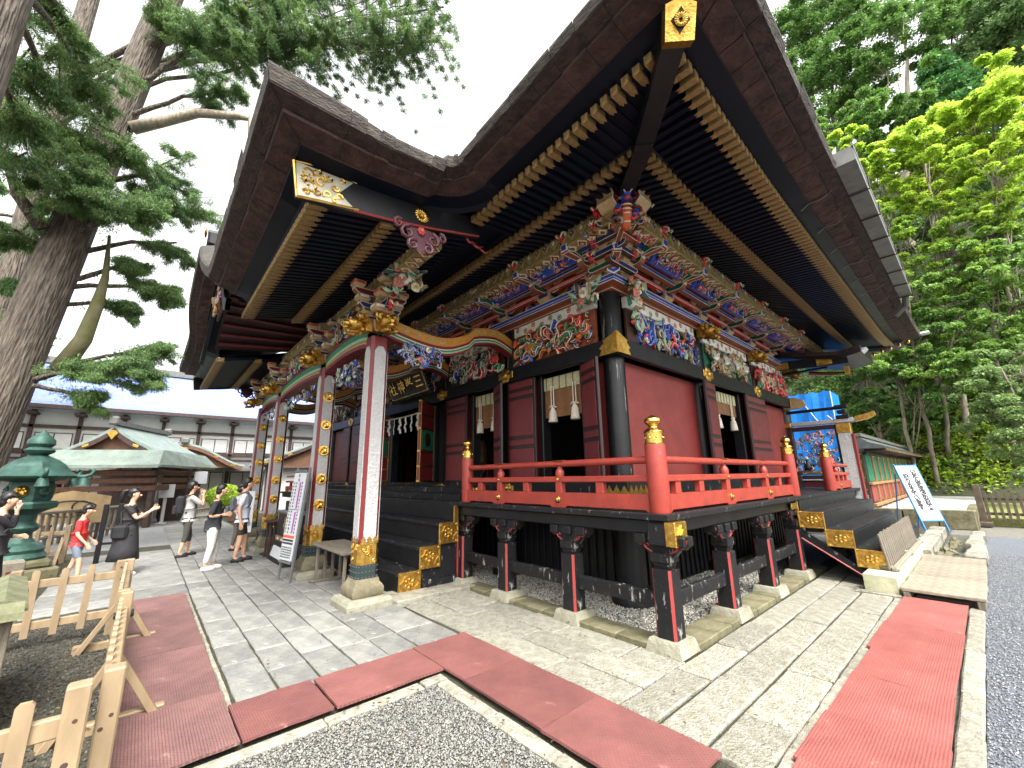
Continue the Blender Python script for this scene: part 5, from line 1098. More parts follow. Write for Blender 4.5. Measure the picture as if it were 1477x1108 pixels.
# columns
def column(x, crests):
    c = thing('x', 'x', 'x') if False else None
    b = MB(); w = .275; ch = .04; prf = chprof(w, ch)
    b.add([(a, d, z) for z in (.36, 3.9) for a, d in prf], [(i, (i+1) % 8, 8+(i+1) % 8, 8+i) for i in range(8)]+[tuple(range(8, 16))])
    o = part('porch_column', b, Mcrim, loc=(x, KYc, 0)); ORG[o.name] = Vector((x, KYc, 0))
    pan = MB(); hw = w/2-ch-.008; pan.ext([(-hw, .84), (hw, .84), (hw, 3.66), (hw-.05, 3.74), (-hw+.05, 3.74), (-hw, 3.66)], (0, 0, 0), (1, 0, 0), (0, 0, 1), (0, -.02, 0)); pm_ = pan.mesh('white_panel', Mwhite)
    for k in range(4): M = Matrix.Rotation(k*math.pi/2, 3, 'Z'); v = M @ Vector((0, -w/2+.006, 0)); ob('white_panel', pm_, o, (x+v.x, KYc+v.y, 0), (0, 0, k*math.pi/2))
    g = MB(); g.add([(a*1.09, d*1.09, z) for z in (.54, .82) for a, d in prf], [(i, (i+1) % 8, 8+(i+1) % 8, 8+i) for i in range(8)])
    for k in range(4):
        M = Matrix.Rotation(k*math.pi/2, 3, 'Z')
        for u in (-.085, 0, .085): g.add([M @ Vector((u+a, -w/2*1.09-.002, .82+c_)) for a, c_ in ((-.045, 0), (.045, 0), (.03, .035), (.04, .05), (0, .1), (-.04, .05), (-.03, .035))], [tuple(range(7))])
        for _ in range(9):
            r = random.Random(_+k*10); u, z = r.uniform(-.09, .09), r.uniform(.58, .8); g.tube([M @ Vector((u+.035*math.cos(t)*(1-t/9), -w/2*1.09-.004, z+.035*math.sin(t)*(1-t/9))) for t in [i*.9 for i in range(8)]], .008, 4)
    ob('gilt_shoe', g.mesh('gs', Mgold, False), o, (x, KYc, 0))
    t = MB(); t.add([(a*1.11, d*1.11, z) for z in (.355, .54) for a, d in prf], [(i, (i+1) % 8, 8+(i+1) % 8, 8+i) for i in range(8)]); ob('teal_collar', t.mesh('tc', Mteal), o, (x, KYc, 0))
    t = MB()
    for k in range(4):
        M = Matrix.Rotation(k*math.pi/2, 3, 'Z')
        for u in range(6):
            for z in (.38, .45, .52): t.blob(M @ Vector(((u-2.5)*.05, -w/2*1.11, z)), .008, n=5, m=3)
    ob('collar_stud', t.mesh('st', Mgrey), o, (x, KYc, 0))
    s = MB(); s.lathe([(.27, .12), (.31, .16), (.31, .24), (.29, .27), (.24, .31), (.225, .36)], n=4, sq=1); ob('column_base_stone', s.mesh('bs', mat('brown_base_stone', (124, 116, 92), .85, sc=6, bump=.4, bsc=26, c2=(92, 86, 66)), 'auto'), o, (x, KYc, 0))
    s = MB(); s.lathe([(.45, 0), (.45, .07), (.41, .12), (.38, .13)], n=4, sq=1); ob('column_plinth', s.mesh('bs', Mbase, False), o, (x, KYc, 0))
    if crests:
        cr = MB(); R90 = Matrix.Rotation(math.pi/2, 3, 'X'); cr.lathe([(.1, 0), (.1, .012), (.085, .014), (.085, .006)], n=20, R=R90)
        for k in range(3): a = k*2.09; cr.tube([(.03*math.cos(a+t*1.2)*(1+t*.8), -.012, .03*math.sin(a+t*1.2)*(1+t*.8)) for t in (0, .5, 1, 1.5)], [.03, .024, .016, .006], 5)
        crm = cr.mesh('gilt_crest', Mgoldp, 'auto')
        for z in (1.25, 1.72, 2.25, 2.75, 3.3):
            ob('gilt_crest', crm, o, (x+w/2+.016, KYc, z), (0, 0, math.pi/2))
    ob('gilt_lion_nosing', LION, HALL, (x, KYc-.18, 4.08), sc=.9); 
    if x == KPX[0]: ob('gilt_lion_nosing', LION, HALL, (x+.18, KYc, 4.08), (0, 0, math.pi/2), sc=.95)
for i, x in enumerate(KPX): column(x, i > 0)
# bracket stacks on the columns
for x in KPX:
    o = ob('porch_bracket_set', DAITO, HALL, (x, KYc, 4.02)); ORG.pop(o.name, None)
    zz = .12
    for t, (L1, kk) in enumerate(((.62, 0), (.86, 1), (1.1, 2))):
        ob('bracket_arm', ARMS[AK[t]], o, (0, 0, zz), sc=(L1/AK[t][0], 1.1, 1)); ob('bracket_arm', ARMS[AK[(t+1) % 5]], o, (0, 0, zz), (0, 0, math.pi/2), sc=((L1*.8)/AK[(t+1) % 5][0], 1.1, 1))
        for u in (-.42, -.14, .14, .42): ob('bearing_block', BLK[(t+int(u*10)) % 4], o, (u*L1*1.02, 0, zz+.11))
        for u in (-.42, .42): ob('bearing_block', BLK[(t+1) % 4], o, (0, u*L1*.8, zz+.11)); ob('bearing_block', BLK[(t+2) % 4], o, (u*L1*1.02, -.13, zz+.11))
        zz += .215
    for s in (-1, 1): ob('beast_nosing', FIST, o, (s*.5, -.02, .42), (0, 0, s*math.pi/2)); ob('beast_nosing', FIST, o, (s*.4, -.02, .22), (0, 0, s*math.pi/2), sc=.9)
ob('peony_nosing', peony(5), HALL, (KPX[0]+.62, KYc+.05, 4.5), (0, 0, math.pi/2), sc=1.15); ob('peony_nosing', peony(6), HALL, (KPX[0]+.55, KYc+.25, 4.62), (0, 0, math.pi/3), sc=1.1)
# coloured tie beams between the columns
def kbeam(x0, x1, drop=.0):
    q = MB(); k = 14; L = x1-x0
    cs_ = (('dkred', .0, .07), ('tan', .07, .1), ('olive', .1, .14), ('lgreen', .14, .19), ('green', .19, .3), ('dkred', .3, .34))
    for cn, f0, f1 in cs_:
        for i in range(k):
            u0, u1 = i/k, (i+1)/k; a = lambda u: 3.76+.1*math.sin(math.pi*u)**.6
            q.add([(x0+L*u, y, a(u)+f) for u in (u0, u1) for y in (KYc-.1-.01*(cn == 'dkred'), KYc+.1) for f in (f0, f1)], [(0, 1, 5, 4), (2, 6, 7, 3), (0, 4, 6, 2), (1, 3, 7, 5)], 0, C_[cn])
    part('rainbow_beam', q, Mpaint)
for i in range(3): kbeam(KPX[i+1]+.16, KPX[i]-.16)
for i, x in enumerate(((KPX[0]+KPX[1])/2, XM, (KPX[2]+KPX[3])/2)):
    o = ob('porch_carving', carving(1.7 if i != 1 else 2.8, .5, 80+i, ['grey', 'lgreen', 'blue', 'red', 'tan', 'olive'], ['cream', 'white'], 'dkbrown', 26, 18, 4, body='green'), HALL, (x, KYc-.02, 4.2))
    ob('porch_carving', carving(1.3 if i != 1 else 2.4, .3, 84+i, ['blue', 'lgreen', 'grey', 'dblue'], ['white', 'cream'], None, 40, 20, 2), HALL, (x, KYc+.02, 3.42), (0, 0, 0), kind='stuff')
# curved link beams from column to hall
def linkbeam(x):
    q = MB(); k = 22; pts = [(lerp(KYc+.1, YW-.1, i/k)) for i in range(k+1)]
    def zc(t): return 4.12-.16*math.sin(t*math.pi*1.15)*(1 if t < .6 else .4)+.34*(1/(1+math.exp(-(t-.55)*14)))-.22*max(0, (t-.8)/.2)**1.5
    lay = (('dkred', -.17, -.13, .08), ('lgreen', -.13, -.1, .075), ('green', -.1, -.07, .075), ('cream', -.07, -.05, .075), ('dkred', -.05, .0, .08), ('ochre', .0, .16, .085))
    for cn, f0, f1, hw in lay:
        vs = [(x+sx*hw, pts[i], zc(i/k)+f) for i in range(k+1) for sx in (-1, 1) for f in (f0, f1)]
        fs = []
        for i in range(k):
            a = i*4; fs += [(a, a+1, a+5, a+4), (a+2, a+6, a+7, a+3), (a, a+4, a+6, a+2), (a+1, a+3, a+7, a+5)]
        q.add(vs, fs+[(0, 2, 3, 1), (4*k, 4*k+1, 4*k+3, 4*k+2)], 0, C_[cn])
    global rc; rc = random.Random(int(-x*10))
    for t in (.12, .2, .3, .38, .66, .72, .8, .86):
        c = (lerp(KYc+.1, YW-.1, t), zc(t)+.07)
        for s in (-1, 1): q.tube([(x+s*.09, c[0]+.06*math.cos(s*a)*(1-a/9), c[1]+.045*math.sin(a)*(1-a/9)) for a in [i*.9 for i in range(8)]], .008, 4, 0, C_['lgreen'])
    return part('link_beam', q, Mpaint)
for x in KPX: linkbeam(x)
for x in KPX[:2]:
    b = carving(.9, .4, int(-x*3), ['blue', 'dblue', 'lblue', 'grey'], ['white', 'cream'], None, 44, 12, 2); ob('link_beam_carving', b, HALL, (x+.05, KYc+.75, 3.52), (0, 0, math.pi/2))
# cusped gable front, ridge and ornament
b = MB(); k = 20
for i in range(k): pass
vs = []; fs = []
for i in range(k+1):
    x = lerp(XM+2.2, XM-2.2, i/k); z = 4.76+kara(x); vs += [(x, .62, z-.2), (x, .62, z+.02), (x, .7, z-.2), (x, .7, z+.02)]
for i in range(k): a = i*4; fs += [(a, a+1, a+5, a+4), (a+2, a+6, a+7, a+3), (a, a+4, a+6, a+2), (a+1, a+3, a+7, a+5)]
b.add(vs, fs); part('cusped_barge_board', b, Mblack)
ob('gable_carving', carving(1.2, .5, 91, ['red', 'blue', 'tan', 'grey'], ['white', 'gold'], 'dkbrown', 18, 10, 3), HALL, (XM, .72, 5.25))
b = MB(); b.box((XM, .55, 6.85), (.3, .5, .3), bev=.04); b.b2((XM-.2, .9, 6.72), (XM+.2, 4.5, 6.95)); b.tube([(XM, .3, 7.0), (XM, .9, 7.05)], .1, 8); part('porch_ridge', b, Mblack)
k = MB(); k.lathe([(.09, 0), (.11, .03), (.0, .05)], (XM, .28, 7.0), 12, R=Matrix.Rotation(math.pi/2, 3, 'X')); part('gilt_ridge_end', k, Mgoldp, 'auto')
# ---------------------------------------------------------------- plaque, blinds, streamers
PQ = thing('name_plaque', 'black name plaque with gold characters hung above the main doors', 'plaque', (-10.2, 4.95, 3.9))
o = ob('board', bxm((1.9, .07, .78), Mblack, .012), PQ, (-9.85, 4.95, 4.14), (R_(24), 0, 0), sc=(1.12, 1, .8)); ORG.pop(o.name)
for s in (-1, 1): ob('gilt_border', bxm((1.78, .012, .018), Mgoldp, .003), o, (0, -.038, s*.33)); ob('gilt_border', bxm((.018, .012, .68), Mgoldp, .003), o, (s*.88, -.038, 0))
for i, chh in enumerate('社神峯三'): ob('gold_character', text_mesh(chh, .36, Mgoldp, .012, .005), o, (-.63+i*.42, -.045, .0), (math.pi/2, 0, 0), sc=(1, 1.3, 1))
fr = MB(); r = random.Random(1)
for i in range(46):
    t = i/46*2*(1.9+.78)
    if t < 1.9: u, v = -.95+t, -.39
    elif t < 2.68: u, v = .95, -.39+t-1.9
    elif t < 4.58: u, v = .95-(t-2.68), .39
    else: u, v = -.95, .39-(t-4.58)
    fr.blob((u*1.04, 0, v*1.09), (.06, .05, .05), jit=.2, rng=r, n=6, m=4)
ob('carved_border', fr.mesh('cb', Mblack, True), o)
ob('hanger', bxm((.05, .7, .05), Mblack, .005), o, (-.6, .36, .3)); ob('hanger', bxm((.05, .7, .05), Mblack, .005), o, (.6, .36, .3))
def blind(loc, w, rz, label, hgt=.75, n=2):
    t = thing('bamboo_blind', label, 'blind', loc, rz, 'rolled bamboo blinds in the doorways', local=True)
    ob('blind_sheet', bxm((w, .03, hgt), Mblind, .004), t, (0, 0, -hgt/2)); ob('brocade_valance', bxm((w, .04, .24), Mbrocade, .004), t, (0, -.012, -.12))
    for i in range(int(w/.16)): ob('brocade_stripe', bxm((.025, .012, .24), mat('olive_stripe', (120, 116, 84), .8), .002), t, (-w/2+.08+i*.16, -.036, -.12))
    tas = MB(); tas.tube([(-.03, 0, .0), (-.03, 0, -.36)], .012, 5); tas.tube([(.03, 0, 0), (.03, 0, -.36)], .012, 5); tas.lathe([(.02, -.36), (.045, -.38), (.035, -.42), (.06, -.46), (.085, -.66), (.07, -.67)][::-1], n=10); tas.tube([(-.09, 0, -.4), (-.04, -.03, -.37), (.04, -.03, -.37), (.09, 0, -.4)], .012, 5); tm = tas.mesh('tassel', Mcloth, 'auto')
    for i in range(n): ob('tassel', tm, t, ((i-(n-1)/2)*w*.52, -.06, -.18))
    return t
blind((-4.72, YW-.02, 3.5), 1.0, 0, 'bamboo blind with tassels in the front doorway next to the corner pillar')
blind((-6.92, YW-.02, 3.5), .95, 0, 'bamboo blind with tassels in the shaded front doorway beside the main doors')
blind((XC+.02, 9.5, 3.5), 1.55, math.pi/2, 'short pale bamboo blind with tassels in the side doorway above the side stairs', .5)
blind((-13.32, YW-.02, 3.5), .4, 0, 'narrow bamboo blind in the doorway beyond the main doors', .6, 1)
# rope with paper streamers
t = thing('paper_streamer_rope', 'rope with white zigzag paper streamers across the main doorway', 'streamers', (-10.2, YW-.35, 3.36))
b = MB(); b.tube([(-11.45+i*.3, YW-.35, 3.4-.04*math.sin(i/8.2*math.pi)) for i in range(9)], .022, 6); ob('rope', b.mesh('rope', Mcloth), t)
z = MB(); zz = 0
for k, (dx) in enumerate((0, .03, -.01, .035)): z.box((dx, -.004*k, -.06-.105*k), (.07, .006, .13), R=Matrix.Rotation(.25*(-1)**k, 3, 'Y'))
zm = z.mesh('paper', mat('white_paper', (236, 236, 232), .8, var=.03))
for i in range(7): ob('paper_streamer', zm, t, (-11.2+i*.34, YW-.36, 3.36), (0, 0, rg.uniform(-.4, .4)))
# things dimly seen indoors
t = thing('altar_table', 'dark lattice altar table glimpsed inside the main doorway', 'table', (-10.0, 7.4, 1.42))
ob('table_top', bxm((1.6, .5, .05), Mdkwood, .01), t, (-10, 7.4, 2.1))
for i in range(6):
    b = MB(); b.box((0, 0, 0), (.03, .02, .62), R=Matrix.Rotation(.6 if i % 2 else -.6, 3, 'Y')); ob('lattice_bar', b.mesh('lb', Mtan), t, (-10.5+i*.2, 7.2, 1.78))
for x in (-10.75, -9.25): ob('leg', bxm((.07, .4, .64), Mdkwood, .01), t, (x, 7.4, 1.74))
b = MB(); b.lathe([(.16, 0), (.16, .5), (.1, .62), (.04, .66)], n=10); ob('altar_lantern', b.mesh('al', Mtan, 'auto'), None, (-9.75, 7.4, 2.125), label='tan paper lantern on the altar table inside the main doorway', category='lantern')
for i, (x, z, w) in enumerate(((-4.7, 2.75, .5), (-5.0, 2.1, .35), (-4.45, 2.0, .4))):
    pass
# ---------------------------------------------------------------- side screen and small canopy roof at the end of the veranda
WY = 14.0
SCN = part('wing_screen', MB().b2((-3.6, WY-.04, 1.3), (-2.45, WY+.04, 1.5)), Mdoor); ORG[SCN.name] = Vector((0, 0, 0))
for a, c in (((-3.62, WY-.06, 1.5), (-3.5, WY+.06, 2.98)), ((-2.5, WY-.06, 1.3), (-2.36, WY+.06, 2.98)), ((-3.5, WY-.05, 2.86), (-2.5, WY+.05, 2.98)), ((-3.5, WY-.05, 1.52), (-2.5, WY+.05, 1.62))):
    ob('screen_frame', bxm([abs(c[i]-a[i]) for i in range(3)], Mdoorf if a[2] > 1.4 else Mblack, .01), SCN, [(a[i]+c[i])/2 for i in range(3)])
# pierced carving: scrolls with gaps
rc = random.Random(44); q = MB()
for _ in range(52): u, v = rc.uniform(-.45, .45), rc.uniform(.05, 1.15); r = rc.uniform(.05, .1); curl(q, (u, v), r, 1.0, r*.36, C_[rc.choice(('pink', 'dgreen', 'blue', 'lblue', 'brown', 'olive') if v < .8 else ('blue', 'dblue', 'pink', 'lblue'))], C_['white'], rc.uniform(0, .05), rc.uniform(0, 6.28), rc.choice((-1, 1)))
for u, v, cc in ((-.25, .3, 'black'), (.1, .36, 'pink'), (.3, .34, 'red')):
    q.lathe([(.09, 0), (.11, .1), (.06, .26), (.035, .3)], (u, -.04, v-.18), 8, 0, C_[cc]); q.blob((u, -.05, v+.16), .045, 0, C_['cream'], 7, 5)
[leaf(q, (rc.uniform(-.46, .46), rc.uniform(.08, 1.15)), rc.uniform(.1, .2), .035, rc.uniform(0, 6.28), C_[rc.choice(('dgreen', 'olive', 'brown', 'dblue'))], C_['cream'], rc.uniform(0, .05)) for _ in range(46)]; q.b2((-.5, -.06, .0), (.5, .02, .1), 0, C_['olive']); ob('pierced_carving', q.mesh('pc', Mpaint, True), SCN, (-3.0, WY, 1.64))
ob('white_lintel', bxm((1.5, .14, .12), Mwhite, .02), SCN, (-2.75, WY, 3.06)); ob('gilt_lintel_end', bxm((.16, .15, .13), Mgold, .01), SCN, (-3.58, WY, 3.05))
k = MB(); k.ext([(0, -.07), (.25, -.03), (.42, .06), (.4, .16), (.2, .1), (0, .07)], (-2.02, WY-.08, 3.08), (1, 0, 0), (0, 0, 1), (0, .16, 0)); ob('gilt_nosing', k.mesh('gn', Mgold), SCN)
k = MB(); k.b2((-2.44, WY-.1, .62), (-2.16, WY+.1, 2.98)); ob('white_end_post', k.mesh('wp', Mwhite), SCN); k = MB(); k.b2((-2.155, WY-.11, .6), (-2.11, WY+.11, 2.7)); ob('red_post_edge', k.mesh('wp', Mcrim), SCN)
ob('gilt_post_head', bxm((.31, .22, .26), Mgold, .01), SCN, (-2.3, WY, 2.86)); ob('white_ledge', bxm((1.1, .12, .03), Mwhite, .005), SCN, (-3.0, WY-.06, 1.5))
for i in range(3): ob('beam_end', bxm((.1, .1, .1), Mplaster if i == 1 else Mblack, .01), SCN, (-2.3, WY-.5, 1.0+.0*i)) if i == 0 else None
for z, w in ((3.16, .5), (3.3, .34), (3.44, .5)): ob('black_bracket', bxm((w*.6, .2, .1), Mblack, .02), SCN, (-2.28, WY, z))
ob('upper_tie', bxm((1.3, .1, .08), Mblack, .01), SCN, (-2.9, WY, 3.42))
k = MB(); k.ext([(-3.6, 3.5), (-3.2, 3.52), (-3.05, 3.6), (-3.1, 3.75), (-3.3, 3.85), (-3.6, 3.85)], (0, WY-.1, 0), (1, 0, 0), (0, 0, 1), (0, .15, 0), 0, C_['tan'], 0, C_['ochre'], .02); ob('painted_bracket', k.mesh('pb', Mpaint), SCN)
# canopy
CN = part('side_canopy', MB().b2((-3.5, 13.9, 4.55), (-2.4, 14.1, 4.6)), Mblack); ORG[CN.name] = Vector((0, 0, 0))
def cz(u): return 4.95-.42*u+.5*max(0, u-.72)**1.4*2.2+.25*max(0, .35-u)   # u: 0 at wall .. 1 tip
q = MB(); k = 14; lay = [(0, 0, 0), (.16, .0, 0), (.26, .04, 1), (.3, .04, 1)]
for i in range(k+1):
    u = i/k; x = lerp(-3.55, -1.55, u); z = cz(u); q.v += [(x, 13.35, z), (x, 13.3, z+.09), (x, 13.36, z+.2), (x, 15.2, z+.3), (x, 15.2, z)]
for i in range(k):
    a = i*5
    for j in range(5): q.f.append((a+j, a+5+j, a+5+(j+1) % 5, a+(j+1) % 5)); q.m.append((0, 1, 2, 0, 0)[j]); q.c.append((1, 1, 1))
q.f += [(0, 1, 2, 3, 4), (5*k, 5*k+4, 5*k+3, 5*k+2, 5*k+1)]; q.m += [0, 0]; q.c += [(1, 1, 1)]*2
ob('canopy_roof', q.mesh('cr', [Mblack, Mbark, Mroof]), CN)
q = MB(); k = 12
for i in range(k+1):
    u = i/k*.82; x = lerp(-3.5, -1.5, u); z = 4.62-.2*u+.2*max(0, u-.5)**1.5; q.v += [(x, 13.4, z), (x, 13.4, z+.24), (x, 13.48, z+.24), (x, 13.48, z)]
for i in range(k):
    a = i*4
    for j in range(4): q.f.append((a+j, a+4+j, a+4+(j+1) % 4, a+(j+1) % 4)); q.m.append(0); q.c.append((1, 1, 1))
ob('canopy_barge_board', q.mesh('cb', Mblack), CN)
for (x0, z0, s) in ((-3.35, 4.62, 1), (-2.35, 4.55, -1)):
    g = MB(); g.box((x0, 13.395, z0+.09), (.34, .01, .2), bev=.004)
    for j in range(5): g.tube([(x0-.13+j*.065+.03*math.cos(t)*(1-t/8), 13.385, z0+.09+.05*math.sin(t)*(1-t/8)) for t in [i*.9 for i in range(7)]], .008, 4)
    ob('gilt_canopy_fitting', g.mesh('gc', Mgold), CN)
k = MB(); k.tube([(-2.75, 13.55, 4.4), (-2.2, 13.55, 4.28), (-1.8, 13.55, 4.24)], [.06, .05, .04], 6); ob('gilt_canopy_rafter', k.mesh('g', Mgoldp), CN)
k = MB(); k.b2((-1.95, 13.35, 4.2), (-1.85, 13.45, 4.4)); ob('gilt_hanger', k.mesh('g', Mgold), CN)
k = MB(); k.ext([(-2.0, 4.98), (-1.55, 5.0), (-1.45, 5.1), (-1.95, 5.06)], (0, 13.5, -.25), (1, 0, 0), (0, 0, 1), (0, .4, 0)); ob('canopy_flashing', k.mesh('g', MATS['white_flashing']), CN)
for i in range(8): ob('pale_rafter_end', bxm((.08, .14, .1), Mgoldp, .02), HALL, (-2.2+i*.2, 16.2+.0*i, 5.0+i*.055))
# ---------------------------------------------------------------- things on the left and right
def dirp(px, py, R):
    d = FW+(px-738.5)/585.77*RI-(py-554)/585.77*UP; t = R/math.hypot(d.x, d.y); return Vector((0, 0, 1.7))+d*t
# pine picket fences
def fence(label, loc, rz, L, H=.82, step=.155, feet=True, group='new pine picket fences'):
    t = thing('picket_fence', label, 'fence', loc, rz, group, local=True)
    pm_ = bxm((.09, .085, H), Mpine, .008); r = rg
    for u in (0.045, L-.045):
        ob('post', pm_, t, (u, 0, H/2))
        for _ in range(2): kb = MB(); kr = r.uniform(.008, .014); kb.lathe([(kr, 0), (kr*.8, .002)], n=10, R=Matrix.Rotation(math.pi/2, 3, 'X')); kz = r.uniform(.35, .78); ob('knot', kb.mesh('knot', Mdkwood), t, (u+r.uniform(-.02, .02), -.0428, kz)); ob('knot', kb.mesh('knot', Mdkwood), t, (u+.0453 if u > .5 else u-.0453, r.uniform(-.02, .02), kz*.9), (0, 0, math.pi/2 if u > .5 else -math.pi/2))
    for z in (.24, .66): ob('rail', bxm((L-.1, .04, .085), Mpine, .006), t, (L/2, 0, z))
    pk = MB(); pk.ext([(-.03, 0), (.03, 0), (.03, .66), (.018, .675), (-.018, .675), (-.03, .66)], (0, .012, 0), (1, 0, 0), (0, 0, 1), (0, -.024, 0)); pkm = pk.mesh('picket', Mpine)
    u = .2
    while u < L-.14: ob('picket', pkm, t, (u, -.033, .13+r.uniform(-.005, .005)), (0, r.uniform(-.01, .01), 0)); u += step
    if feet:
        for u in (L*.3, ) if feet == 1 else (.16, L-.16):
            for s in (-1, 1):
                b = MB(); b.box((0, s*.15, .25), (.06, .05, .62), R=Matrix.Rotation(s*.52, 3, 'X'), bev=.005); ob('brace', b.mesh('br', Mpine), t, (u+.06, 0, 0))
            ob('foot_bar', bxm((.07, .66, .08), Mpine, .008), t, (u, 0, .04))
    return t
fence('pine picket fence section at the near corner beside the dull red mats', (-5.12, .02, -.03), 0, 2.05, feet=1)
fence('pine picket fence section farther along the dull red mats, with a dark strap', (-7.2, .0, -.03), 0, 2.05, feet=1)
fence('short pine picket fence turning across the dark gravel toward the lantern', (-7.12, -.95, -.03), math.pi/2, .92, step=.21, feet=0)
fence('pine picket fence end with wide pickets across the near corner', (-2.98, -1.6, -.03), math.pi/2, 1.55, step=.19, feet=0)
fence('pine picket fence behind the boy in red, in front of the weathered paling', (-14.2, -2.6, -.03), math.pi/2*.92, 1.5, step=.2, feet=2)
b = MB(); b.box((0, 0, 0), (.16, .13, .03), bev=.004); ob('strap', b.mesh('strap', Mblack), None, (-5.13, .02, .6), label='black strap tying two pine fence posts together', category='strap')
# mossy old rail corner
t = thing('mossy_rail', 'old mossy wooden fence with a sloped coping, beside the pine pickets', 'fence', (-4.9, -.75, -.03), R_(8), local=True)
cp = MB(); cp.ext([(-.14, 0), (.14, 0), (.13, .05), (0, .1), (-.13, .05)], (0, -1.2, .8), (1, 0, 0), (0, 0, 1), (0, 1.5, 0)); ob('coping', cp.mesh('cp', Mmosswood), t, (.1, -.1, 0))
cp = MB(); cp.ext([(-.13, 0), (.13, 0), (.12, .05), (0, .1), (-.12, .05)], (-1.5, 0, .8), (0, 1, 0), (0, 0, 1), (1.4, 0, 0)); ob('coping', cp.mesh('cp', Mmosswood), t, (.05, .1, .0))
for i in range(9): ob('board', bxm((.03, .12, .82), Mold, .006), t, (.1, .1-i*.135, .4))
for i in range(9): ob('board', bxm((.12, .03, .82), Mold, .006), t, (-.05-i*.14, .12, .4))
# bronze lantern
t = thing('bronze_lantern', 'green bronze shrine lantern with curled roof corners and hanging bells', 'lantern', (-12.1, -1.62, -.03), .3, local=True)
def lath(name, prof, n=6, m=Mbronze, **k): b = MB(); b.lathe(prof, n=n); return ob(name, b.mesh(name, m, 'auto'), t, (0, 0, 0), **k)
b = MB(); b.box((0, 0, .1), (1.05, 1.05, .26), bev=.03); b.box((0, 0, .3), (.86, .86, .16), bev=.05); ob('pedestal', b.mesh('p', Mmossy), t)
lath('foot', [(.4, .36), (.42, .42), (.36, .5), (.38, .56), (.3, .64), (.24, .68)], 12)
lath('shaft', [(.24, .67), (.17, .75), (.16, .85), (.22, .9), (.24, .95), (.2, 1.0), (.15, 1.06), (.17, 1.18), (.26, 1.24)], 16)
lath('platform', [(.26, 1.235), (.42, 1.3), (.44, 1.38), (.4, 1.42)], 6)
lath('firebox', [(.3, 1.4), (.33, 1.5), (.33, 1.72), (.3, 1.8)], 6)
for k in range(6):
    a = k*math.pi/3+math.pi/6; b = MB(); b.lathe([(.0, 0), (.1, .005), (.11, .015), (.0, .02)], n=10, R=Matrix.Rotation(math.pi/2, 3, 'Y'))
    for j in range(6): b.blob((.02, math.cos(j*1.05)*.055, math.sin(j*1.05)*.055), .03, n=6, m=4)
    ob('gilt_flower', b.mesh('gf', Mgold if k % 2 else Mbronze, True), t, (math.cos(a)*.29, math.sin(a)*.29, 1.61), (0, 0, a))
lath('roof', [(.34, 1.79), (.62, 1.86), (.64, 1.89), (.52, 1.97), (.42, 2.1), (.3, 2.2), (.16, 2.27), (.12, 2.3)], 6)
for k in range(6):
    a = k*math.pi/3; b = MB(); b.tube([(.58, 0, 1.88), (.72, 0, 1.87), (.82, 0, 1.92), (.84, 0, 2.0), (.78, 0, 2.02), (.74, 0, 1.97)], [.04, .04, .035, .03, .022, .012], 7); ob('roof_curl', b.mesh('rc', Mbronze, True), t, (0, 0, 0), (0, 0, a))
    b = MB(); b.lathe([(.02, 0), (.07, -.03), (.085, -.1), (.1, -.16), (.0, -.15)], n=10); ob('bell', b.mesh('bl', Mbronze, 'auto'), t, (math.cos(a)*.72, math.sin(a)*.72, 1.86))
lath('finial', [(.12, 2.29), (.2, 2.34), (.22, 2.38), (.15, 2.44), (.2, 2.5), (.19, 2.58), (.12, 2.66), (.05, 2.73), (.015, 2.78)], 12)
# rope box beside the lantern
t = thing('tied_box', 'small pale box with red marks beside the lantern pedestal', 'box', (-10.6, -1.45, -.03), .2, local=True)
ob('box_body', bxm((.4, .32, .5), Mplank, .015), t, (0, 0, .28)); 
for i in range(3):
    for j in range(2): ob('red_mark', bxm((.005, .07, .08), Mcrim, .001), t, (.202, -.1+.1*i, .2+.16*j))
# objects under the porch
t = thing('fortune_box', 'black lacquer fortune box with a gold star, between the white porch columns', 'box', (-10.35, 2.62, 0))
ob('cabinet', bxm((1.3, .55, .58), Mblack, .012), t, (-10.35, 2.72, .7)); b = MB(); b.add([(-11.1, 2.3, 0), (-9.6, 2.3, 0), (-9.6, 3.0, 0), (-11.1, 3.0, 0), (-11.0, 2.42, .4), (-9.7, 2.42, .4), (-9.7, 3.0, .4), (-11, 3.0, .4)], [(0, 1, 5, 4), (1, 2, 6, 5), (3, 0, 4, 7), (4, 5, 6, 7)]); ob('sloped_base', b.mesh('sb', Mblack), t)
ob('pale_panel', bxm((.95, .015, .22), Msignw, .01), t, (-10.35, 2.34, .2), (R_(-16), 0, 0))
ob('top', bxm((1.42, .62, .05), Mgrey, .01), t, (-10.35, 2.72, 1.02))
b = MB(); b.ext([(0, .17), (.035, .035), (.1, 0), (.035, -.035), (0, -.17), (-.035, -.035), (-.1, 0), (-.035, .035)][::-1], (0, 0, 0), (1, 0, 0), (0, 0, 1), (0, -.03, 0)); ob('gold_star', b.mesh('gs', Mgoldp), t, (-10.3, 2.44, .75)); ob('gold_star', b.mesh('gs', Mgoldp), t, (-9.69, 2.72, .75), (0, 0, math.pi/2))
ob('gilt_trim', bxm((1.32, .57, .03), Mgold, .004), t, (-10.35, 2.72, .99)); ob('gilt_trim', bxm((1.32, .03, .1), Mgoldd, .004), t, (-10.35, 2.43, .45))
for i in range(3): b = MB(); b.lathe([(.03, 0), (.03, .02), (.01, .03)], n=10, R=Matrix.Rotation(math.pi/2, 3, 'X')); ob('white_knob', b.mesh('k', Msignw, 'auto'), t, (-10.7+i*.35, 2.41, .45))
ob('money_chest', bxm((.9, .4, .2), Mblack, .01), None, (-10.5, 2.75, 1.145), label='small black coin chest on top of the fortune box', category='chest')
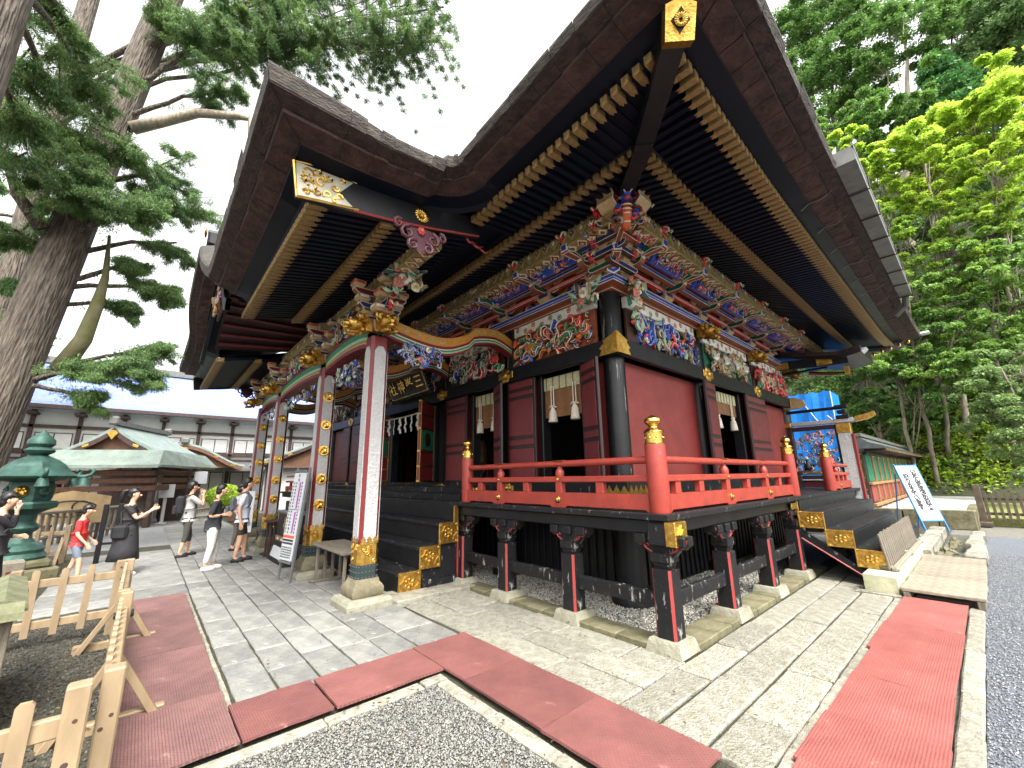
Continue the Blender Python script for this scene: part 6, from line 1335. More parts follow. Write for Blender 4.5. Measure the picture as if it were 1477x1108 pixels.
def slat_table(label, x0, x1, y0, y1, H, m=Mold, n=4):
    t = thing('slatted_bench', label, 'bench', ((x0+x1)/2, (y0+y1)/2, 0), group='slatted wooden benches under the porch')
    ob('bench_top', bxm((x1-x0, y1-y0, .045), m, .008), t, ((x0+x1)/2, (y0+y1)/2, H-.022))
    for x in (x0+.1, x1-.1):
        for i in range(n): ob('leg_slat', bxm((.04, .045, H-.09), m, .005), t, (x, y0+.08+(y1-y0-.16)*i/(n-1), (H-.09)/2+.045))
        ob('foot', bxm((.06, y1-y0+.06, .045), m, .01), t, (x, (y0+y1)/2, .0225))
slat_table('grey slatted wooden bench beside the near white column', -8.0, -6.5, 2.35, 2.9, .64)
slat_table('brown slatted wooden stand next to the fortune box', -11.75, -11.25, 2.3, 2.85, .78, Mdkwood, 6)
slat_table('low wooden stand by the far white columns', -14.0, -13.2, 2.5, 3.0, .42, Mold)
# notice board with purple lettering
t = thing('notice_board', 'tall white notice board with purple and orange print leaning by a porch column', 'signboard', (-8.36, 2.0, 0), R_(10), local=True)
Tt = (R_(-5), 0, 0)
brd = ob('board', bxm((.44, .03, 1.5), Msignw, .004), t, (0, .1, 1.09), Tt)
for s in (-1, 1): ob('frame_leg', bxm((.035, .045, 1.95), Mgrey, .006), t, (s*.23, .13, .96), Tt); ob('frame_bar', bxm((.46, .045, .035), Mgrey, .006), brd, (0, 0, s*.78))
for x, z, w, h_, m in ((.08, .35, .05, .46, Mpurple), (.08, -.12, .05, .36, Mpurple), (0, -.36, .42, .045, Morange), (0, .1, .42, .01, Mink)): ob('print_block', bxm((w, .004, h_), m, .001), brd, (x, -.018, z))
rt = random.Random(6)
def print_col(parent, x, z0, z1, s, m=Mink, dep=-.018):
    b = MB(); z = z0
    while z > z1:
        for k in range(3): b.box((x+rt.uniform(-.2, .2)*s, dep, z-rt.uniform(0, .7)*s), (s*rt.uniform(.4, .95), .003, s*.13)); b.box((x+rt.uniform(-.4, .4)*s, dep, z-s*.35), (s*.13, .003, s*rt.uniform(.4, .9)))
        z -= s*1.3
    return ob('print_column', b.mesh('pc', m), parent)
for x in (-.17, -.07, .16): print_col(brd, x, .58, .12, .045); print_col(brd, x, .08, -.32, .045)
for z in (-.42, -.47): b = MB(); [b.box((-.18+.045*i, -.018, z), (.035, .003, .03)) for i in range(9)]; ob('print_row', b.mesh('pr', Mink), brd)
for i in range(10): print_col(brd, -.18+.04*i, -.53, -.72, .03)
print_col(brd, 0, .72, .64, .06)
t2 = thing('small_notice', 'narrow white paper notice standing by the far porch columns', 'sign', (-12.6, 2.1, 0), R_(30), local=True)
ob('paper', bxm((.3, .02, 1.0), Msignw, .003), t2, (0, 0, .95)); ob('stake', bxm((.05, .04, .5), Mold, .004), t2, (0, .03, .25)); print_col(t2, 0, 1.35, .5, .05, Mink, -.012); ob('foot', bxm((.3, .3, .03), Mold, .004), t2, (0, .03, .015))
# round stones by the column
for i, (x, y, r) in enumerate(((-7.0, 2.95, .12), (-6.62, 2.75, .1))):
    b = MB(); b.blob((0, 0, r*.55), (r*1.3, r, r*.6), n=12, m=8, jit=.05, rng=rg); ob('field_stone', b.mesh('fs', Mbase, True), None, (x, y, 0), label=('flat round field stone under the grey bench', 'small round field stone against the near column base')[i], category='stone')
# ---------------------------------------------------------------- right: stone step, racks, platform, drain, sign
t = thing('stone_step', 'long pale stone step block below the side stairs', 'step', (-1.27, 10.2, 0))
for i, (y0, y1) in enumerate(((8.08, 9.6), (9.61, 11.2), (11.21, 12.7))): me, c = slab_mesh(-1.46, -1.07, y0, y1, .262, .27, mat('pale_step_stone', (190, 186, 158), .75, sc=3, bump=.4, bsc=18, c2=(150, 150, 118)), bev=.015); ob('step_block', me, t, (c[0], c[1], 0))
me, c = slab_mesh(-1.56, -1.05, 7.98, 8.12, .03, .06, Mkerb); ob('step_footing', me, t, c)
t = thing('duckboard_rack', 'grey weathered duckboards stacked upright on the stone step', 'duckboard', (-1.3, 10, .265))
for i in range(22):
    hgt = .52+rt.uniform(-.01, .01); ob('upright_slat', bxm((.024, .1, hgt), Mold, .004), t, (-1.21, 8.5+i*.17+(0.05 if i > 11 else 0), .265+hgt/2), (0, R_(-6), 0))
for z in (.36, .6): ob('cross_slat', bxm((.03, 3.5, .06), Mold, .004), t, (-1.245, 10.3, z))
ob('base_rail', bxm((.06, 3.7, .05), Mplank, .006), t, (-1.13, 10.3, .29))
for y in (8.5, 10.3, 12.1):
    b = MB(); b.tube([(-1.3, y, .29), (-1.12, y, .31), (-1.08, y, .27)], [.03, .035, .03], 6); ob('rack_foot', b.mesh('rf', Mplank, True), t)
t = thing('plank_platform', 'low pale wooden platform of planks at the foot of the side stairs', 'platform', (-.65, 9.7, 0))
for i in range(12): ob('plank', bxm((.79, .274, .045), Mplank, .008), t, (-.655+rt.uniform(-.006, .006), 8.16+i*.29, .118+rt.uniform(-.003, .003)))
for x in (-1.0, -.32): ob('joist', bxm((.07, 3.45, .09), Mold, .006), t, (x, 9.75, .045))
t = thing('stone_drain', 'stone-lined drain with uneven edge stones beyond the wooden platform', 'drain', (-.75, 14.5, 0))
for i in range(6): me, c = slab_mesh(-1.28, -.97, 11.65+i*.82, 12.46+i*.82, .2+rt.uniform(-.01, .01), .4, Mkerb, j=.015, bev=.02); ob('drain_stone', me, t, c)
for i in range(5): me, c = slab_mesh(-.53+.03*math.sin(i*2), -.27+.04*math.sin(i*1.7), 11.65+i*.95, 12.58+i*.95, .16+rt.uniform(-.02, .02), .4, Mkerb, j=.025, bev=.025); ob('drain_stone', me, t, c)
for i in range(3): me, c = slab_mesh(-2.1+.36*i, -1.76+.36*i, 12.8, 14.8, .16, .2, Mkerb, j=.012); ob('drain_slab', me, t, c)
b = MB(); b.b2((-.98, 11.6, -.055), (-.5, 17.2, -.05)); ob('drain_floor', b.mesh('df', mat('wet_drain_floor', (96, 98, 92), .3, sc=8)), t)
for i in range(9): b = MB(); b.blob((0, 0, 0), (.09, .12, .06), n=6, m=4, jit=.25, rng=rt); ob('drain_rubble', b.mesh('dr', Mmossy), t, (-.9+rt.uniform(0, .2), 12+i*.4, .0), (rt.random(), rt.random(), 0))
b = MB(); b.blob((0, 0, .12), (.34, .2, .16), n=14, m=9, jit=.08, rng=rt); ob('white_bag', b.mesh('wb', mat('white_plastic_bag', (226, 228, 230), .35, var=.06), True), None, (-1.75, 13.9, .16), label='crumpled white plastic bag on the stones behind the duckboards', category='bag')
# repainting notice
t = thing('repainting_sign', 'white stand-up sign with a blue frame and vertical Japanese lettering', 'signboard', (-1.06, 15.5, .19), 0, local=True)
ca, cb = Vector((-1.24, 15.3, .19)), Vector((-.86, 15.72, .19)); ux = (cb-ca).normalized(); nb = Vector((-ux.y, ux.x, 0)); w_ = (cb-ca).length
rzs = math.atan2(ux.y, ux.x); t.rotation_euler = (0, 0, rzs); TL = R_(-17)
fr_ = ob('board', bxm((w_, .025, 1.5), Msignw, .004), t, (0, .3, .95), (TL, 0, 0))
for s in (-1, 1):
    ob('frame_leg', bxm((.03, .04, 1.8), Mblue, .005), t, (s*(w_/2+.01), .27, .84), (TL, 0, 0)); ob('back_leg', bxm((.025, .03, 1.5), Mblue, .005), t, (s*w_/2, .68, .7), (R_(10), 0, 0))
    ob('frame_bar', bxm((w_, .035, .03), Mblue, .004), fr_, (0, 0, s*.74))
for z in (.68, -.66): 
    for s in (-1, 1): ob('printed_rule', bxm((w_*.88, .004, .012), Mblue, .001), fr_, (0, -.015, z+s*.05)); ob('printed_rule', bxm((.012, .004, .1), Mblue, .001), fr_, (s*w_*.43, -.015, z))
for col, (txt, x, z0) in enumerate((('いだんだ本殿の塗装を', .12, .56), ('塗りかえています', -.12, .42))):
    for i, chh in enumerate(txt): ob('letter', text_mesh(chh, .15, Mink, .002, .011), fr_, (x, -.016, z0-i*.118), (math.pi/2, 0, 0))
# terrace, wall, fence, tarp
struct('terrace', MB().b2((-6, 19.0, -.05), (-.45, 34, .44)).mesh('terrace', pattern(mat('terrace_gravel', (176, 176, 170), .9, sc=20, bump=.6, bsc=60, c2=(140, 140, 132)), 'vor', 40, .5)))
struct('lawn', MB().b2((-.44, 20.5, -.05), (30, 60, .2)).mesh('lawn', mat('moss_lawn', (120, 124, 62), .95, sc=6, bump=.8, bsc=50, c2=(84, 92, 44))))
t = thing('terrace_wall', 'weathered stone retaining edge below the gravel terrace', 'wall', (-2.5, 18.9, 0))
for i in range(4): me, c = slab_mesh(-3.6+i*.8, -2.82+i*.8, 18.72, 19.0, .5+rt.uniform(-.01, .01), .55, Mmossy, j=.01, bev=.02); ob('wall_stone', me, t, c)
for i in range(5): me, c = slab_mesh(-.6, -.38, 19.02+i*.9, 19.9+i*.9, .48, .5, Mmossy, j=.01, bev=.02); ob('wall_stone', me, t, c)
t = thing('corridor_wall', 'long green and red panelled wall with a dark tiled roof behind the shrine', 'wall', (-2.7, 26, .44))
WX = -2.7; WY0 = 18.95; WL = 15.0
b = MB(); b.b2((WX-.1, WY0, .4), (WX-.04, WY0+WL, 2.4)); ob('wall_core', b.mesh('wc', Mdkwood), t)
gpm = bxm((.04, .98, .92), Mgreenw, .006); rpm = bxm((.04, .98, .55), Mwall, .006); tpm = bxm((.09, .1, 2.0), Mtan, .008)
for i in range(12):
    y = WY0+.65+i*1.22; ob('green_panel', gpm, t, (WX-.02, y, 1.83)); ob('red_panel', rpm, t, (WX-.02, y, .95)); ob('wall_post', tpm, t, (WX, y+.61, 1.4)); bb = MB(); bb.blob((0, 0, 0), (.02, .04, .04), n=8, m=5); ob('gilt_stud', bb.mesh('gst', Mgoldp, True), t, (WX+.05, y+.61, 2.25)); ob('gilt_stud', bb.mesh('gst', Mgoldp, True), t, (WX+.05, y+.61, .6))
for z in (.58, 1.3, 2.36): ob('wall_rail', bxm((.1, WL, .1), Mtan if z < 2 else Mblack, .008), t, (WX+.02, WY0+WL/2, z))
b = MB(); b.ext([(-.7, 2.5), (.65, 2.5), (.68, 2.56), (.25, 2.72), (0, 2.95), (-.25, 2.72), (-.72, 2.56)], (WX-.07, WY0-.1, 0), (1, 0, 0), (0, 0, 1), (0, WL+.2, 0)); ob('wall_roof', b.mesh('wr', mat('slate_roof', (86, 92, 92), .4, sc=8, bump=.3)), t)
b = MB(); b.b2((WX-.17, WY0-.12, 2.93), (WX+.03, WY0+WL+.1, 3.05)); ob('wall_ridge', b.mesh('wr', Mgutter), t)
for i in range(37): ob('wall_rafter', bxm((.6, .09, .08), Mdkwood, .006), t, (WX+.3, WY0+.2+i*.4, 2.45)); ob('gilt_rafter_end', bxm((.012, .08, .07), Mgoldd, .003), t, (WX+.608, WY0+.2+i*.4, 2.45))
t = thing('dark_picket_fence', 'dark weathered picket fence on the mossy lawn by the gravel road', 'fence', (-.25, 20.2, .0), 0)
for i in range(18): ob('picket', bxm((.07, .03, .95), mat('dark_old_wood', (92, 80, 64), .85, sc=6, bump=.4, c2=(66, 56, 44)), .006), t, (-.15+i*.145, 20.2, .55), (0, rt.uniform(-.03, .03), 0))
for z in (.35, .8): ob('rail', bxm((2.7, .06, .08), MATS['dark_old_wood'], .006), t, (1.1, 20.25, z))
ob('post', bxm((.16, .16, 1.25), MATS['dark_old_wood'], .01), t, (-.28, 20.2, .62)); ob('post', bxm((.16, .16, 1.25), MATS['dark_old_wood'], .01), t, (2.5, 20.2, .62)); ob('foot', bxm((.3, .5, .1), MATS['dark_old_wood'], .01), t, (-.25, 20.1, .05))
t = thing('wrapped_hall', 'building behind the shrine wrapped in bright blue tarpaulin with white poles', 'building', (-6, 19, 0))
q = MB(); k = 26; pts = []
for i in range(k+1): x = lerp(-9.5, -3.66, i/k); q.v += [(x, 21.0+.04*math.sin(i*2.1), .3), (x, 21.0+.05*math.sin(i*1.3), 3.0), (x, 21.0+.03*math.sin(i*1.9), 5.0+.07*(i % 2))]
for i in range(k): q.f += [(3*i, 3*i+3, 3*i+4, 3*i+1), (3*i+1, 3*i+4, 3*i+5, 3*i+2)]; q.m += [0, 0]; q.c += [(1, 1, 1)]*2
q.add([(-3.66, 21, .3), (-3.66, 22.4, .3), (-3.66, 22.4, 5.0), (-3.66, 21, 5.0)], [(0, 1, 2, 3)]); q.b2((-9.5, 21.3, .3), (-3.75, 22.4, 4.9)); ob('tarpaulin', q.mesh('tp', Mtarp), t)
for a, c in (((-4.7, 20.9, 4.7), (-4.1, 20.9, 3.5)), ((-3.9, 20.9, 4.0), (-3.5, 20.9, 3.5)), ((-5.5, 20.9, 3.6), (-3.5, 20.9, 3.6)), ((-3.66, 20.9, .3), (-3.66, 20.9, 5.0))): b = MB(); b.tube([a, c], .02, 6); ob('scaffold_pole', b.mesh('sp', Mplaster), t)
# ---------------------------------------------------------------- left background
t = thing('long_hall', 'long two-storey hall with white walls, dark timber and a pale blue roof', 'building', (-40, 2, 0))
HXF = -36
b = MB(); b.b2((-46, -22, 0), (HXF-.1, 10, 6.2)); ob('wall', b.mesh('w', Mplaster), t)
q = MB(); k = 8
for i in range(k+1): u = i/k; z = 6.2+3.5*u**1.25; q.v += [(HXF+1.2-5.2*u, -24, z), (HXF+1.2-5.2*u, 12.2-1.6*u, z)]
for i in range(k): q.f.append((2*i, 2*i+1, 2*i+3, 2*i+2)); q.m.append(0); q.c.append((1, 1, 1))
q.add([(HXF-4, -24, 9.7), (HXF-4, 10.6, 9.7), (-50, 12.2, 6.2), (-50, -24, 6.2)], [(0, 1, 2, 3)]); q.add([(HXF+1.2, 12.2, 6.2), (HXF-4, 10.6, 9.7), (-50, 12.2, 6.2)], [(0, 1, 2)])
q.add([(HXF+1.2, -24, 6.18), (HXF+1.2, 12.2, 6.18), (HXF-1, 12.2, 6.05), (HXF-1, -24, 6.05)], [(0, 1, 2, 3)])
ob('roof', q.mesh('rf', pattern(Mbluer, 'wave', 2.2, .5, st=(.001, 1, .001), dist=.05, tint=.12)), t); b = MB(); b.b2((HXF-4.3, -24, 9.6), (HXF-3.7, 10.7, 10.05)); ob('ridge', b.mesh('rg', Mgutter), t)
ob('eave_fascia', bxm((.1, 36.2, .22), Mdkwood, .01), t, (HXF+1.2, -5.9, 6.1))
for i in range(17):
    y = -21+i*1.95; ob('timber_post', bxm((.16, .2, 6), Mdkwood, .01), t, (HXF-.02, y, 3.0)); ob('eave_bracket', bxm((1.0, .5, .14), Mdkwood, .03), t, (HXF+.4, y, 5.75))
    for z, h_ in ((4.2, 1.0), (1.7, 1.4)): ob('window', bxm((.05, 1.55, h_), Mdkwood, .01), t, (HXF-.07, y+.97, z)); ob('paper_pane', bxm((.04, .7, h_-.12), Mplaster, .005), t, (HXF-.03, y+.6, z)); ob('paper_pane', bxm((.04, .7, h_-.12), Mplaster, .005), t, (HXF-.03, y+1.36, z))
for z in (5.05, 3.55, 3.2, 2.6): ob('timber_band', bxm((.12, 32, .18 if z > 3.3 else .12), Mdkwood, .01), t, (HXF+.0, -6, z))
q = MB(); q.add([(HXF, -22, 3.1), (HXF, 11, 3.1), (HXF+2.2, 11.5, 2.55), (HXF+2.2, -22, 2.55)], [(0, 1, 2, 3)]); q.b2((HXF+2.15, -22, 2.4), (HXF+2.25, 11.5, 2.56)); ob('lower_roof', q.mesh('lr', Mgutter), t)
for i in range(12): ob('balcony_rail_post', bxm((.08, .08, .5), Mdkwood, .01), t, (HXF+.3, -14+i*2, 3.4))
ob('balcony_rail', bxm((.08, 26, .08), Mdkwood, .01), t, (HXF+.3, -3, 3.66))
# curved-gable pavilion roofs
def pavilion(name, label, loc, rz, w, d, zE, zR, hafuc=Mdkwood, posts=True, kf=False):
    t = thing(name, label, 'pavilion', loc, rz, local=True); q = MB(); k = 10
    def zz(u): return (zR-(zR-zE)*(abs(u)**.75) if not kf else zE+(zR-zE)*(.5+.5*math.cos(math.pi*min(1, abs(u))))**.85)
    for i in range(k*2+1):
        u = -1+i/k; z = zz(u); q.v += [(u*w/2, -d/2, z), (u*w/2, d/2, z), (u*w/2, d/2, z-.12), (u*w/2, -d/2, z-.12)]
    for i in range(2*k):
        a = i*4
        for j in range(4): q.f.append((a+j, a+4+j, a+4+(j+1) % 4, a+(j+1) % 4)); q.m.append(0); q.c.append((1, 1, 1))
    q.f += [(0, 1, 2, 3), (8*k, 8*k+3, 8*k+2, 8*k+1)]; q.m += [0, 0]; q.c += [(1, 1, 1)]*2
    ob('roof', q.mesh('rf', Mcopper), t)
    q = MB(); vs = []
    for i in range(2*k+1):
        u = -1+i/k; z = zz(u)*1-.12; q.v += [(u*w/2*.97, -d/2-.02, z), (u*w/2*.97, -d/2-.02, z-.2), (u*w/2*.97, -d/2+.06, z-.2), (u*w/2*.97, -d/2+.06, z)]
    for i in range(2*k):
        a = i*4
        for j in range(4): q.f.append((a+j, a+4+j, a+4+(j+1) % 4, a+(j+1) % 4)); q.m.append(0); q.c.append((1, 1, 1))
    ob('barge_board', q.mesh('bb', hafuc), t)
    q = MB(); q.add([(u*w/2*.9, -d/2+.25, zz(u)-.2) for u in [-1+i/6 for i in range(13)]], [tuple(range(13))]); ob('gable_wall', q.mesh('gw', mat('brown_gable_board', (104, 70, 50), .7, sc=6)), t)
    b = MB(); b.b2((-.14, -d/2-.1, zR-.02), (.14, d/2+.1, zR+.16)); b.box((0, -d/2-.12, zR+.14), (.42, .16, .34), bev=.06); b.box((0, d/2+.1, zR+.14), (.42, .16, .34), bev=.06); ob('ridge', b.mesh('rd', Mgutter), t)
    b = MB(); b.ext([(-.22, -.05), (0, -.3), (.22, -.05), (.1, .06), (-.1, .06)], (0, -d/2-.03, zR-.3), (1, 0, 0), (0, 0, 1), (0, -.05, 0)); ob('gable_pendant', b.mesh('gp', Mgold), t)
    for u in (-.5, .5, -.8, .8): ob('gilt_fitting', bxm((.26, .03, .1), Mgold, .01), t, (u*w/2, -d/2-.035, zz(u)-.22), (0, (.45 if u > 0 else -.45)*(1.2-abs(u)), 0))
    return t
t = pavilion('water_pavilion', 'small pavilion with a green copper gabled roof and gilt gable fittings', (-24.5, -.35, 0), 1.15, 4.0, 4.6, 2.95, 4.0); t.scale = (.8, .9, 1.0)
q = MB(); q.add([(-2.2, -2.3, 3.0), (2.2, -2.3, 3.0), (2.55, -3.25, 2.38), (-2.6, -3.25, 2.38)], [(0, 1, 2, 3)]); q.add([(-2.2, -2.3, 3.0), (-2.6, -3.25, 2.38), (-2.75, 2.9, 2.4), (-2.2, 2.3, 2.97)], [(0, 1, 2, 3)]); q.add([(2.2, -2.3, 3.0), (2.2, 2.3, 2.97), (2.75, 2.9, 2.4), (2.55, -3.25, 2.38)], [(0, 1, 2, 3)]); q.b2((-2.6, -3.27, 2.27), (2.55, -3.2, 2.375)); q.b2((2.5, -3.2, 2.3), (2.6, 2.9, 2.37))
ob('skirt_roof', q.mesh('sr', pattern(mat('green_copper_tiles', (128, 140, 130), .6, .1, sc=2, c2=(100, 114, 104)), 'brick', 3, .6, dist=.02, tint=.2)), t)
for z, dd in ((2.1, 2.1), (1.8, 2.0), (1.5, 1.9)): ob('tie_beam', bxm((4.2, .2, .2), mat('brown_gable_board', (104, 70, 50)), .02), t, (0, -dd-.3, z)); ob('tie_beam', bxm((.2, 4.4, .2), MATS['brown_gable_board'], .02), t, (1.9, 0, z))
for x in (-1.9, 1.9):
    for y in (-2.1, 2.1): ob('post', bxm((.24, .24, 2.4), Mdkwood, .02), t, (x, y, 1.2))
for x in (-1.2, 0, 1.2): ob('gilt_fitting', bxm((.5, .03, .08), Mgold, .01), t, (x, -2.42, 2.1)); 
b = MB(); b.b2((-2.1, 1.0, 0), (2.1, 1.1, 2.3)); ob('back_wall', b.mesh('bw', Mdkwood), t); ob('basin_wall', bxm((3.2, .2, .8), Mdkwood, .02), t, (0, 1.5, .4))
pavilion('gate_pavilion', 'brown pavilion with a curved copper gable behind the water pavilion', (-33, 1.5, 0), math.pi/2, 6.4, 3.0, 2.75, 4.0, mat('brown_gable_board', (104, 70, 50)), kf=True)
# pale paling and stone lantern
def paling(label, a, c, n):
    t = thing('paling_fence', label, 'fence', ((a[0]+c[0])/2, (a[1]+c[1])/2, 0), group='pale palings along the gravel court')
    A, Cc = Vector((*a, 0)), Vector((*c, 0)); L = (Cc-A).length; rz = math.atan2(Cc.y-A.y, Cc.x-A.x); m = bxm((.09, .06, .85), Mplank, .01)
    for i in range(n): p = A.lerp(Cc, (i+.5)/n); ob('pale', m, t, (p.x, p.y, .42), (0, 0, rz))
    p = A.lerp(Cc, .5); ob('top_rail', bxm((L, .16, .09), Mplank, .02), t, (p.x, p.y, .9), (0, 0, rz)); ob('low_rail', bxm((L, .1, .08), Mplank, .02), t, (p.x, p.y, .2), (0, 0, rz))
paling('pale paling fence behind the bronze lantern', (-16.2, -3.2), (-20.3, -.55), 22); paling('pale paling fence beside the stone lantern', (-21.0, -.4), (-25.5, .3), 20); paling('pale paling fence beyond the stone lantern', (-26.8, .9), (-31.5, 3.4), 20)
t = thing('stone_lantern', 'slender pale stone lantern post with a small brown roof', 'lantern', (-25.2, .55, 0), .4, local=True)
for nm, pr in (('shaft', [(.28, 0), (.25, .1), (.2, .15), (.19, 1.75), (.3, 1.85)]), ('light_box', [(.34, 1.85), (.34, 1.92), (.24, 1.94), (.24, 2.25), (.3, 2.27)])): b = MB(); b.lathe(pr, n=4, sq=1); ob(nm, b.mesh(nm, Mplaster), t)
b = MB(); b.lathe([(.3, 2.26), (.72, 2.3), (.7, 2.36), (.3, 2.62), (.1, 2.68)], n=4, sq=1); ob('cap_roof', b.mesh('cr', mat('brown_copper_cap', (122, 92, 84), .5)), t)
for i, (x, y, h_, lb) in enumerate(((-23.3, .75, 1.35, 'white box on a post beside the stone lantern'), (-24.2, 1.9, 1.9, 'small white notice on a dark post in the gravel court'))):
    t = thing('notice_post', lb, 'sign', (x, y, 0), .3, local=True); ob('post', bxm((.1, .1, h_), Mplaster if i == 0 else Mdkwood, .01), t, (0, 0, h_/2)); ob('panel', bxm((.12, .5, .55), Msignw, .01), t, (.07, 0, h_)); ob('foot', bxm((.3, .3, .06), Mplaster, .01), t, (0, 0, .03))
t = thing('votive_board', 'large pale wooden votive board with a painted line drawing', 'board', (-19, -1.75, 0), 0)
b = MB(); b.ext([(-2.6, .5), (-.75, .5), (-.75, 1.3), (-1.65, 1.5), (-2.6, 1.3)], (-19, 0, 0), (0, 1, 0), (0, 0, 1), (.06, 0, 0)); ob('board', b.mesh('vb', mat('pale_votive_wood', (172, 146, 104), .7, sc=3)), t)
b = MB(); b.tube([(-18.93, -1.65+.55*math.cos(a)*(1+.15*math.sin(3*a)), .95+.24*math.sin(a)) for a in [i*.35 for i in range(19)]], .018, 4); b.tube([(-18.93, -1.4+.2*math.cos(a), 1.0+.18*math.sin(a)) for a in [i*.5 for i in range(14)]], .018, 4); ob('line_drawing', b.mesh('ld', Mink), t)
for y in (-2.4, -.95): ob('leg', bxm((.08, .08, .55), Mdkwood, .01), t, (-19.05, y, .27))
t = thing('dark_railing', 'dark posts standing behind the pine pickets, near the woman in black', 'railing', (-13.2, -.45, 0), 0, local=True)
for y in (-.12, .12): ob('post', bxm((.09, .09, 1.25), Mblack, .01), t, (0, y, .62))
ob('brace', bxm((.05, .3, .05), Mblack, .005), t, (0, 0, .4))
t = thing('stacked_crates', 'pale boxes and parked things under the trees behind the lantern', 'crates', (-22, -4.3, 0), 0, local=True)
for i in range(3): ob('crate', bxm((.8, 1.2, .4), (Mplaster, Mgrey, Mplank)[i], .03), t, (0, -.2*i, .22+.42*i))
# white multi-storey building far behind
t = thing('apartment_block', 'white multi-storey building far behind the porch columns', 'building', (-62, 24, 0))
b = MB(); b.b2((-70, 19, 0), (-60, 36, 15)); ob('wall', b.mesh('w', Mplaster), t)
for i in range(7):
    for j in range(5): ob('window', bxm((.1, 1.1, 1.2), mat('window_glass', (120, 128, 136), .2), .02), t, (-59.97, 20+i*2.2, 2.6+j*2.6))
q = pavilion('far_gate', 'tile-roofed gate far behind the porch columns', (-30, 8.8, 0), math.pi/2*.9, 8, 5, 2.7, 4.6)
for x in (-3, 3):
    for y in (-1.8, 1.8): ob('post', bxm((.25, .25, 2.6), Mdkwood, .02), q, (x, y, 1.3))
b = MB(); b.b2((-3.2, -1.7, .0), (3.2, -1.6, 2.5)); ob('gate_wall', b.mesh('gw', Mplaster), q)
# ---------------------------------------------------------------- vegetation
nr = np.random.default_rng(3)
def leaves(centers, radii, per, size, aspect, tones, droop=.0, flat=.6, seed=1, axis_out=None, shell=.35):
    """quads scattered through ellipsoids; elongated leaves point outward and droop"""
    r = np.random.default_rng(seed); P = []; 
    C = np.repeat(np.array(centers, dtype=float), per, 0); Rr = np.repeat(np.array(radii, dtype=float), per, 0); n = len(C)
    d = r.normal(size=(n, 3)); d /= np.linalg.norm(d, axis=1, keepdims=True); rad = (shell+(1-shell)*r.random((n, 1)))**.8
    off = d*rad*Rr[:, None]; off[:, 2] *= flat; c = C+off
    out = d.copy(); out[:, 2] = out[:, 2]*.4-droop+r.normal(size=n)*.25; out += r.normal(size=(n, 3))*.45; out /= np.linalg.norm(out, axis=1, keepdims=True)
    up = r.normal(size=(n, 3))*.6; up[:, 2] += 1; side = np.cross(out, up); side /= np.linalg.norm(side, axis=1, keepdims=True)+1e-9
    L = size*r.uniform(.6, 1.4, (n, 1)); Wd = L*aspect*r.uniform(.7, 1.3, (n, 1))
    v = np.stack([c-out*L*.5, c+side*Wd*.5+out*L*.05, c+out*L*.5, c-side*Wd*.5+out*L*.05], 1)
    v[:, 2, 2] -= L[:, 0]*.15
    t = np.array([lin(q) for q in tones]); base = t[r.integers(0, len(t), n)]*r.uniform(.75, 1.25, (n, 1))
    return v.reshape(-1, 3), np.arange(n*4).reshape(n, 4), base
WHITE = [(255, 255, 255), (226, 230, 210), (205, 214, 196), (240, 245, 220)]
def limb(b, p0, p1, r0, r1, sag=.0, seed=0, seg=7, m=0, wob=.06):
    r = random.Random(seed); p0, p1 = Vector(p0), Vector(p1); L = (p1-p0).length; pts = []
    for i in range(seg+1):
        t = i/seg; p = p0.lerp(p1, t); p.z += sag*math.sin(math.pi*t)*L+(r.uniform(-1, 1)*wob*L*.3 if 0 < i < seg else 0); p.x += r.uniform(-1, 1)*wob*L*.25*(0 < i < seg); p.y += r.uniform(-1, 1)*wob*L*.25*(0 < i < seg); pts.append(p)
    b.tube(pts, [r0+(r1-r0)*i/seg for i in range(seg+1)], 7, m); return pts
def trunk_mesh(H, r0, r1, seed, lobes=9, n=36, seg=22, flare=1.35):
    r = random.Random(seed); ph = [r.uniform(0, 6.28) for _ in range(4)]; v = []; 
    for i in range(seg+1):
        t = i/seg; z = H*t; rr = r0+(r1-r0)*t
        if t < .08: rr *= 1+(flare-1)*(1-t/.08)**2
        for j in range(n):
            a = 2*math.pi*j/n; k = 1+.035*math.sin(lobes*a+ph[0]+z*.3)+.02*math.sin(17*a+ph[1]-z*.5)+.03*math.sin(3*a+ph[2]+z*.2)
            v.append((rr*k*math.cos(a)+.05*math.sin(z*.5+ph[3]), rr*k*math.sin(a), z))
    b = MB(); b.add(v, [(i*n+j, i*n+(j+1) % n, (i+1)*n+(j+1) % n, (i+1)*n+j) for i in range(seg) for j in range(n)]); return b.mesh('trunk', Mtrunk, True)
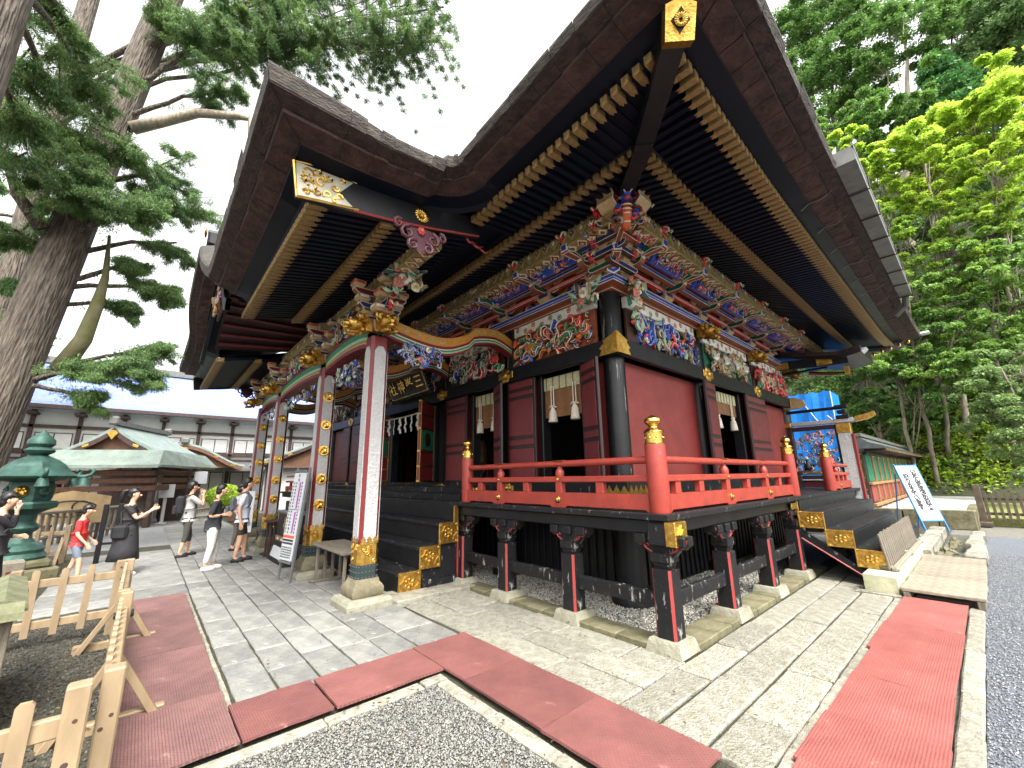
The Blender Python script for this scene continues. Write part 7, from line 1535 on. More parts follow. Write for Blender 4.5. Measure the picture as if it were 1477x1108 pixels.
def cedar(label, base, H, r0, r1, clusters, seed, dens=3300, leafsize=.066, tilt=(0, 0)):
    """clusters: (point, radius, start height on the trunk)"""
    t = thing('cedar_tree', label, 'tree', base); B = Vector(base)
    tr = ob('trunk', trunk_mesh(H, r0, r1, seed), t, B, (math.atan2(-tilt[1], 1), math.atan2(tilt[0], 1), 0)); lb = MB(); cs, rs = [], []; r = random.Random(seed)
    for i, (p, rad, h0) in enumerate(clusters):
        s = B+Vector((tilt[0]*h0, tilt[1]*h0, h0)); pts = limb(lb, s, p, min(.16, .05+.035*rad), .03, .06, seed*50+i)
        k = int(4+rad*5)
        for j in range(k):
            d = Vector((r.gauss(0, 1), r.gauss(0, 1), r.gauss(0, .55))); d = d.normalized()*rad*r.uniform(.25, 1.0); c = Vector(p)+d; c.z -= .12*rad
            nd = pts[-2-(j % 3)]; limb(lb, nd, c, .024, .006, .03, seed*99+i*7+j, 4); ln = (c-nd).length; sg = c-nd
            for q_ in range(7):
                tt = .25+.12*q_; cc = nd.lerp(c, tt)+Vector((r.gauss(0, .06), r.gauss(0, .06), -.05*tt*ln+r.gauss(0, .04)))*max(1, rad*.7); cs.append(cc); rs.append(r.uniform(.16, .3)*(1.15-.45*tt)*max(.9, rad*.62))
            for q_ in range(4):
                tt = r.uniform(.35, .9); sd_ = Vector((-sg.y, sg.x, 0)); sd_ = sd_.normalized() if sd_.length > .01 else Vector((1, 0, 0)); w0 = nd.lerp(c, tt); e_ = w0+sd_*r.choice((-1, 1))*ln*r.uniform(.2, .4)+sg*.15+Vector((0, 0, -.12*ln)); limb(lb, w0, e_, .013, .006, .02, seed*9+q_, 3)
                for u_ in (.4, .7, 1.0): cs.append(w0.lerp(e_, u_)); rs.append(r.uniform(.12, .2)*max(.9, rad*.6))
        for j in range(3): q = pts[3+j]; cs.append(Vector(q)+Vector((r.gauss(0, .2), r.gauss(0, .2), 0))); rs.append(.22)
    ob('branches', lb.mesh('branches', Mtrunk, True), t, (0, 0, 0)); per = max(20, int(dens*len(clusters)*6.3/len(cs)))
    v, f, c = leaves(cs, rs, per, leafsize*1.05, .2, WHITE, .75, .8, seed, shell=.15)
    ob('crown', npmesh('crown', v, f, Mleafd, c), t, (0, 0, 0)); return t
D = dirp
T1 = Vector((-14.58, -3.08, -.05))
cl = [(D(235, 245, 14), 1.5, 9.5), (D(265, 300, 13.5), 1.3, 8.5), (D(165, 215, 13.2), 1.1, 9.5), (D(205, 300, 13), 1.2, 8), (D(90, 190, 14.5), 1.8, 10), (D(40, 240, 14), 1.8, 9), (D(115, 270, 13), 1.2, 8.5), (D(20, 330, 15), 1.4, 7.5),
      (D(190, 515, 14), .75, 3.9), (D(135, 535, 14), .6, 3.9), (D(222, 540, 13.8), .5, 4.2), (D(150, 580, 14), .35, 4), (D(245, 505, 14), .5, 4),
      (D(250, 420, 15), .8, 6.5), (D(215, 380, 15), .9, 6.5), (D(190, 440, 15), .6, 6), (D(255, 350, 15), .9, 7.5), (D(30, 420, 16), .8, 6.5), (D(10, 480, 16), .9, 6),
      (D(300, 60, 13.5), 1.3, 13), (D(250, 20, 14), 1.2, 14), (D(330, 130, 13), .8, 12)]
cedar('tall cedar with a thick grey trunk standing behind the bronze lantern', T1, 21, .5, .3, cl, 7, tilt=(-.018, .087))
cl = [(D(420, 40, 12.5), 1.6, 15), (D(500, 60, 12), 1.5, 15), (D(580, 50, 11.5), 1.3, 15), (D(630, 60, 11), .9, 14.5), (D(460, -20, 12.5), 1.8, 16), (D(560, -30, 12), 1.6, 16), (D(380, 0, 13), 1.4, 15), (D(640, 10, 11), .9, 15), (D(345, 55, 13), .9, 14)]
T3 = Vector((-19.6, -4.15, -.05))
# near trunk at the frame's edge and the sprays above it
cedar('rough cedar trunk close beside the old mossy rail, its lower part out of view', (-9.65, -3.1, -.05), 17, .5, .37, [(D(100, 60, 13), 1.3, 11), (D(130, 130, 13.5), 1.2, 10.5), (D(70, 130, 13), 1.2, 10), (D(60, 20, 12.5), 1.2, 12), (D(30, 190, 12.5), 1.0, 9)], 8, 2600)
cedar('cedar whose drooping sprays hang above the porch roof', T3, 24, .34, .24, cl, 9, 4600, .075)
# long bare limb toward the roof
b = MB(); P = [D(190, 185, 14.6), D(235, 175, 14.2), D(285, 163, 13.6), D(345, 168, 12.8), D(362, 172, 12.6), D(360, 200, 12.6)]; b.tube(P, [.17, .15, .13, .1, .08, .05], 8); b.tube([P[2], D(310, 140, 13.4), D(335, 105, 13.2)], [.05, .04, .02], 6)
ob('bare_limb', b.mesh('limb', Mtrunkp, True), bpy.data.objects['cedar_tree'], (0, 0, 0)); b = MB(); b.tube([D(85, 535, 14.6), D(120, 490, 14.4), D(140, 440, 14.4), D(152, 400, 14.6), D(158, 340, 14.8)], [.2, .17, .13, .08, .03], 8); b2_ = MB(); b2_.tube([D(60, 330, 14.6), D(25, 280, 14.5), D(10, 230, 14.5)], [.15, .12, .08], 7); ob('side_limb', b2_.mesh('limb', Mtrunk, True), bpy.data.objects['cedar_tree'], (0, 0, 0))
ob('mossy_limb', b.mesh('limb', mat('mossy_bark', (104, 96, 74), .95, sc=3, bump=1, bsc=12, c2=(82, 84, 40)), True), bpy.data.objects['cedar_tree'], (0, 0, 0))
# background trees seen past the left trunk
cedar('dark cedar far behind the pavilion on the left', (-30, -8, 0), 22, .45, .2, [(Vector((-30+math.cos(a)*2.4, -8+math.sin(a)*2.4, z)), 1.8, z-.5) for z in (6, 9, 12, 15) for a in (0, 1.6, 3.2, 4.8)], 14, 900, .22)
# garden bush
t = thing('round_bush', 'clipped bright yellow-green round bush in the gravel court', 'bush', (-25.5, 3.1, 0)); v, f, c = leaves([(-25.5, 3.1, 1.0)], [.78], 2600, .12, .6, WHITE, 0, .75, 5, shell=.75); ob('foliage', npmesh('fo', v, f, Mleafy, c), t); b = MB(); b.tube([(-25.5, 3.1, -.02), (-25.5, 3.1, .6)], .08, 6); ob('stem', b.mesh('st', Mtrunk), t)
# hillside
def hz(x, y): return .2+max(0, y-31)*.98+.6*math.sin(x*.35+y*.2)*min(1, max(0, y-31)/4)
q = MB(); nx, ny = 24, 20
for j in range(ny+1):
    for i in range(nx+1): x = lerp(-40, 26, i/nx); y = lerp(30, 74, j/ny); q.v.append((x, y, hz(x, y)))
for j in range(ny):
    for i in range(nx): a = j*(nx+1)+i; q.f.append((a, a+1, a+nx+2, a+nx+1)); q.m.append(0); q.c.append((1, 1, 1))
struct('hillside', q.mesh('hillside', mat('forest_floor', (46, 48, 28), .95, sc=4, bump=.8, bsc=20, c2=(46, 52, 26)), True))
# leafy ground cover on the slope
cs, rs = [], []; r = random.Random(4)
for _ in range(620):
    y = 31+abs(r.gauss(0, 1))*4.2; x = r.uniform(-.2*y-1.5, .1*y+2); cs.append((x, y, hz(x, y)+.15)); rs.append(r.uniform(.45, .95))
v, f, c = leaves(cs, rs, 55, .2, .6, [(255, 255, 230), (230, 240, 200), (214, 230, 190), (250, 255, 180)], .1, .7, 11)
ob('slope_ground_cover', npmesh('gc', v, f, mat('hedge_green', (156, 174, 58), .6, var=.25, sc=.5, c2=(104, 134, 48), attr=True, trans=.35), c), None, kind='stuff', label='dense leafy hedge covering the foot of the hillside', category='hedge')
cs, rs = [], []
for _ in range(520):
    y = r.uniform(34, 72); x = r.uniform(-.22*y-2, .12*y+3); cs.append((x, y, hz(x, y)+r.uniform(.2, 1.6))); rs.append(r.uniform(.8, 1.7))
v, f, c = leaves(cs, rs, 60, .36, .6, WHITE, .1, .7, 12)
ob('forest_undergrowth', npmesh('fu', v, f, Mleafm, c), None, kind='stuff', label='dense undergrowth covering the wooded hillside', category='undergrowth')
def broadleaf(name, label, px, py, R, crown, m, seed, lean=0, ls=.26, per=150, tm=mat('darker_slim_bark', (122, 112, 96), .9, sc=5, bump=.6, bsc=12, c2=(82, 74, 62), st=(3, 3, .6)), tr=.11, group=None, flat=.35, air=1.0):  # default slim bark is a darker tone than the pale bark
    """crown: list of (px,py,R,radius)"""
    c0 = D(px, py, R); B = Vector((c0.x+lean, c0.y, hz(c0.x+lean, c0.y)-.1)); t = thing(name, label, 'tree', B, group=group); b = MB(); ps = [D(*k[:3]) for k in crown]; top = Vector((sum(p.x for p in ps)/len(ps), sum(p.y for p in ps)/len(ps), max(p.z for p in ps)))
    mid = B.lerp(top, .45); mid.x += .25*math.sin(seed); limb(b, B, mid, tr, tr*.75, 0, seed, 6); limb(b, mid, top, tr*.75, .03, 0, seed+1, 6)
    ob('trunk', b.mesh('tk', tm, True), t, (0, 0, 0)); br = MB(); cs, rs = [], []; r = random.Random(seed)
    for k, p in zip(crown, ps):
        h0 = lerp(.3, .95, r.random()); s = B.lerp(top, h0*.8); pts = limb(br, s, p, min(.06, tr*.3), .02, .05, seed+int(k[0]), 5)
        for j in range(int(6+k[3]*6)):
            d = Vector((r.gauss(0, .6), r.gauss(0, .5), r.gauss(0, .5)))*k[3]; c = p+d; cs.append(c); rs.append(r.uniform(.3, .6)*max(.8, k[3]*.5)*air); limb(br, pts[-2], c, .014, .005, 0, seed+j, 3)
    ob('branches', br.mesh('br', tm, True), t, (0, 0, 0)); v, f, c = leaves(cs, rs, int(per*2.4), ls*.7, .55, WHITE, .1, min(.8, flat*1.7), seed, shell=.05); ob('crown', npmesh('crown', v, f, m, c), t, (0, 0, 0)); return t
YG = 'yellow-green maples on the hillside'
broadleaf('maple_tree', 'tall yellow-green maple rising highest over the hillside', 1420, 430, 36, [(1440, 130, 36, 2.2), (1470, 110, 36, 2.2), (1405, 170, 36, 2.0), (1450, 190, 35, 2.2), (1380, 210, 35.5, 1.8), (1500, 170, 35, 2.4), (1430, 235, 35, 1.7)], Mleafy, 21, ls=.3, per=210)
broadleaf('maple_tree', 'yellow-green maple spreading toward the roof corner', 1330, 470, 35, [(1330, 225, 35, 1.9), (1290, 240, 34.5, 1.8), (1250, 235, 34.5, 1.6), (1215, 225, 34.5, 1.4), (1195, 240, 35, 1.3), (1355, 255, 35, 1.6), (1265, 275, 34, 1.5), (1310, 290, 34, 1.5)], Mleafy, 22, ls=.28, per=210)
broadleaf('maple_tree', 'lower green maple with slim pale trunk beside the roof corner', 1345, 560, 33, [(1290, 330, 33, 1.3), (1330, 370, 33, 1.4), (1270, 390, 33, 1.2), (1370, 320, 33, 1.3), (1420, 345, 33, 1.5), (1460, 300, 33, 1.5), (1400, 410, 33, 1.3)], mat('maple_fresh_green', (176, 200, 84), .6, var=.2, sc=.6, c2=(128, 164, 66), attr=True, trans=.42), 23, ls=.24, per=130)
GR = 'green trees on the lower slope'
broadleaf('slope_tree', 'mid green tree with layered sprays above the hedge', 1300, 600, 31, [(1260, 470, 31, 1.2), (1310, 480, 31, 1.3), (1350, 510, 31, 1.2), (1280, 530, 31, 1.2), (1320, 560, 31, 1.0), (1240, 540, 31, 1.1), (1370, 455, 32, 1.3)], Mleafm, 24, ls=.22, per=190)
broadleaf('slope_tree', 'pale green tree leaning in over the dark picket fence', 1440, 610, 28, [(1440, 560, 28, 1.2), (1475, 530, 28, 1.4), (1460, 610, 27, 1.1), (1420, 590, 28, .9), (1500, 580, 27, 1.4), (1470, 650, 27, .9)], mat('pale_leaf_green', (154, 178, 118), .6, var=.2, sc=.7, c2=(112, 140, 86), attr=True, trans=.35), 25, ls=.17, per=230, lean=1.0)
broadleaf('slope_tree', 'deep green tree behind the slim maple trunks', 1400, 560, 37, [(1400, 470, 37, 1.7), (1450, 440, 37, 1.7), (1360, 420, 38, 1.6), (1420, 520, 36, 1.5), (1300, 430, 38, 1.5), (1470, 490, 36, 1.6), (1240, 470, 38, 1.6)], Mleafm, 26, ls=.3, per=150)
broadleaf('slope_tree', 'shaded green tree filling the dark hollow of the slope', 1280, 590, 40, [(1250, 580, 36, 1.6), (1330, 600, 36, 1.5), (1400, 610, 35, 1.5), (1220, 520, 40, 2.0), (1290, 350, 44, 2.5), (1340, 320, 44, 2.4), (1440, 380, 44, 2.6)], Mleafd, 27, ls=.34, per=150)
LG = mat('fresh_leaf_green', (158, 188, 98), .6, var=.2, sc=.7, c2=(112, 150, 74), attr=True, trans=.42)
broadleaf('slope_tree', 'light green tree with tiered sprays below the spreading maple', 1330, 600, 31.5, [(1265, 430, 31, 1.3), (1310, 420, 31, 1.4), (1360, 440, 31, 1.4), (1405, 470, 31, 1.3), (1240, 480, 30.5, 1.2), (1330, 530, 30, 1.2), (1390, 540, 30, 1.2), (1290, 500, 30, 1.2)], LG, 29, ls=.24, per=170)
broadleaf('slope_tree', 'light green tree beside the slim straight pale trunk', 1440, 580, 32.5, [(1440, 400, 32, 1.5), (1475, 430, 32, 1.5), (1420, 350, 33, 1.5), (1460, 480, 31, 1.4), (1380, 380, 33, 1.4), (1490, 380, 32, 1.5)], LG, 30, ls=.24, per=170)
broadleaf('slope_tree', 'dark leafy tree at the foot of the slope behind the corridor wall', 1270, 640, 33, [(1250, 600, 33, 1.3), (1290, 610, 33, 1.2), (1230, 560, 34, 1.4), (1320, 580, 33, 1.2)], Mleafm, 31, ls=.22, per=170)
# conical evergreen
t = thing('conical_evergreen', 'dense conical evergreen rising behind the yellow-green maples', 'tree', (D(1355, 400, 46).x, D(1355, 400, 46).y, hz(D(1355, 400, 46).x, D(1355, 400, 46).y)-.1)); P0 = D(1345, 85, 46); cs = []; rs = []
b = MB(); b.tube([ORG[t.name], P0], [.3, .05], 8); ob('trunk', b.mesh('tk', Mtrunk), t, (0, 0, 0)); r = random.Random(5)
for i in range(150):
    u = r.random(); a = r.uniform(0, 6.28); rad = .3+4.0*u**.9; cs.append((P0.x+.35*u+rad*math.cos(a)*r.uniform(.7, 1), P0.y+rad*math.sin(a), P0.z-13*u)); rs.append(.7+.4*u)
v, f, c = leaves(cs, rs, 110, .34, .45, WHITE, .0, .7, 31); ob('crown', npmesh('cr', v, f, mat('evergreen_bright', (96, 146, 78), .6, var=.2, sc=.6, c2=(66, 112, 64), attr=True, trans=.3), c), t, (0, 0, 0))
broadleaf('slope_tree', 'rounded green conifer between the roof and the conical evergreen', 1250, 420, 44, [(1260, 160, 44, 2.3), (1230, 180, 44, 2.2), (1290, 175, 44, 2.2), (1200, 190, 44, 2.0), (1320, 200, 43, 2.0), (1255, 205, 43, 2.2)], mat('conifer_light', (144, 178, 92), .6, var=.2, sc=.5, c2=(100, 142, 76), attr=True, trans=.35), 28, ls=.34, per=170, flat=.7, tm=Mtrunk)
# tall sparse trees against the sky
for i, (px, lb) in enumerate(((1310, 'tall tree with a bare pale trunk against the sky'), (1230, 'tall thin-crowned tree above the shrine eave'), (1420, 'tall dark tree with drooping sprays at the hilltop'), (1400, 'tall slender tree behind the bare pale trunk'))):
    R = 54+i*3
    cr = {0: [(1290, 30, R, 2.2), (1340, 60, R, 2.0), (1270, 80, R, 2.0), (1350, 20, R, 2.0)], 1: [(1150, 20, R, 2.4), (1135, 60, R, 2.2), (1160, 90, R, 2.2), (1265, 30, R, 2.2), (1200, 150, R, 2.2), (1170, 40, R, 2.6), (1200, 80, R, 2.6), (1240, 50, R, 2.4), (1215, 120, R, 2.6), (1180, 110, R, 2.2), (1250, 110, R, 2.2), (1225, 10, R, 2.4), (1190, -10, R, 2.4)], 2: [(1410, 50, R, 2.4), (1450, 130, R, 2.4), (1400, 120, R, 2.0), (1440, 60, R, 3.0), (1470, 30, R, 3.0), (1425, 100, R, 2.4), (1475, 90, R, 2.8), (1460, -10, R, 3)], 3: [(1380, 30, R, 2.0), (1395, 70, R, 2.0), (1370, 90, R, 1.8), (1400, 0, R, 2.0)]}[i]
    broadleaf('tall_tree', lb, px+15, 420, R, cr, (Mleafm, Mleafm, Mleafd, Mleafd)[i], 40+i, ls=.42, per=110, tm=Mtrunkp if i == 0 else Mtrunk, tr=.42 if i == 0 else .3, flat=.5, air=1.7)
for i, (px, R, lb) in enumerate(((1355, 34, 'slim pale trunk with few leaves in front of the deep green tree'), (1455, 33, 'slim straight pale trunk at the right of the maples'), (1385, 40, 'stout dark trunk among the maples'))):
    broadleaf('slender_tree', lb, px+20, 560, R, [(px-25, 260, R, 1.2), (px+5, 290, R, 1.0), (px-15, 220, R, 1.2)], Mleafy if i < 2 else Mleafm, 60+i, ls=.24, per=90, tm=Mtrunkp if i < 2 else Mtrunk, tr=(.16, .13, .5, .28)[i])
# trees over the right edge and behind the hall for shade and sideways steps
# ---------------------------------------------------------------- people
def skin_mesh(name, nodes, edges, m, sub=2, root=0):
    me = bpy.data.meshes.new(name); me.from_pydata([n[:3] for n in nodes], edges, []); o = bpy.data.objects.new(name, me); COL.objects.link(o); md = o.modifiers.new('s', 'SKIN'); md.branch_smoothing = .6; md.use_smooth_shade = True
    for i, n in enumerate(nodes): sv = me.skin_vertices[0].data[i]; sv.radius = (n[3], n[4] if len(n) > 4 else n[3]); sv.use_root = (i == root)
    o.modifiers.new('d', 'SUBSURF').levels = sub; bpy.context.view_layer.update()
    out = bpy.data.meshes.new_from_object(o.evaluated_get(bpy.context.evaluated_depsgraph_get())); bpy.data.objects.remove(o); bpy.data.meshes.remove(me); out.materials.clear(); out.materials.append(m)
    out.polygons.foreach_set('use_smooth', [True]*len(out.polygons)); return out
def person(label, loc, face, H, hands, feet, top, bottom, shoe=(30, 30, 32), sleeve=.5, leg='shorts', hair='short', head=(0, 0), knee=.04, bag=None, lean=0, build=1.0, wide=1.1):
    """local frame faces -y; hands: two local points (fractions of H); feet: two (x,y)"""
    t = thing('person', label, 'person', loc, math.atan2(face[0], -face[1]), 'visitors in front of the shrine', local=True); k = H/1.7; b_ = build
    hip = .95*k; sh = 1.39*k; nodes = []; edges = []
    def N(x, y, z, r, r2=None, e=None): nodes.append((x, y+lean*max(0, z-hip), z, r*k*b_, (r2 or r)*k*b_)); i = len(nodes)-1; (edges.append((e, i)) if e is not None else None); return i
    p = N(0, 0, hip, .13, .105); s1 = N(0, 0, 1.08*k, .115, .09, p); s2 = N(0, 0, 1.25*k, .14, .1, s1); s3 = N(0, .01*k, sh-.02*k, .1, .08, s2); nk = N(0, .0, 1.46*k, .05, .052, s3); 
    hx, hy = head; h1 = N(0, -.015*k+hy*.3, 1.53*k, .062, .07, nk); h2 = N(0, -.02*k+hy*.7, 1.6*k+hx*.2, .073, .092, h1); h3 = N(0, -.01*k+hy, 1.675*k+hx, .06, .075, h2)
    arms = []
    for s, hp in zip((-1, 1), hands):
        a0 = N(s*.17*k, .0, sh-.03*k, .055, .055, s3); P0 = Vector((s*.18*k, 0, sh-.05*k)); P1 = Vector((hp[0]*H, hp[1]*H, hp[2]*H)); L = .28*k; d = P1-P0; mid = (P0+P1)/2; hl = d.length/2; dv = math.sqrt(max(0, L*L-hl*hl)); pole = Vector((s*.35, .6, -.75)); pole -= d.normalized()*pole.dot(d.normalized()); el = mid+pole.normalized()*dv
        a1 = N(*el, .042, .042, a0); nodes[a1] = (el.x, el.y, el.z, .04*k, .04*k); w = el+(P1-el)*.92; a2 = N(w.x, w.y, w.z, .027, .03, a1); nodes[a2] = (w.x, w.y, w.z, .026*k, .03*k)
        f = (P1-el).normalized(); pm_ = w+f*.06*k; a3 = len(nodes); nodes.append((pm_.x, pm_.y, pm_.z, .022*k, .036*k)); edges.append((a2, a3)); q = f.cross(Vector((s, .2, .3))).normalized()
        for j, (o_, ln_) in enumerate(((-.03, .055), (-.01, .07), (.01, .068), (.03, .05))):
            b0 = pm_+q*o_*k+f*.03*k; tip = b0+f*ln_*k+Vector((0, 0, -.012*k)); i0 = len(nodes); nodes.append((b0.x, b0.y, b0.z, .0095*k, .0095*k)); nodes.append((tip.x, tip.y, tip.z, .0075*k, .0075*k)); edges.extend([(a3, i0), (i0, i0+1)])
        th = w+f*.03*k-q*.045*k; i0 = len(nodes); nodes.append((th.x, th.y, th.z, .01*k, .01*k)); nodes.append((th+f*.04*k)[:]+(.008*k, .008*k)); edges.extend([(a2, i0), (i0, i0+1)])
        arms.append((a0, a1, a2, P0, el, w))
    legs = []
    for s, (fx, fy) in zip((-1, 1), feet):
        l0 = N(s*.08*k, 0, .78*k, .085, .092, p); kn = Vector((s*.09*k+(fx*k-s*.09*k)*.5, fy*k*.5-knee*k, .48*k)); l1 = N(*kn, .056, .06, l0); an = Vector((fx*k, fy*k, .085*k)); l2 = N(an.x, an.y, an.z, .036, .04, l1); l3 = N(an.x, an.y-.1*k, .035*k, .03, .035, l2)
        legs.append((l0, l1, l2, l3, kn, an))
    ob('body', skin_mesh('body', nodes, edges, Mskin), t)
    def sub(idx, es, grow, name, m, cut=None):
        mp_ = {i: j for j, i in enumerate(idx)}; nn = [tuple(nodes[i][:3])+(nodes[i][3]*grow, nodes[i][4]*grow) for i in idx]; ee = [(mp_[a], mp_[c]) for a, c in es]
        if cut: 
            for i, fr, pr in cut: a, c = nodes[pr], nodes[i]; nn[mp_[i]] = tuple(a[q]+(c[q]-a[q])*fr for q in range(3))+((a[3]+(c[3]-a[3])*fr)*grow*1.08, (a[4]+(c[4]-a[4])*fr)*grow*1.08)
        if name == 'trousers': x_, y_, z_, a_, c_ = nn[0]; nn[0] = (x_, y_, z_, a_/grow*1.04, c_/grow*1.06)
        ob(name, skin_mesh(name, nn, ee, m), t)
    mt = mat('cloth_%d_%d_%d' % top, top, .85, var=.12, sc=10, bump=.3, bsc=14); mb_ = mat('cloth_%d_%d_%d' % bottom, bottom, .85, var=.12, sc=10, bump=.3, bsc=14)
    A, B_ = arms; idx = [p, s1, s2, s3, A[0], A[1], B_[0], B_[1]]; es = [(p, s1), (s1, s2), (s2, s3), (s3, A[0]), (A[0], A[1]), (s3, B_[0]), (B_[0], B_[1])]; cut = []
    if sleeve > 1:
        idx += [A[2], B_[2]]; es += [(A[1], A[2]), (B_[1], B_[2])]; cut = [(A[2], sleeve-1, A[1]), (B_[2], sleeve-1, B_[1])]
    else: cut = [(A[1], sleeve, A[0]), (B_[1], sleeve, B_[0])]
    idx.append(nk); es.append((s3, nk)); cut.append((nk, .45, s3))
    bt = len(nodes); nodes.append((0, 0, hip-.13*k, .112*k*b_, .095*k*b_)); idx.append(bt); es.append((p, bt)); sub(idx, es, 1.24, 'shirt', mt, cut)
    if leg == 'skirt':
        b = MB(); b.lathe([(.15*k, 1.02*k), (.17*k, .9*k), (.2*k, .7*k), (.23*k, .5*k), (.26*k, .3*k), (.24*k, .3*k)], n=20); ob('skirt', b.mesh('sk', mb_, True), t)
    else:
        l = legs; idx = [p]; es = []; cut = []
        for q in l:
            idx += [q[0], q[1]]; es += [(p, q[0]), (q[0], q[1])]
            if leg == 'long': idx.append(q[2]); es.append((q[1], q[2])); cut.append((q[2], .92, q[1]))
            elif leg == 'crop': idx.append(q[2]); es.append((q[1], q[2])); cut.append((q[2], .45, q[1]))
            else: cut.append((q[1], .95, q[0]))
        sub(idx, es, wide, 'trousers', mb_, cut)
    ms = mat('shoe_%d_%d_%d' % shoe, shoe, .6)
    for q in legs: b = MB(); b.blob((0, -.06*k, .035*k), (.045*k, .13*k, .05*k), n=12, m=8); b.box((0, -.06*k, .012*k), (.085*k, .25*k, .02*k), bev=.008); ob('shoe', b.mesh('sh', ms, True), t, (q[5].x, q[5].y, 0))
    hc = Vector((0, nodes[h2][1]+.012*k, nodes[h2][2]+.045*k)); b = MB(); r = random.Random(int(H*100)); R0 = .104*k
    b.blob(hc+Vector((0, .012*k, .004*k)), (R0*.92, R0*1.0, R0*1.02), n=20, m=12, jit=.06, rng=r); b.blob(hc+Vector((0, .05*k, -.05*k)), (R0*.8, R0*.65, R0*.95), n=12, m=8, jit=.04, rng=r)
    if hair == 'pony': b.tube([hc+Vector((0, .08*k, .05*k)), hc+Vector((0, .17*k, .04*k)), hc+Vector((0, .2*k, -.08*k)), hc+Vector((0, .19*k, -.22*k))], [.03*k, .045*k, .045*k, .015*k], 8)
    if hair == 'bob': b.blob(hc+Vector((0, .03*k, -.08*k)), (R0*1.0, R0*.95, R0*.9), n=14, m=8, jit=.04, rng=r)
    # shave the face side: push front vertices up
    vs = []
    for v in b.v:
        x, y, z = v; f = (hc.y-y)/(R0*1.1)
        if f > .1 and z < hc.z+(.075*f)*k: z = hc.z+(.075*f)*k; y = max(y, hc.y-.72*R0); x *= 1-.22*min(1, f)
        vs.append((x, y, z))
    b.v = vs; ob('hair', b.mesh('hair', Mhair, True), t)
    fc = Vector((0, nodes[h2][1]-.088*k, nodes[h2][2]-.01*k)); b = MB(); b.blob(fc+Vector((0, -.008*k, -.005*k)), (.014*k, .022*k, .022*k), n=8, m=6)
    for s in (-1, 1): b.blob((s*.076*k, nodes[h2][1]+.0, nodes[h2][2]), (.012*k, .02*k, .03*k), n=8, m=6)
    ob('nose_and_ears', b.mesh('ne', Mskin, True), t); b = MB()
    for s in (-1, 1): b.blob(fc+Vector((s*.03*k, .008*k, .025*k)), (.008*k, .004*k, .004*k), n=8, m=5); b.box(fc+Vector((s*.03*k, .01*k, .045*k)), (.022*k, .006*k, .003*k))
    ob('eyes', b.mesh('ey', Mink, True), t); b = MB(); b.blob(fc+Vector((0, .008*k, -.045*k)), (.022*k, .008*k, .006*k), n=8, m=5); ob('mouth', b.mesh('mo', mat('lips', (170, 100, 92), .5), True), t)
    if bag: bag(t, k, A, B_)
    return t
def backpack(col, sc=1):
    def f(t, k, A, B_):
        m = mat('bag_%d' % col[0], col, .75, var=.15, bump=.3, bsc=20); b = MB(); b.box((0, .2*k, 1.18*k), (.3*k*sc, .16*k*sc, .44*k*sc), bev=.05); b.box((0, .29*k, 1.08*k), (.24*k*sc, .06*k, .2*k*sc), bev=.02); o = ob('backpack', b.mesh('bp', m), t)
        for s in (-1, 1): b = MB(); b.tube([(s*.1*k, .12*k, 1.38*k), (s*.12*k, -.02*k, 1.44*k), (s*.13*k, -.125*k, 1.3*k), (s*.14*k, -.09*k, 1.12*k), (s*.13*k, .1*k, 1.0*k)], .02*k, 6); ob('strap', b.mesh('st', m), o)
    return f
def shoulder(col, side=1):
    def f(t, k, A, B_):
        m = mat('sbag_%d' % col[0], col, .75, var=.15, bump=.3, bsc=20); b = MB(); b.box((side*.2*k, .06*k, .86*k), (.1*k, .26*k, .28*k), bev=.04); o = ob('shoulder_bag', b.mesh('sb', m), t); b = MB(); b.tube([(side*.2*k, .06*k, .98*k), (side*.12*k, .12*k, 1.25*k), (-side*.1*k, .03*k, 1.46*k), (0, -.15*k, 1.25*k), (side*.19*k, -.02*k, .98*k)], .012*k, 5); ob('strap', b.mesh('st', m), o)
    return f
def phone(t, k, A, B_):
    w = (A[5]+B_[5])/2; b = MB(); b.box((w.x, w.y-.1*k, w.z+.04*k), (.07*k, .01*k, .14*k), bev=.004); ob('phone', b.mesh('ph', Mink), t)
G0 = -.0
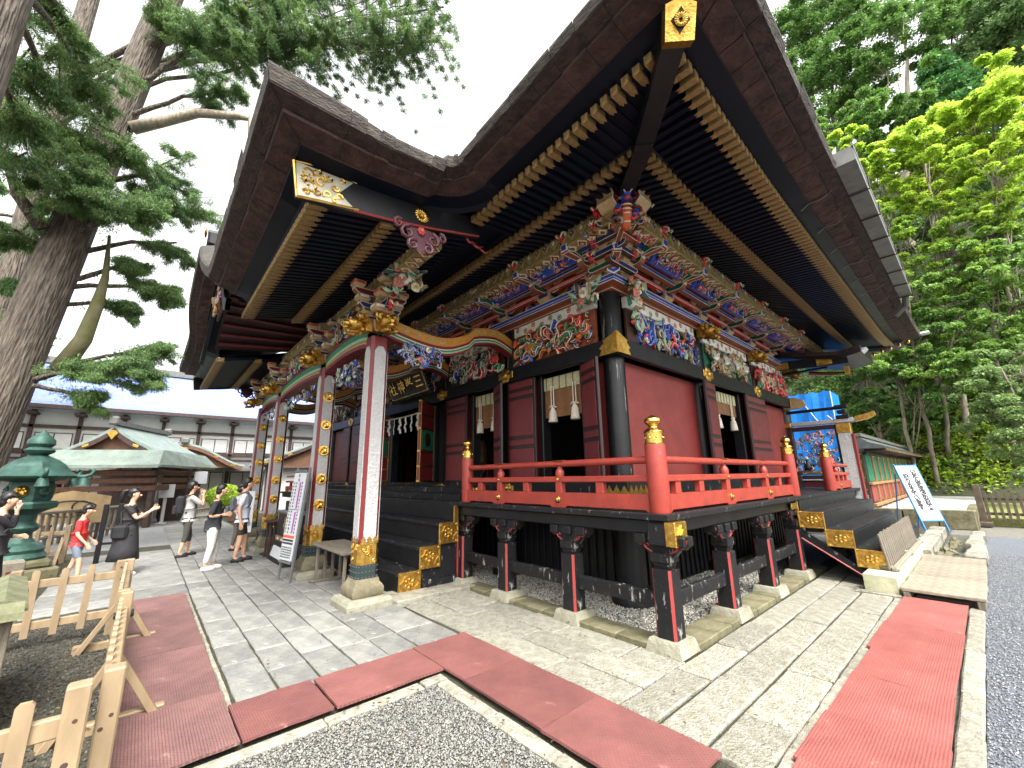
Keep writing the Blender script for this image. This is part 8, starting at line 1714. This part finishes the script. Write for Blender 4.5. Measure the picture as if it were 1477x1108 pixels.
person('person in dark clothes with a white collar, hands raised, at the lantern', (-9.6, -1.5, -.03), (.15, 1), 1.6, ((-.03, -.1, .86), (.06, -.12, .62)), ((-.1, .02), (.1, -.05)), (34, 32, 36), (30, 30, 34), sleeve=1.85, leg='long', head=(-.02, -.05), bag=shoulder((24, 24, 26), -1))
person('child in a red T-shirt and grey shorts, walking past the lantern', (-11.05, -.75, 0), (.25, 1), 1.3, ((-.13, -.12, .5), (.14, -.1, .52)), ((-.09, -.13), (.09, .16)), (206, 44, 44), (112, 124, 138), shoe=(70, 66, 60), sleeve=.85, head=(-.03, -.06), hair='short')
def cphone(t, k, A, B_): phone(t, k, A, B_); shoulder((22, 22, 24), -1)(t, k, A, B_)
person('woman in black with a ponytail, holding up a phone', (-11.15, -.12, 0), (.3, 1), 1.57, ((-.04, -.22, .75), (.05, -.2, .77)), ((-.08, -.1), (.08, .14)), (38, 36, 38), (40, 39, 42), shoe=(196, 190, 184), sleeve=.7, leg='skirt', hair='pony', bag=cphone)
person('man with a black backpack and dark cropped trousers', (-12.8, .9, 0), (-.1, 1), 1.68, ((-.07, -.13, .84), (.06, -.12, .85)), ((-.12, .1), (.12, -.1)), (176, 174, 170), (72, 70, 64), sleeve=.9, leg='crop', bag=backpack((34, 34, 36)))
person('person in a black top and wide white trousers, looking down', (-10.55, 1.18, 0), (.2, 1), 1.62, ((-.05, -.1, .64), (.06, -.1, .65)), ((-.09, .06), (.09, -.05)), (40, 42, 46), (208, 204, 196), shoe=(214, 210, 204), sleeve=.95, leg='long', head=(-.03, -.08), bag=shoulder((44, 42, 42), 1), wide=1.38)
person('man in a white shirt and dark shorts facing the columns', (-11.14, 1.75, 0), (.25, 1), 1.74, ((-.15, .0, .47), (.16, -.04, .48)), ((-.1, .05), (.1, -.08)), (206, 210, 222), (58, 58, 52), sleeve=.8, leg='shorts', head=(-.02, -.05), bag=backpack((92, 96, 104), .7))
person('visitor in white with a brown shoulder bag, behind the white-shirted man', (-12.95, 1.95, 0), (.5, 1), 1.62, ((-.14, -.06, .5), (.12, -.14, .66)), ((-.1, .05), (.1, -.08)), (196, 196, 192), (96, 86, 72), sleeve=.8, leg='long', hair='bob', bag=shoulder((88, 66, 50), -1))
